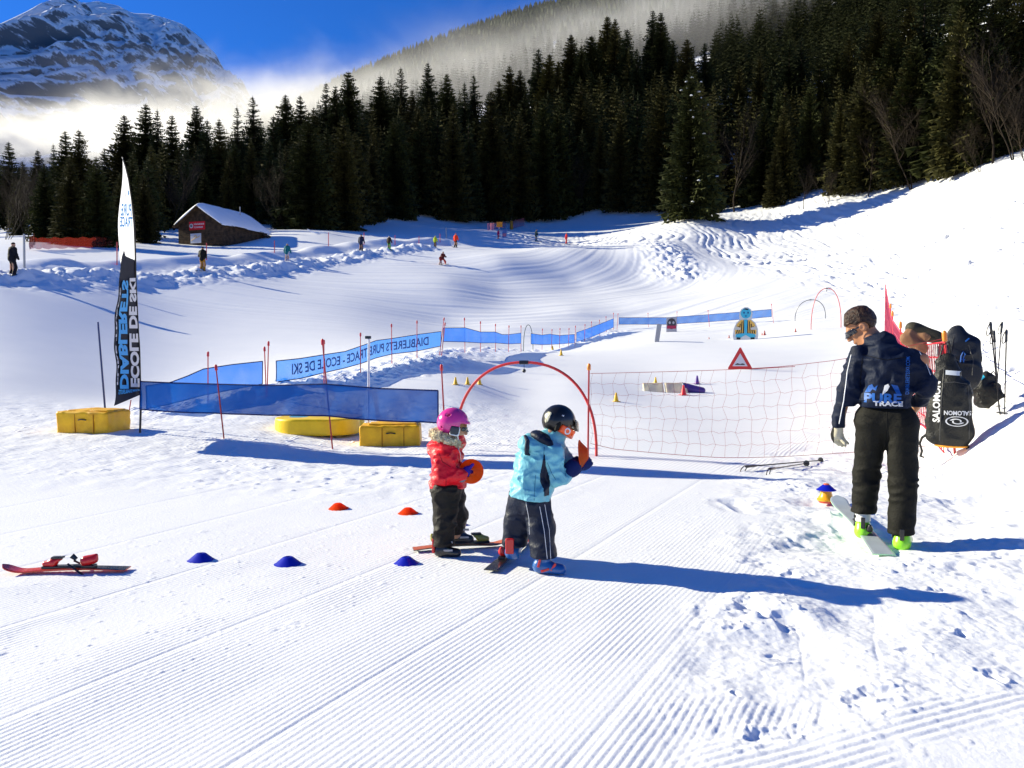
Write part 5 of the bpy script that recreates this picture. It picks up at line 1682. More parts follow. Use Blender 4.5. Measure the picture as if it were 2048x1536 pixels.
net_panel([(552, 722, 764, 18.2), (600, 717, 757, 18.7), (650, 709, 745, 19.4), (690, 703, 736, 20.4), (722, 692, 727, 21.2), (752, 681, 716, 22.1), (784, 677, 708, 23), (835, 669, 702, 25), (882, 663, 692, 27)],
          BN_PALE, "pale blue mesh banner printed with mirrored grey lettering", GN, .03, text=[("DIABLERETS PURE TRACE - ECOLE DE SKI", (.09, .24, .93, .78))])
net_panel([(887, 656, 683, 27.6), (930, 655.5, 684, 28.6), (961, 664, 686, 30.5), (991, 664, 686, 32.5), (1004, 669, 687, 33.5), (1017, 669, 688, 34.5), (1042, 666, 687, 37)], BN,
          "wrinkled blue mesh banner between the lettered one and the small grey hoop", GN, .05)
net_panel([(1062, 667, 688, 38.5), (1084, 670, 689.5, 39.5), (1100, 668, 689, 40.3), (1119, 671, 688, 41.3), (1149, 668.5, 686, 43)], BN, "wrinkled blue mesh banner just right of the small grey hoop", GN, .05)
net_panel([(1153, 665, 684, 43.3), (1183, 654.5, 674, 46), (1200, 648, 667, 47.5), (1227, 637, 654.5, 50.5)], BN, "blue mesh banner climbing away up the snow bank", GN)
net_panel([(1238, 635, 648.5, 52.5), (1332, 635, 649, 52), (1416, 629, 644, 51), (1480, 624, 639, 50), (1543, 618.5, 633.5, 49)], BN_PALE, "straight pale blue banner closing the far end behind the painted figures", GN)
GP = "red poles holding the blue banners"
for ub, vb, ut, vt, lab in [
    (448, 878, 432, 735, "leaning red pole at the front banner beside the feather flag"),
    (665, 898, 645, 684, "tall leaning red pole in front of the round yellow mat"),
    (892, 905, 883, 735, "red pole at the end of the dark banner behind the red jacketed child"),
    (416, 821, 416, 708, "upright red pole holding the rising banner behind the front one"),
    (534, 800, 537, 687, "taller of two crossed red poles left of the lettered banner"),
    (533, 801, 529, 698, "shorter of two crossed red poles left of the lettered banner"),
    (648, 780, 648, 684, "red pole crossing the word ECOLE on the lettered banner"),
    (721, 751, 721, 669, "red pole on the lettered banner beside the white post"),
    (784, 732, 783, 651, "pinkish red pole before the middle of the lettered banner"),
    (834, 718, 834, 644, "red pole before the far half of the lettered banner"),
    (879, 711, 888, 638, "slanting red pole at the far end of the lettered banner"),
    (883, 712, 890, 648, "second slanting red pole where the lettered banner ends"),
    (930, 705, 929, 638, "tall red pole at the peak of the first wrinkled banner"),
    (961, 705, 961, 645, "red pole behind the peak of the first wrinkled banner"),
    (991, 704, 991, 650, "red pole at the middle of the first wrinkled banner"),
    (1017, 704, 1018, 653, "red pole at the sagging part of the first wrinkled banner"),
    (1042, 704, 1042, 653, "red pole just left of the small grey hoop"),
    (1084, 701, 1085, 659, "red pole next right of the small grey hoop"),
    (1103, 699, 1104, 660, "red pole above the pair of small yellow cones"),
    (1119, 697, 1120, 658, "red pole right of the pair of small yellow cones"),
    (1137, 695, 1138, 658, "red pole near the end of the short wrinkled banner"),
    (1150, 693, 1151, 653, "red pole where the climbing banner begins"),
    (1169, 684, 1170, 650, "red pole low on the climbing banner"),
    (1183, 676, 1183, 644.5, "red pole halfway up the climbing banner"),
    (1199, 671, 1199, 641, "red pole high on the climbing banner"),
    (1213, 665, 1212, 634, "red pole next to the top of the climbing banner"),
    (1227, 661, 1227, 627, "red pole at the top end of the climbing banner"),
    (1234, 659, 1236, 628, "slanting red pole at the start of the straight far banner"),
    (1297, 655, 1296, 627, "thin red pole on the straight far banner left of the small figure"),
    (1354, 652, 1354, 624, "thin red pole on the straight far banner right of the small figure"),
    (1419, 654, 1416, 621, "thin pale red pole at the middle of the straight far banner"),
    (1547, 646, 1543, 609, "thin pale pole at the right end of the straight far banner")]:
    pole(ub, vb, ut, vt, lab, GP, m=REDD if vb > 860 else RED, r=.012)

# feather flag
fb_ = at(280, 866); FD = fb_.y
flag = empty("feather_flag", fb_, 0, "tall white and black feather flag with blue mirrored lettering", "flag")
RG = [(815, 280), (700, 277), (560, 270), (500, 269), (450, 267), (400, 262), (360, 256), (335, 250), (314, 243.5)]
LG = [(812, 228), (700, 230), (600, 234), (535, 237), (500, 239), (450, 239.5), (400, 241), (360, 242), (335, 242.5), (314, 243)]
def flag_pt(s, t):
    v = 812 + (314 - 812) * t
    ul = float(np.interp(-v, [-a for a, _ in LG], [b for _, b in LG])); ur = float(np.interp(-v, [-a for a, _ in RG], [b for _, b in RG]))
    vb = v + (12 if True else 0) * (1 - s) * 0 - (22 * s - 0) * max(0, 1 - t * 14) * 1.0
    q = P(ul + (ur - ul) * s, vb, FD - 1.25 * (1 - s) * (ur - ul) / 50 - .8 * t * t)
    wv = (1 - s)
    q.y += .05 * wv * sin(t * 15)
    q.x += .008 * wv * sin(t * 47) * (t < .6)
    return q - fb_
nS, nT = 40, 420
V = [tuple(flag_pt(i / nS, j / nT)) for i in range(nS + 1) for j in range(nT + 1)]
Fl = [(i * (nT + 1) + j, (i + 1) * (nT + 1) + j, (i + 1) * (nT + 1) + j + 1, i * (nT + 1) + j + 1) for i in range(nS) for j in range(nT)]
me = raw_mesh("fabric", V, np.array(Fl))
FWH = cloth("white_flag_cloth", (.86, .86, .88), var=.03, bump=.05)
for _n in (FWH.node_tree,):
    _b = _n.nodes["Principled BSDF"]; _o = _n.nodes["Material Output"]; _t = _n.nodes.new("ShaderNodeBsdfTranslucent"); _t.inputs[0].default_value = (.9, .9, .92, 1)
    _m = _n.nodes.new("ShaderNodeMixShader"); _m.inputs[0].default_value = .6; _n.links.new(_b.outputs[0], _m.inputs[1]); _n.links.new(_t.outputs[0], _m.inputs[2]); _n.links.new(_m.outputs[0], _o.inputs["Surface"])
FWH = FWH; FBK = cloth("charcoal_flag_cloth", (.022, .024, .034), var=.1, bump=.05)
fab = obj("fabric", me, [FWH, FBK], flag)
mi = []
for i in range(nS):
    for j in range(nT):
        s, t = (i + .5) / nS, (j + .5) / nT
        v = 812 - 498 * t
        peak = float(np.interp(s, [0, .12, .30, .40, .62, 1], [528, 515, 499, 512, 515, 520]))
        mi.append(1 if v > peak else 0)
me.polygons.foreach_set("material_index", mi)
FBL = mat("flag_blue_print", (.06, .40, .80), rough=.6); FPB = mat("flag_pale_blue_print", (.22, .55, .85), rough=.6)
def fl(s, t): return flag_pt(s, t) + Vector((.9, -.43, 0)) * .03
def vt_(v): return (812 - v) / 498.
def up_text(body, m, s0, s1, v0, v1, bold=.05):
    # reads upwards, seen from behind: tops of the letters to the right
    lettering(body, lambda a, b: fl(s0 + (s1 - s0) * b, vt_(v0) + (vt_(v1) - vt_(v0)) * a), m, fab, bold=bold, cuts=1)
up_text("ECOLE DE SKI", WP, .58, .96, 774, 556)
up_text("DIABLERETS", FBL, .12, .50, 778, 560)
up_text("PURE TRACE", WP, -.0, .05, 770, 575, .03)
lettering("WWW.DIABLERETS", lambda a, b: fl(.06 + .92 * a, vt_(790) + (vt_(780) - vt_(790)) * b), FBL, fab, bold=.03, mirror=True)
lettering("PURE", lambda a, b: fl(.05 + .80 * a, vt_(433) + (vt_(408) - vt_(433)) * b), FPB, fab, bold=.03, mirror=True)
lettering("TRACE", lambda a, b: fl(.03 + .85 * a, vt_(455) + (vt_(434) - vt_(455)) * b), FBL, fab, bold=.03, mirror=True)
def flag_poly(pts, m, name="printed_emblem"):
    bm = bmesh.new(); bm.faces.new([bm.verts.new(fl(s, vt_(v))) for s, v in pts])
    me_ = bpy.data.meshes.new(name); bm.to_mesh(me_); bm.free(); return obj(name, me_, m, fab)
flag_poly([(.45, 372), (.60, 378), (.80, 388), (.62, 393), (.78, 384), (.55, 378)], FPB)
flag_poly([(.36, 382), (.42, 384), (.36, 395), (.42, 407), (.30, 396)], mat("grey_print", (.25, .27, .3)))
mb = MB().tube([Vector((0, 0, -.3)), Vector((0, 0, 0)), flag_pt(1, 0) + Vector((.02, 0, 0))] + [flag_pt(1, t) + Vector((.012, 0, 0)) for t in np.linspace(.06, 1, 22)], [.018] * 8 + [.013] * 12 + [.006] * 5, 8)
mb.build("mast", mat("black_mast", (.012, .012, .014), rough=.35), flag, smooth=True)
pole(254, 848, 262, 800, "short thin red stake below the feather flag", m=REDD, cap=None, r=.010, name="stake", cat="stake")
# blue gate pole, white post
pole(213, 852, 196, 644, "thin dark blue pole standing at the yellow block", m=BLUEP, cap=None, r=.017, name="slalom_pole")
pw = at(736, 880); t_ = P(738, 676, pw.y)
wp = empty("white_post", pw, 0, "thin white post with black hook rising behind the orange yellow block", "post")
MB().tube([(0, 0, -.2), tuple((t_ - pw) * .6), tuple(t_ - pw)], .020, 10).build("shaft", plastic("white_post_plastic", (.75, .76, .78)), wp, smooth=True)
MB().box(t_ - pw + Vector((-.015, 0, .01)), (.05, .024, .024), bev=.008).build("hook", BPL, wp)

# padded mats
YEL = mat("yellow_vinyl", (.95, .62, .008), rough=.42, var=.1, vscale=5, spec=.45, bump=.3, bscale=5)
YOR = mat("orange_yellow_vinyl", (.95, .47, .006), rough=.45, var=.18, vscale=5, spec=.4, bump=.35, bscale=6)
SEAM = mat("seam_thread", (.40, .16, .006), rough=.7)
def block(ul, ur, vb, vt, deep, label, m, rz=0., lid=True):
    b = at((ul + ur) / 2, vb); px = F / b.y
    wd = (ur - ul) / px; hh = (vb - vt) / px
    o = empty("padded_block", b + Vector((0, deep / 2, 0)), rz, label, "padded block")
    f = rbox((0, 0, hh / 2 - .03), (wd / 2, deep / 2, hh / 2 + .03), .035)
    f = crease(f, .012, 3.2, 3.2, 3.6, int(ul), sharp=False); f = crease(f, .007, 7, 7, 6, int(ul) + 3)
    solid("body", f, (-wd / 2 - .1, -deep / 2 - .1, -.1), (wd / 2 + .1, deep / 2 + .1, hh + .12), .016, m, o)
    s = MB()
    for x in (-.12, .24): s.box((wd * x, -deep / 2 - .006, hh * .46), (.006, .008, hh * .44))
    s.build("seam", SEAM, o)
    MB().tube([(-wd * .05, -deep / 2 - .012, hh * .62), (wd * .02, -deep / 2 - .03, hh * .66), (wd * .10, -deep / 2 - .012, hh * .62)], .010, 6).build("handle", BPL, o, smooth=True)
    if lid:
        l = crease(rbox((wd * .04, .03, hh + .006), (wd * .40, deep * .40, .022), .015), .012, 4, 4, 4, 2, sharp=False)
        solid("flap", l, (-wd / 2, -deep / 2, hh - .06), (wd / 2, deep / 2, hh + .1), .012, m, o)
    return o
block(112, 226, 866, 824, .62, "yellow padded block at the foot of the dark blue pole", YOR, R(-9))
block(716, 837, 893, 851, .55, "orange yellow padded block beside the round yellow mat", YOR, R(4))
def round_mat(ul, ur, vb, vt, dep, label, hole):
    b = at((ul + ur) / 2, vb); px = F / b.y; wd = (ur - ul) / px; hh = (vb - vt) / px * .92
    o = empty("round_mat", b + Vector((0, dep / 2, 0)), 0, label, "foam mat")
    def f(P_):
        q = np.abs(P_[:, :2]) - V3(wd / 2 - dep / 2, 0, 0)[:2]
        a = np.hypot(np.maximum(q[:, 0], 0), P_[:, 1]) - dep / 2 + .03
        z = np.abs(P_[:, 2] - hh / 2) - hh / 2 + .03
        w_ = np.stack([a, z], 1)
        return np.linalg.norm(np.maximum(w_, 0), axis=1) + np.minimum(w_.max(1), 0) - .03
    solid("body", crease(f, .006, 3, 3, 3, 3, sharp=False), (-wd / 2 - .1, -dep / 2 - .1, -.05), (wd / 2 + .1, dep / 2 + .1, hh + .1), .016, YEL, o)
    if hole:
        g = lambda P_: np.maximum(f(P_ * V3(1.10, 1.16, 1)), np.abs(P_[:, 2] - hh - .002) - .012)
        solid("top_panel", g, (-wd / 2, -dep / 2, hh - .03), (wd / 2, dep / 2, hh + .05), .010, mat("pale_blue_vinyl", (.10, .30, .42), rough=.4, var=.1), o, relax=0)
    return o
round_mat(535, 708, 873, 836, 1.0, "long round ended yellow mat with blue top under the dark banner", True)
round_mat(600, 720, 858, 833, .8, "yellow mat mostly hidden behind the long round ended one", False)
# hoops
def hoop(ul, vl, ur, vr, vtop, m, label, r=.018, ball=True, joint=True, group=None):
    a = at(ul, vl); b = at(ur, vr); c = (a + b) / 2
    ht = (max(vl, vr) * .5 + min(vl, vr) * .5 - vtop) / F * c.y
    o = empty("hoop_gate", c, 0, label, "hoop", group)
    hx = (b - a) / 2
    pts = []
    for i in range(41):
        q = pi * i / 40
        k = abs(cos(q)) ** .92 * (1 if cos(q) >= 0 else -1)
        pts.append(hx * (-k) + Vector((0, 0, ht * sin(q) ** .80)) + Vector((0, 0, 0)))
    pts[0].z -= .1; pts[-1].z -= .1
    MB().tube(pts, r, 8).build("bow", m, o, smooth=True)
    top = pts[20]
    if joint: MB().tube([pts[19].lerp(pts[20], .35), pts[20], pts[21].lerp(pts[20], .35)], r * 1.45, 8).build("joint", BPL, o, smooth=True)
    if ball:
        MB().tube([top, top - Vector((0, 0, .10))], .004, 5).build("cord", BLACK_CLOTH, o)
        MB().lathe([(.001, -.03), (.02, -.022), (.03, 0), (.02, .022), (.001, .03)], top - Vector((0, 0, .125)), 12).build("ball", BPL, o, smooth=True)
    return o
HR = plastic("red_hoop_plastic", (.66, .022, .015), rough=.35)
hoop(912, 900, 1193, 912, 724, HR, "big red hoop gate with black joint right behind the two children", .021)
hoop(1622, 659, 1682, 655, 577, RED, "tall thin red hoop on the far track beside the bending man", .018)
hoop(1590, 642, 1651, 637, 600, plastic("dark_grey_hoop", (.10, .10, .11)), "low grey hoop on the far track behind the tall thin red one", .022, ball=False)
hoop(1047, 703, 1066, 703, 650, mat("green_grey_hoop", (.09, .12, .10)), "narrow grey hoop in the gap of the blue banners", .016, ball=False, joint=False)

# cones
def cone_marker(u, v, px, c, label, group=None, sq=True):
    b = at(u, v); h = px * b.y / F
    o = empty("marker_cone", b, .2, label, "cone", group)
    mb = MB().lathe([(h * .32, 0), (h * .30, h * .06), (h * .13, h * .8), (h * .09, h * .98), (h * .04, h)], n=16); mb.build("body", c, o, smooth=True)
    MB().box((0, 0, h * .02), (h * .40, h * .40, h * .035), bev=h * .02).build("foot", c, o)
    return o
YC = plastic("yellow_cone", (.85, .50, .01), rough=.4); RC = plastic("red_cone", (.72, .02, .025)); PC = plastic("purple_cone", (.10, .04, .25))
DRC = plastic("dark_red_cone", (.35, .012, .02))
for a in [(911, 769, 15, YC, "yellow cone, first of three in a row beside the hoop's top"), (935, 769, 15, YC, "yellow cone, middle of three in a row beside the hoop's top"),
          (959, 769, 15, YC, "yellow cone of the row of three touching the hoop's red bow"), (1122, 711, 12, YC, "small yellow cone, lower of two below the wrinkled banner"),
          (1105, 700, 9, YC, "small yellow cone, upper of two below the wrinkled banner"), (1232, 803, 18, YC, "yellow cone alone on the snow behind the thin red net"),
          (1311, 766, 12, YC, "yellow cone behind the cream folded mat"), (1394, 768, 17, PC, "purple cone beside the purple tube"), (1367, 790, 20, RC, "bright red cone at the right edge of the cream mat"),
          (1458, 676, 6, DRC, "tiny dark red cone left of the striped painted figure"), (1529, 670, 9, DRC, "dark red cone right of the striped painted figure"),
          (1524, 670, 5, DRC, "tiny dark red cone touching a bigger one right of the striped figure"), (1591, 664, 7, DRC, "dark red cone standing beside the tall thin red hoop"),
          (1418, 678, 4, DRC, "tiny dark red cone alone between the two painted figures")]:
    cone_marker(*a)
def saucer_mesh(nm):
    mb = MB(); n = 36
    prof = [(.098, 0), (.100, .004), (.088, .010), (.038, .052), (.030, .056), (.016, .056), (.016, .052), (.030, .051), (.084, .006), (.098, 0)]
    k0 = 0
    for r_, z_ in prof:
        for j in range(n):
            q = 2 * pi * j / n; mb.v.append((r_ * cos(q), r_ * sin(q), z_))
    for i in range(len(prof) - 1):
        for j in range(n):
            a = i * n + j; b = i * n + (j + 1) % n; mb.f.append((a, b, b + n, a + n))
    me_ = raw_mesh(nm, mb.v, mb.f); 
    bm = bmesh.new(); bm.from_mesh(me_); bmesh.ops.remove_doubles(bm, verts=bm.verts, dist=1e-5); bmesh.ops.recalc_face_normals(bm, faces=bm.faces); bm.to_mesh(me_); bm.free()
    me_.polygons.foreach_set("use_smooth", np.full(len(me_.polygons), True))
    try: me_.set_sharp_from_angle(angle=R(35))
    except Exception: pass
    return me_
def thin_plastic(name, c, tr):
    m = plastic(name, c, rough=.4); n = m.node_tree; b_ = n.nodes["Principled BSDF"]; out = n.nodes["Material Output"]
    tl = n.nodes.new("ShaderNodeBsdfTranslucent"); tl.inputs[0].default_value = (*c, 1)
    mx = n.nodes.new("ShaderNodeMixShader"); mx.inputs[0].default_value = tr
    n.links.new(b_.outputs[0], mx.inputs[1]); n.links.new(tl.outputs[0], mx.inputs[2]); n.links.new(mx.outputs[0], out.inputs['Surface'])
    return m
SB = thin_plastic("blue_saucer", (.006, .016, .55), .25); SO = thin_plastic("orange_saucer", (1., .23, .015), .8)
def saucer(u, v, m, label, group, s=1., p=None, M=None, px=None):
    p = p or at(u, v)
    if px: s = px / 2 / F * p.y / .1
    o = obj("saucer_marker", saucer_mesh("saucer_marker"), m, None, p)
    if M is not None: o.rotation_euler = M
    else:
        o.rotation_euler = (R(random.uniform(-3, 3)), R(random.uniform(-3, 3)), 0); o.location.z = H2(p.x, p.y) - .004
    o.scale = (s, s, s)
    tag(o, label, "marker disc", group); return o
GSA = "saucer markers laid on the snow"
saucer(402, 1120, SB, "blue saucer marker lying closest to the single red ski", GSA, px=54)
saucer(576, 1128, SB, "blue saucer marker in the middle of three blue ones", GSA, px=56)
saucer(812, 1127, SB, "blue saucer marker beside the tip of the child's orange ski", GSA, px=52)
saucer(676, 1018, SO, "orange saucer marker lying farther from the children", GSA, px=43)
saucer(816, 1027, SO, "orange saucer marker lying just left of the red jacketed child", GSA, px=43)
saucer(922, 1050, SB, "blue saucer marker half hidden behind the red jacketed child's leg", GSA, px=30)
gq = G.world(G(943, 938, -.055)); saucer(0, 0, SO, "orange disc held flat by the child in red", None, p=gq, M=(R(84), R(3), G.rz), px=50)
bq = B.world(B(1161, 905, .03)); saucer(0, 0, SO, "orange disc held edge on by the child in light blue", None, p=bq, M=(0, R(84), R(-12)), px=58)
# two more blue and yellow things: stacked marker
b = at(1652, 1005); px = F / b.y
st = empty("flag_base", b, 0, "yellow bell shaped base wearing a blue saucer at the man's feet", "pole base")
MB().lathe([(.07, .0), (.075, .02), (.078, .025)], n=24).build("foot", plastic("red_foot", (.65, .06, .03)), st, smooth=True)
MB().lathe([(.088, .022), (.090, .036), (.078, .046), (.062, .075), (.052, .12), (.056, .125), (.030, .128)], n=28).build("bell", plastic("amber_plastic", (.88, .38, .008)), st, smooth=True)
sm = obj("saucer_marker", saucer_mesh("saucer_marker"), SB, None, b + Vector((0, 0, .128))); sm.scale = (.98, .98, 1.0)
tag(sm, "blue saucer marker resting on the yellow bell shaped base", "marker disc", None)
MB().lathe([(.028, .05), (.030, .062), (.02, .068)], n=16).build("plug", plastic("orange_plug", (.85, .15, .02)), sm, smooth=True)

# skis
def ski(tail, tip, wid, label, top, edge, binding, bpos=(.35, .62), tipup=.06, zoff=.02, stripe=None, brake=False, white=False, cat="ski", tail_m=None):
    tail = Vector(tail); tip = Vector(tip); d = tip - tail; L = math.hypot(d.x, d.y)
    o = empty("ski", tail, math.atan2(d.y, d.x), label, cat)
    slope = math.atan2(d.z, L); o.rotation_euler = (0, -slope, math.atan2(d.y, d.x))
    def prof(t):
        w_ = wid * (1 + .35 * (2 * t - 1) ** 2) / 2
        if t > .93: w_ *= math.sqrt(max(0.02, 1 - ((t - .93) / .07) ** 2))
        z_ = zoff + .012 * sin(pi * min(1, t / .88)) + (tipup * ((t - .80) / .20) ** 2 if t > .80 else 0)
        return w_, z_
    n = 48; V = []; Fc = []
    for i in range(n + 1):
        t = i / n; w_, z_ = prof(t); x = L * t
        th = .006 + .008 * (1 - abs(2 * t - 1))
        V += [(x, -w_, z_), (x, w_, z_), (x, w_, z_ + th), (x, w_ * .8, z_ + th + .003), (x, -w_ * .8, z_ + th + .003), (x, -w_, z_ + th)]
    for i in range(n):
        for j in range(6):
            a = i * 6 + j; b2 = i * 6 + (j + 1) % 6; Fc.append((a, b2, b2 + 6, a + 6))
    Fc += [tuple(reversed(range(6))), tuple(n * 6 + j for j in range(6))]
    me_ = raw_mesh("deck", V, Fc, smooth=False)
    ms = [top, edge] + ([tail_m] if tail_m else []) + ([stripe] if stripe else [])
    ob = obj("deck", me_, ms, o)
    ix = []
    for i in range(n):
        for j in range(6):
            t = i / n
            k = 1 if j in (0, 1, 5) else 0
            if k == 0 and tail_m and t < .35: k = 2
            if k == 0 and stripe and (i // 2) % 4 == 1: k = len(ms) - 1
            ix.append(k)
    ix += [1, 1]; me_.polygons.foreach_set("material_index", ix)
    z0 = zoff + .03
    if binding:
        x0, x1 = L * bpos[0], L * bpos[1]
        mb = MB().box(((x0 + x1) / 2, 0, z0), (abs(x1 - x0) / 2 + .07, .028, .010), bev=.005); mb.build("binding_plate", BPL, o)
        f = uni(.02, cone((x1, 0, z0 + .028), (x1 + .05, 0, z0 + .022), .032, .022), cone((x1 - .05, .018, z0 + .052), (x1, 0, z0 + .036), .010, .018), cone((x1 - .05, -.018, z0 + .052), (x1, 0, z0 + .036), .010, .018))
        tp = solid("toe_piece", f, (x1 - .12, -.08, z0 - .02), (x1 + .12, .08, z0 + .10), .005, binding, o)
        MB().box((x1 - .035, 0, z0 + .066), (.04, .022, .007), bev=.004).build("toe_wing", BPL, tp)
        f = uni(.02, cone((x0, 0, z0 + .035), (x0 - .06, 0, z0 + .045), .036, .028), cone((x0 - .01, 0, z0 + .045), (x0 - .075, 0, z0 + .075), .024, .012))
        hp = solid("heel_piece", f, (x0 - .14, -.08, z0 - .02), (x0 + .09, .08, z0 + .13), .005, binding, o)
        MB().tube([(x0 + .06, 0, z0 + .05), (x0 + .09, 0, z0 + .075)], [.014, .020], 8).build("heel_lever", BPL, hp, smooth=True)
        if brake:
            for sg in (-1, 1): MB().tube([(x0 + .10, sg * .045, z0 + .03), (x0 + .04, sg * .06, z0 - .01), (x0 - .03, sg * .065, z0 - .06)], .007, 6).build("brake_arm", BPL, o, smooth=True)
    return o
RSK = plastic("red_ski_top", (.66, .035, .012), rough=.25); BSK = plastic("black_ski_top", (.018, .016, .017), rough=.25); EDG = mat("steel_edge", (.35, .35, .36), rough=.3, metal=.8)
WSK = plastic("silver_grey_ski_top", (.42, .47, .50), rough=.3, var=.06); GSK = plastic("pale_green_edge", (.42, .80, .45), rough=.35)
t0 = at(256, 1143); t1 = at(6, 1148)
ski(t0 + Vector((0, 0, .005)), t1 + Vector((0, 0, .0)), .085, "single short red ski lying alone on the snow with its brake out", RSK, RSK, RPL, bpos=(.34, .60), tipup=.05, zoff=.012, brake=True, tail_m=BSK)
t0 = at(826, 1104); t1 = at(1012, 1093)
ORK = plastic("orange_ski_top", (.62, .16, .07), rough=.35)
ski(t0, t1, .075, "orange ski under the far boot of the child in red", ORK, BSK, plastic("olive_binding", (.32, .30, .04)), bpos=(.30, .72), tipup=.03)
t0 = at(982, 1147); t1 = at(1068, 1078)
ski(t0, t1, .080, "short black and red checked ski under the child in light blue", RSK, BSK, RPL, bpos=(.28, .62), tipup=.05, stripe=plastic("white_check", (.62, .60, .58)), tail_m=BSK)
t0 = P(1768, 1119, 5.98); t0.z = max(t0.z, H2(t0.x, t0.y)); t1 = Vector((3.13, 7.68, .085))
ski(t0, t1, .125, "wide silver grey ski with pale green edges under the man's boot", WSK, GSK, BPL, bpos=(.30, .50), tipup=.05, zoff=.012)
# ski poles lying down
SHAFT = mat("dark_pole_shaft", (.02, .02, .022), rough=.3, metal=.4)
def ski_pole(a, b_, label, group=None, strap=True):
    a = Vector(a); b_ = Vector(b_); o = empty("ski_pole", a, 0, label, "ski pole", group); q = b_ - a; n_ = q.normalized()
    MB().tube([q * .12, q * .97, q], [.009, .007, .003], 8).build("shaft", SHAFT, o, smooth=True)
    MB().tube([n_ * -.01, n_ * .02, n_ * .08, n_ * .15, q * .13], [.012, .019, .016, .018, .011], 10).build("grip", BPL, o, smooth=True)
    c = q - n_ * .06
    MB().tube([c - n_ * .006, c - n_ * .004, c + n_ * .004, c + n_ * .008], [.010, .042, .042, .010], 14).build("basket", BPL, o)
    if strap:
        s = n_.cross(Vector((.3, -1, .2))).normalized(); dn = (Vector((0, 0, -1)) + s * .3 if abs(n_.z) > .5 else (s * .5 - n_)).normalized()
        pts = [n_ * .01 + s * .035 * sin(2 * pi * i / 14) + dn * .085 * (1 - cos(2 * pi * i / 14)) for i in range(15)]
        MB().tube(pts, .006, 5).build("strap", BLACK_CLOTH, o, smooth=True)
    return o
def up(p, h): return p + Vector((0, 0, h))
ski_pole(up(at(1492, 941), .05), up(at(1646, 923), .02), "dark ski pole lying on snow, its strap loop toward the children", None)
ski_pole(up(at(1540, 946), .05), up(at(1616, 929), .02), "shorter looking dark ski pole lying across another on the snow", None)
for ub, vb, ut, vt, lab in [(2001, 828, 1981, 645, "ski pole standing upright with grip tilted at far right, left of its set"), (2009, 829, 2013, 660, "ski pole standing straight at far right nearest the frame edge"),
                            (1992, 792, 2004, 645, "ski pole standing behind, crossing the other uprights"), (1998, 815, 1988, 662, "ski pole standing in the middle of the upright set")]:
    bb = at(ub, vb); ski_pole(P(ut, vt, bb.y), bb - Vector((0, 0, .04)), lab, "ski poles planted upright in the snow")

# traffic sign
b = at(1480, 738); px = F / b.y
sg = empty("warning_sign", b, -math.atan2(b.x, b.y), "red bordered triangular bump warning sign standing in the snow", "sign")
def tri(w_, h_, z0, rr=.0): return [(-w_ / 2, z0), (w_ / 2, z0), (0, z0 + h_)]
W_, H_ = 46 / px, 43 / px
MB().prism([(-W_ / 2, -.01), (W_ / 2, -.01), (W_ / 2, .04), (.02, H_), (-.02, H_), (-W_ / 2, .04)], -.05, .05).build("foam_triangle", plastic("sign_red", (.60, .012, .012), rough=.5), sg)
MB().prism(tri(W_ * .64, H_ * .60, H_ * .13), -.056, -.0505).build("white_field", plastic("sign_pale", (.62, .63, .66), rough=.6), sg)
hp = [(-W_ * .21, H_ * .19), (W_ * .21, H_ * .19), (W_ * .20, H_ * .215), (W_ * .15, H_ * .25), (W_ * .10, H_ * .265), (W_ * .05, H_ * .25), (0, H_ * .225), (-W_ * .05, H_ * .25), (-W_ * .10, H_ * .27), (-W_ * .15, H_ * .25), (-W_ * .20, H_ * .215)]
MB().prism(hp, -.062, -.0565).build("bump_symbol", BPL, sg)
pole(1503, 738, 1590, 733, "thin dark rod lying on snow at the warning sign", m=REDD, cap=None, r=.012, name="rod", cat="rod")

# cream folded mat, tube
b = at(1330, 785); px = F / b.y
fm_ = empty("folded_mat", b, 0, "cream folded mat with dark gap lying behind the thin red net", "foam mat")
CRM = mat("cream_vinyl", (.80, .70, .46), rough=.5, var=.08, bump=.2, bscale=8)
for sx, ww in ((-.55, .58), (.56, .62)):
    f = crease(rbox((sx * ww * .98, .13, .11), (ww / 2 - .0, .19, .04), .03, np.array(Matrix.Rotation(R(48), 3, 'X'), np.float32)), .008, 4, 4, 4, 4, sharp=False)
    solid("panel", f, (-.8, -.25, -.15), (.8, .9, .4), .014, CRM, fm_)
b2 = at(1383, 785)
tu = empty("foam_tube", b2, 0, "purple blue foam tube with ring end beside the cream mat", "foam tube")
PUR = mat("purple_vinyl", (.07, .04, .22), rough=.45, var=.1)
f = sub(cone((-.18, .12, .13), (.30, -.02, .06), .14, .09), cone((-.30, .155, .15), (-.10, .10, .125), .10, .08))
solid("tube", f, (-.5, -.3, -.1), (.6, .5, .4), .014, PUR, tu)
solid("end_ring", torus((-.22, .13, .135), .125, .028, rot_to((0, -1, 0), (1, -.28, .1))), (-.5, -.2, -.1), (.1, .5, .4), .012, plastic("grey_ring", (.25, .26, .30)), tu)

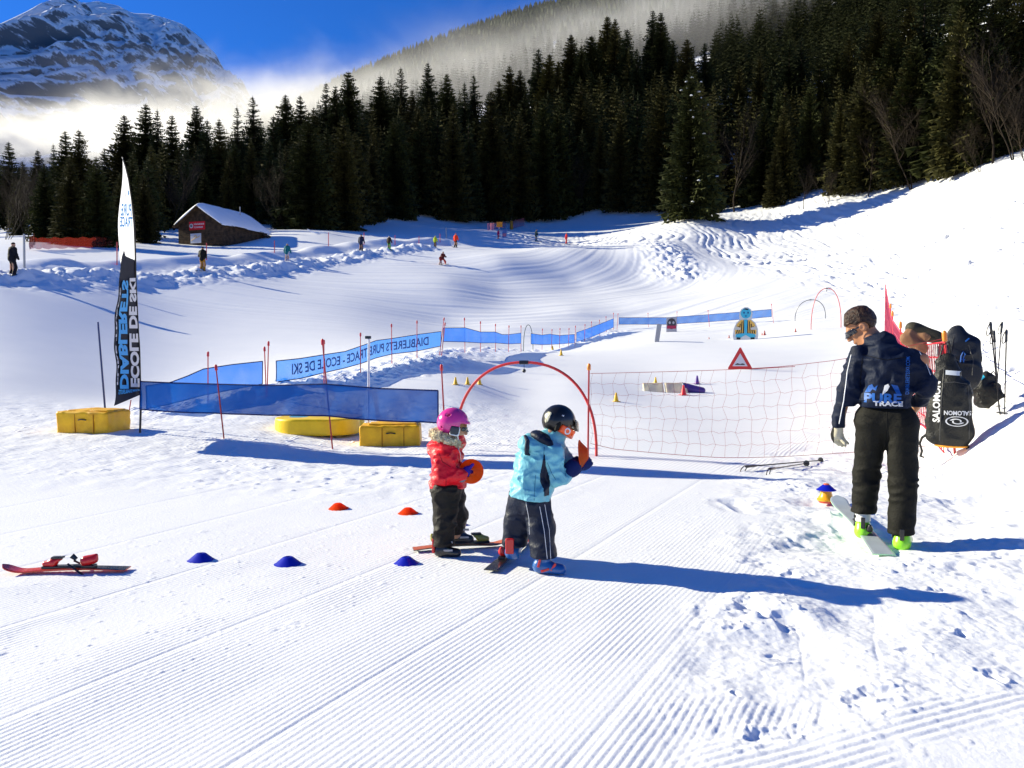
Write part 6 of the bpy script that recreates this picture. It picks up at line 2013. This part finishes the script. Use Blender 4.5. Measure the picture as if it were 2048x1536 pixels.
# painted figures
def figure(u, v, px_h, label):
    b = at(u, v); k = px_h / F * b.y
    o = empty("painted_figure", b, -math.atan2(b.x, b.y), label, "painted figure"); return o, k
o, k = figure(1491, 679, 64, "upright padded figure with blue head and yellow black striped jacket")
def outl(pts): return [(x * k, z * k) for x, z in pts]
body = [(-.36, -.02), (-.38, .12), (-.36, .32), (-.28, .52), (-.18, .62), (-.20, .70), (-.20, .82), (-.14, .94), (-.04, 1.0), (.05, 1.0), (.15, .94), (.20, .82), (.19, .70), (.17, .62), (.29, .52), (.37, .32), (.38, .12), (.36, -.02)]
MB().prism(outl(body), -.10, .10).build("padded_board", mat("white_board", (.62, .63, .62), rough=.6, var=.08), o)
CYP = mat("cyan_paint", (.06, .45, .62), rough=.6); YLP = mat("yellow_paint", (.80, .48, .10), rough=.6); BKP = mat("black_paint", (.02, .02, .02), rough=.6)
def ov(cx, cz, rx, rz_, n=24): return [(cx + rx * cos(2 * pi * i / n), cz + rz_ * sin(2 * pi * i / n)) for i in range(n)]
hd_ = MB().prism(outl(ov(0, .81, .155, .16)), -.108, -.102).build("head", CYP, o)
MB().prism(outl(ov(-.055, .83, .022, .032, 12)), -.114, -.109).build("eye", mat("dark_blue_paint", (.01, .02, .16)), hd_)
MB().prism(outl(ov(.065, .83, .022, .032, 12)), -.114, -.109).build("eye", MATS["dark_blue_paint"], hd_)
MB().prism(outl(ov(.0, .73, .03, .018, 12)), -.114, -.109).build("mouth", MATS["dark_blue_paint"], hd_)
MB().prism(outl([(-.09, .93), (0, .97), (.08, .94), (.05, .91), (-.04, .93)]), -.114, -.109).build("hair_paint", BKP, hd_)
jp = MB().prism(outl([(-.31, .16), (-.32, .32), (-.25, .50), (-.14, .61), (-.05, .60), (.05, .60), (.14, .61), (.26, .50), (.33, .32), (.31, .16), (.05, .20), (-.05, .20)]), -.108, -.102).build("striped_jacket", YLP, o)
sb = MB()
for i in range(-4, 5):
    if i == 0: continue
    x = i * .068; top_ = .60 - max(0, abs(i) - 1.5) * .075
    sb.prism(outl([(x - .016, .19), (x + .016, .19), (x * .80 + .014, top_), (x * .80 - .014, top_)]), -.112, -.1085)
sb.build("stripes", BKP, jp)
MB().prism(outl([(-.04, .18), (.04, .18), (.05, .62), (-.05, .62)]), -.115, -.109).build("shirt_front", CYP, jp)
MB().prism(outl([(-.30, .07), (-.28, .18), (0, .22), (.28, .18), (.30, .07), (.14, .06), (0, .14), (-.14, .06)]), -.108, -.102).build("trousers", CYP, o)
MB().prism(outl([(-.27, .0), (-.27, .07), (-.15, .07), (-.15, .0)]), -.108, -.102).build("shoe", BKP, o)
MB().prism(outl([(.15, .0), (.15, .07), (.27, .07), (.27, .0)]), -.108, -.102).build("shoe", BKP, o)
for sgn in (-1, 1): MB().prism(outl([(sgn * .33, .42), (sgn * .14, .36), (sgn * .16, .30), (sgn * .34, .30)]), -.119, -.1125).build("hand", mat("pale_paint", (.60, .58, .50)), o)
o, k = figure(1343, 664, 30, "small grey painted board of a round animal with a red scarf")
MB().prism(outl([(-.34, -.02), (-.34, .98), (.34, .98), (.34, -.02)]), -.06, .06).build("board", mat("grey_board", (.42, .41, .43), rough=.6), o)
an = MB().prism(outl(ov(0, .55, .29, .36)), -.068, -.062).build("animal", mat("dark_grey_paint", (.06, .055, .06)), o)
MB().prism(outl(ov(-.12, .62, .07, .09, 14)), -.074, -.069).prism(outl(ov(.12, .62, .07, .09, 14)), -.074, -.069).build("eye_patches", mat("light_grey_paint", (.45, .45, .46)), an)
MB().prism(outl([(-.30, .22), (-.30, .42), (.30, .42), (.30, .22)]), -.075, -.069).build("scarf", mat("crimson_paint", (.42, .03, .08)), o)
o, k = figure(1311, 683, 35, "thin grey board leaning edge on beside the small animal board")
MB().prism([(-.05 * k, -.02), (.20 * k, -.02), (.34 * k, .98 * k), (.08 * k, 1.0 * k)], -.25, .05).build("board", mat("grey_foam", (.36, .36, .37), rough=.7), o)

# thin red net fence
def strand_net(cols, label, m, dx=.14, rows=9, r=.0030, zig=.035, name="safety_net", group=None, sagd=.0):
    """cols (point_bottom, point_top): knotted net between ropes"""
    o = empty(name, cols[0][0], 0, label, "net", group)
    B_ = [c[0] - cols[0][0] for c in cols]; T_ = [c[1] - cols[0][0] for c in cols]
    L = [0]
    for a, b in zip(B_[:-1], B_[1:]): L.append(L[-1] + (b - a).length)
    def fn(x, t):
        i = min(len(L) - 2, max(0, int(np.searchsorted(L, x) - 1))); q = (x - L[i]) / max(1e-6, L[i + 1] - L[i])
        p = B_[i].lerp(B_[i + 1], q).lerp(T_[i].lerp(T_[i + 1], q), t)
        p.y += .03 * sin(x * 3.1 + t * 4) * (1 - t)
        return p
    tot = L[-1]; nx = int(tot / dx)
    mb = MB()
    for j in range(1, rows):
        t = j / rows
        mb.tube([fn(tot * i / (nx * 2), t + .012 * sin(i * 2.2 + j)) for i in range(nx * 2 + 1)], r, 3, caps=False)
    for i in range(nx + 1):
        x = tot * i / nx
        mb.tube([fn(min(tot, max(0, x + zig * (.5 if j % 2 else -.5) + .02 * sin(i * 3.7 + j * 1.9))), j / rows) for j in range(rows + 1)], r, 3, caps=False)
    mb.build("netting", m, o)
    rp = MB()
    for t in (0, 1): rp.tube([fn(tot * i / nx, t) for i in range(nx + 1)], r * 2.2, 5)
    rp.build("edge_rope", m, o, smooth=True)
    return o
NETR = mat("faded_red_cord", (.36, .035, .04), rough=.7); NETB_ = mat("bright_red_cord", (.72, .02, .04), rough=.6)
GRP = "orange capped red poles of the net fence"
pL = at(1179, 912)
pole(1176, 912, 1178, 734, "orange capped red pole right beside the big red hoop", GRP, m=REDD, cap=ORC, r=.014, caph=.05)
dR = at(1912, 908).y
colsF = []
for u, vb, vt in [(1181, 887, 747), (1230, 899, 746), (1310, 906, 744), (1380, 911, 742), (1441, 915, 740), (1500, 915.5, 737), (1566, 914, 733), (1676, 906, 720), (1780, 898, 700), (1893, 890, 676)]:
    d = 11.4 + (dR - 11.4) * (u - 1181) / (1893 - 1181)
    colsF.append((P(u, vb, d), P(u, vt, d)))
strand_net(colsF, "thin faded red net stretched from the hoop to the hanging bags", NETR, dx=.165, rows=7, r=.0017)
pole(1910, 910, 1889, 672, "orange capped red pole carrying the big black bag", GRP, m=RED, cap=ORC, r=.016, d=dR, caph=.07)
p2 = (1806, 800, 1801, 650, 14.2); p3 = (1788, 745, 1785, 627, 18.5); p4 = (1783, 722, 1781, 612, 21.0); p5 = (1768, 685, 1771, 569, 25.5)
for (ub, vb, ut, vt, d), lab in ((p2, "orange capped red pole at the brown bag"), (p3, "orange capped red pole next behind the brown bag"), (p4, "orange capped red pole farther back near the net's raised corner")):
    q = P(ub, vb, d); q.z = H(q.x, q.y); vb2 = 690 - F * (q.z - CAMZ) / q.y
    pole(ub, vb2, ut, vt, lab, GRP, m=RED, cap=ORC, r=.014, d=d, caph=.06)
q = P(*p5[:2], p5[4]); q.z = H(q.x, q.y); pole(1769, 690 - F * (q.z - CAMZ) / q.y, 1771, 569, "tall thin pole lifting the far corner of the red net", None, m=RED, cap=None, r=.013, d=25.5)
def gp(u, d, h):
    x = (u - 1024) / F * d; return Vector((x, d, H(x, d) + h))
colsG = [(gp(1893, dR, .10), P(1889, 684, dR)), (gp(1850, 12, .1), P(1845, 690, 12)), (gp(1806, 14.2, .1), P(1801, 664, 14.2))]
strand_net(colsG, "bright red net sagging between the brown bag and the black bag", NETB_, dx=.075, rows=7, r=.0045, zig=.02)
colsH = [(gp(1806, 14.2, .1), P(1801, 664, 14.2)), (gp(1788, 18.5, .1), P(1785, 640, 18.5)), (gp(1783, 21, .1), P(1781, 628, 21)), (gp(1769, 25.5, .1), P(1771, 571, 25.5))]
strand_net(colsH, "pinkish red net running away behind the man's shoulder", mat("pink_red_cord", (.75, .10, .16)), dx=.16, rows=8, r=.0055)

# bags
NYL = cloth("black_nylon", (.010, .010, .009), rough=.5, spec=.3, bump=.4)
OLV = cloth("khaki_grey_nylon", (.045, .040, .026), rough=.6); TAN = cloth("tan_fabric", (.26, .135, .07), rough=.7)
K = Frame(1899, 900, dR - .12)
bag = empty("ski_bag", K.p, K.rz, "big black bag with white lettering hanging on the orange capped pole", "bag")
f = uni(.06, cone(K(1886, 722), K(1897, 790), .09, .22, .62), cone(K(1897, 790), K(1901, 858), .22, .245, .62))
f = uni(.05, f, cone(K(1878, 770, -.02), K(1866, 868, -.02), .07, .09, .8))
f = crease(f, .016, 4, 4, 5, 31); f = crease(f, .007, 11, 11, 9, 33)
f = inter(f, lambda P_: K(0, 893)[2] - P_[:, 2] + .0)
bb = solid("bag_body", f, (-.42, -.35, -.02), (.42, .35, 1.38), .011, NYL, bag)
solid("orange_base", inter(grow(f, .006), rbox(K(1905, 893), (.20, .2, .022), .01)), (-.42, -.35, -.06), (.42, .35, .2), .011, mat("amber_fabric", (.72, .28, .02)), bag)
bvk = bvh_of(bb)
ok_ = onto(bvk, (0, 0, 0), (1, 0, 0), (0, 0, 1), .004)
def kbox(u0, v0, u1, v1):
    a = K(u0, v1); b_ = K(u1, v0); return a[0], a[2], b_[0], b_[2]
kb = kbox(1886, 819, 1940, 828)
lettering("SALOMON", lambda s, t: ok_(kb[2] - s * (kb[2] - kb[0]), kb[3] - t * (kb[3] - kb[1])), WP, bb, bold=.03, cuts=1)
kc = kbox(1863, 778, 1878, 843)
lettering("SALOMON", lambda s, t: ok_(kc[0] + (1 - t) * (kc[2] - kc[0]) + .0, kc[1] + s * (kc[3] - kc[1]) * 1.25), WP, bb, bold=.03, cuts=1)
def ring(cu, cv, ru, rv, w_, a0=0, a1=2 * pi, n=40, shrink=0.):
    V = []; Fq = []
    for i in range(n + 1):
        a = a0 + (a1 - a0) * i / n; kk = 1 - shrink * i / n
        for rr in (1, 1 - w_):
            q = K(cu + ru * kk * rr * cos(a), cv + rv * kk * rr * sin(a)); p = ok_(q[0], q[2]); V.append(p if p else Vector(q))
    for i in range(n): Fq.append((2 * i, 2 * i + 1, 2 * i + 3, 2 * i + 2))
    return V, Fq
mb = MB()
for ar in [(1912, 840, 23, 10, .14), (1912, 840, 15, 6.5, .30, .3, 3.6, 30, .45), (1912, 840, 15, 6.5, .30, 3.44, 6.74, 30, .45)]:
    mb.add(*ring(*ar))
obj("printed_emblem", raw_mesh("printed_emblem", mb.v, mb.f), WP, bb)
ks = kbox(1887, 739, 1928, 748); V = []
for i in range(13):
    for j in range(2):
        q = ok_(ks[0] + (ks[2] - ks[0]) * i / 12, ks[1] + (ks[3] - ks[1]) * j - .0009 * i * 1.6); V.append(q or Vector((ks[0], 0, ks[1])))
obj("reflective_strip", raw_mesh("reflective_strip", V, [(2 * i, 2 * i + 2, 2 * i + 3, 2 * i + 1) for i in range(12)]), mat("silver_strip", (.60, .63, .66), rough=.3), bb)
MB().tube([K(1853, 870), K(1842, 878), K(1838, 890), K(1843, 905), K(1840, 916), K(1848, 918)], [.018, .016, .014, .014, .018, .01], 8).build("strap", NYL, bag, smooth=True)
MB().tube([K(1930, 885), K(1936, 892), K(1933, 897)], [.018, .02, .01], 8).build("strap", NYL, bag, smooth=True)
for pl in ([(1884, 735), (1880, 800), (1879, 880)], [(1932, 770), (1936, 820), (1937, 875)], [(1880, 765), (1905, 762), (1930, 766)]):
    strip(bvk, [(K(u, v)[0], K(u, v)[2]) for u, v in pl], .006, 0, mat("grey_seam_tape", (.05, .05, .05), rough=.5), bb, "seam")
MB().tube([K(1872, 725, -.05), K(1880, 690, 0), K(1892, 682, .05), K(1898, 715, .1)], .012, 6).build("hanging_loop", NYL, bag, smooth=True)
N_ = Frame(1925, 760, dR + .35)
nb_ = empty("backpack", N_.p, N_.rz, "navy backpack with blue print hanging behind the big black bag", "backpack")
f = uni(.05, cone(N_(1915, 672), N_(1912, 700), .12, .19, .6), cone(N_(1935, 690), N_(1938, 745), .12, .13, .6), cone(N_(1915, 700), N_(1920, 755), .19, .20, .6))
f = crease(f, .016, 5, 5, 7, 41)
nbb = solid("pack_body", f, (-.42, -.3, -.2), (.42, .3, .8), .012, cloth("navy_black_nylon", (.006, .009, .018), rough=.5, spec=.3), nb_)
bvn = bvh_of(nbb); onn = onto(bvn, (0, 0, 0), (1, 0, 0), (0, 0, 1), .004)
for pl in ([(1905, 675), (1900, 705), (1902, 745)], [(1935, 690), (1945, 720), (1944, 750)], [(1902, 715), (1918, 722), (1944, 718)]):
    strip(bvn, [(N_(u, v)[0], N_(u, v)[2]) for u, v in pl], .007, 0, MATS["grey_seam_tape"], nbb, "zip")
def nstrip(pts, nm):
    P3 = [onn(N_(u, v)[0], N_(u, v)[2]) for u, v in pts]; P3 = [p for p in P3 if p]
    if len(P3) > 1: MB().tube(P3, .009, 6).build(nm, DB, nbb, smooth=True)
nstrip([(1920, 724), (1921, 712), (1925, 703), (1929, 708), (1925, 716), (1926, 724)], "printed_emblem"); nstrip([(1921, 718), (1929, 719)], "printed_emblem"); nstrip([(1929, 683), (1936, 677)], "printed_emblem")
Q = Frame(1843, 690, 11.6)
br = empty("duffel_bag", Q.p, Q.rz, "brown and khaki bag lying slanted on top of the red net", "bag")
f = crease(uni(.04, cone(Q(1822, 655, .1), Q(1872, 676, .1), .085, .09, .9)), .014, 6, 6, 6, 51)
solid("bag_body", f, (-.5, -.2, -.2), (.5, .45, .6), .011, OLV, br)
f = crease(uni(.03, cone(Q(1812, 676, 0), Q(1845, 696, 0), .075, .07, .6), cone(Q(1816, 664, .04), Q(1855, 675, .02), .045, .04, .8)), .015, 7, 7, 7, 53)
solid("tan_lining", f, (-.5, -.3, -.3), (.4, .3, .6), .011, TAN, br)
D_ = Frame(1978, 812)
bp = empty("backpack", D_.p, D_.rz, "black backpack with cyan panel lying on snow by the upright poles", "backpack")
f = uni(.05, cone(D_(1962, 775), D_(1975, 795), .15, .16, .8), cone(D_(1975, 795), D_(2002, 802), .15, .07, .8), cone(D_(1972, 755), D_(1985, 790), .07, .13, .8))
f = inter(crease(crease(f, .02, 6, 6, 6, 61), .008, 14, 14, 14, 62), lambda P_: -.03 - P_[:, 2])
bpb = solid("pack_body", f, (-.5, -.4, -.05), (.55, .4, .6), .011, NYL, bp)
cy = inter(grow(f, .004), rbox(D_(1958, 754, -.05), (.055, .2, .045), .01, np.array(Matrix.Rotation(R(-40), 3, 'Y'), np.float32)))
solid("cyan_panel", cy, (-.5, -.4, -.05), (.55, .4, .6), .009, mat("cyan_fabric", (.02, .42, .62)), bpb)
MB().tube([D_(1975, 752), D_(1985, 742), D_(1990, 750), D_(1990, 765)], .011, 6).tube([D_(2000, 800), D_(2012, 806, -.05), D_(2022, 808, -.02)], [.02, .016, .01], 6).build("strap", NYL, bp, smooth=True)

# hut
hb_ = ground_at(452, 88); hb_.z = P(430, 493, 88).z - .3
hut = empty("hut", hb_, R(-20), "dark timber hut with thick snow roof and red sign", "hut")
WOOD = mat("dark_timber", (.062, .036, .018), rough=.85, var=.5, vscale=2.5, bump=.3, bscale=10)
hw, hl, wh, rh = 2.7, 3.6, 2.2, 1.75
wl = MB()
nlog = 12
for i in range(nlog):
    z = wh * (i + .5) / nlog; hh_ = wh / nlog / 2 - .008
    wl.box((0, -hl, z), (hw + .15, .09, hh_)); wl.box((0, hl, z), (hw + .15, .09, hh_))
    wl.box((-hw, 0, z), (.09, hl - .10, hh_)); wl.box((hw, 0, z), (.09, hl - .10, hh_))
for i in range(8):
    z = wh + rh * (i + .5) / 8; ww = hw * (1 - (i + .5) / 8)
    wl.box((0, -hl + .01, z), (ww + .05, .07, rh / 16 - .006)); wl.box((0, hl - .01, z), (ww + .05, .07, rh / 16 - .006))
wl.build("wall", WOOD, hut)
rf = MB(); ang = math.atan2(rh, hw)
for s in (-1, 1):
    M_ = Matrix.Rotation(s * ang, 3, 'Y'); ln = math.hypot(hw, rh) / 2 + .28
    rf.box((s * (hw / 2 + .22), -.1, wh + rh / 2 - .07), (ln, hl + .55, .05), M_)
roof = rf.build("roof", WOOD, hut)
def snowroof(P_):
    x = np.abs(P_[:, 0]); z = P_[:, 2]; y = P_[:, 1] + .1
    base = wh + rh - x * rh / hw + .04
    th = .58 * np.sqrt(np.clip(1 - (x / (hw + .52)) ** 6, 0.02, 1)) * np.sqrt(np.clip(1 - (y / (hl + .60)) ** 10, .02, 1)) - .10 * np.exp(-(x / .5) ** 2)
    d = np.maximum(np.abs(z - base - th / 2) - th / 2, np.maximum(x - hw - .52, np.abs(y) - hl - .60))
    return d * .8 - .03 * noise3(P_ * 1.3)
solid("roof_snow", snowroof, (-hw - .7, -hl - .8, wh - .9), (hw + .7, hl + .8, wh + rh + .8), .075, SNOW, roof, relax=2)
MB().box((hw + .75, hl - .5, wh - .62), (.45, .6, .04), Matrix.Rotation(R(30), 3, 'Y')).build("lean_to_roof", WOOD, hut)
yf = -hl - .10
def hz(x, z, dy=0): return Vector((x, yf - .03 - dy, z))
SG = MB().box((-.35, yf - .02, 2.05), (1.02, .025, .43)).build("sign_board", mat("red_sign", (.66, .012, .02), rough=.5), hut)
lettering("ECOLE SUISSE DE SKI", lambda s, t: hz(-.75 + s * 1.32, 2.12 + t * .17, .018), WP, SG, bold=.03)
lettering("ET DE SNOWBOARD", lambda s, t: hz(-.75 + s * 1.15, 1.80 + t * .17, .018), WP, SG, bold=.03)
MB().lathe([(.23, -.008), (.23, .008)], (-1.08, yf - .053, 2.05), 24, Matrix.Rotation(R(90), 3, 'X')).build("round_emblem", WP, SG)
MB().lathe([(.15, -.008), (.15, .008)], (-1.08, yf - .066, 2.05), 20, Matrix.Rotation(R(90), 3, 'X')).build("emblem_centre", mat("grey_green_paint", (.15, .18, .16)), SG)
S2 = MB().box((-.55, yf - .02, .75), (.68, .025, .50)).build("sign_board", mat("white_sign", (.62, .62, .66), rough=.5), hut)
MB().tube([hz(-1.1, .52, .02), hz(-.85, .66, .02), hz(-.55, .80, .02), hz(-.25, .85, .02), hz(.0, .98, .02)], .030, 5).tube([hz(-.75, .92, .02), hz(-.6, 1.08, .02), hz(-.42, 1.0, .02), hz(-.50, .78, .02)], .035, 5).build("yellow_script", mat("yellow_script_paint", (.72, .42, .05)), S2)
MB().tube([(1.2, 1.2, wh + rh * .4), (1.2, 1.2, wh + rh + .75)], .05, 8).build("stove_pipe", GREYP, hut)

# left: netting, posts
A = [(22, 62), (66, 63), (95, 64), (140, 66), (190, 69), (232, 73)]
colsO = []
for i, (u, d) in enumerate(A):
    colsO.append((gp(u + 55 if i == 0 else u, d, .1 if i else .5), gp(u + 55 if i == 0 else u, d, .95 if i else 1.3)))
o = empty("safety_net", colsO[0][0], 0, "dark red safety netting in front of the wide spruces at far left", "net")
V = []; n = 60
for i in range(n + 1):
    x = i / n * (len(colsO) - 1); j = min(len(colsO) - 2, int(x)); q = x - j
    b_ = colsO[j][0].lerp(colsO[j + 1][0], q); t_2 = colsO[j][1].lerp(colsO[j + 1][1], q)
    for k_ in range(5): V.append(b_.lerp(t_2, k_ / 4) + Vector((0, .1 * sin(i * 1.3 + k_), .05 * sin(i * .9))) - colsO[0][0])
obj("mesh_panel", raw_mesh("mesh_panel", V, np.array([(i * 5 + k_, (i + 1) * 5 + k_, (i + 1) * 5 + k_ + 1, i * 5 + k_ + 1) for i in range(n) for k_ in range(4)])), net_mat("dark_red_mesh", (.16, .016, .008), .42), o)
GT = "thin red poles along the lift track"
pole(49, 543, 48, 468, "grey lift post at far left beside the black clad skier", m=GREYP, cap=None, r=.06, d=43, name="lift_post", cat="post")
pole(893, 487, 892, 455, "thin grey lift post between yellow green and orange red skiers", m=GREYP, cap=None, r=.07, d=100, name="lift_post", cat="post")
for u, v, h, lab in [(234, 530, 46, "thin red pole at the right end of the dark red netting"), (413, 520, 34, "thin red pole before the hut's white sign"), (549, 505, 24, "thin red pole standing on the bank right of the hut"),
                     (657, 492, 27, "thin red pole left of the navy jacketed skier"), (728, 489, 24, "thin red pole right behind the navy jacketed skier"), (790, 490, 20, "thin red pole behind the green trousered skier"),
                     (838, 488, 16, "thin red pole left of the yellow green jacketed skier"), (880, 485, 18, "thin red pole right of the yellow green jacketed skier")]:
    b_ = at(u, v, 30); pole(u, v, u, v - h, lab, GT, m=RED, cap=None, r=.035, d=b_.y)
# small signed corner at the top of the lift
b_ = at(999, 474, 60)
ts = empty("trail_sign", b_, 0, "small orange trail sign on a post above the person in magenta", "sign")
MB().tube([(0, 0, -.2), (0, 0, 1.9)], .05, 6).build("post", GREYP, ts)
MB().box((0, -.07, 1.75), (.42, .03, .36)).build("board", mat("orange_sign", (.80, .28, .02)), ts)
b_ = at(1009, 474, 60)
ts = empty("map_board", b_, 0, "small blue and pink panel beside the person in magenta", "sign")
MB().box((0, 0, .45), (.32, .04, .62)).build("board", mat("blue_panel", (.10, .17, .40)), ts)
MB().box((0, -.05, .30), (.26, .008, .22)).build("pink_field", mat("pink_panel", (.55, .18, .26)), ts)
b_ = at(1023, 459, 60)
ts = empty("padded_post", b_, 0, "tall ochre padded post amid pink nets at the forest edge", "post")
MB().lathe([(.30, -.2), (.32, .3), (.28, 1.4), (.22, 1.55), (.12, 1.6)], n=12).build("padding", mat("ochre_vinyl", (.50, .22, .02), var=.2), ts, smooth=True)
MB().tube([(0, 0, 1.5), (0, 0, 2.2)], .08, 8).build("post", mat("brown_post", (.10, .05, .02)), ts)
PNK = net_mat("pink_mesh", (.75, .20, .20), .55)
for i, (ua, ub2, va, vb2, hh_, lab) in enumerate([(975, 1012, 462, 457, 1.1, "pink red mesh net sloping left of the ochre padded post"), (1026, 1049, 458, 452, 1.5, "pink red mesh net standing right of the ochre padded post")]):
    a_ = at(ua, va, 60); c_ = at(ub2, vb2, 60)
    o = empty("safety_net", a_, 0, lab, "net", "pink nets at the top of the lift")
    V = []
    for j in range(13):
        q = (c_ - a_) * (j / 12)
        for k_ in range(4): V.append(q + Vector((0, .05 * sin(j + k_), .1 + hh_ * k_ / 3)))
    obj("mesh_panel", raw_mesh("mesh_panel", V, np.array([(j * 4 + k_, (j + 1) * 4 + k_, (j + 1) * 4 + k_ + 1, j * 4 + k_ + 1) for j in range(12) for k_ in range(3)])), PNK, o)
# fallen branch at the forest corner
p_ = at(615, 467, 60)
o = MB().tube([(0, 0, .5), (.6, 0, .15), (1.3, 0, .02), (2.0, .1, .12), (2.6, .1, .05)], [.06, .09, .1, .08, .03], 6).tube([(1.3, 0, .05), (1.7, 0, .3)], [.06, .02], 5).build("fallen_branch", SNOW, None, smooth=True, loc=p_)
tag(o, "snow covered fallen branch lying before the olive spruces", "branch")
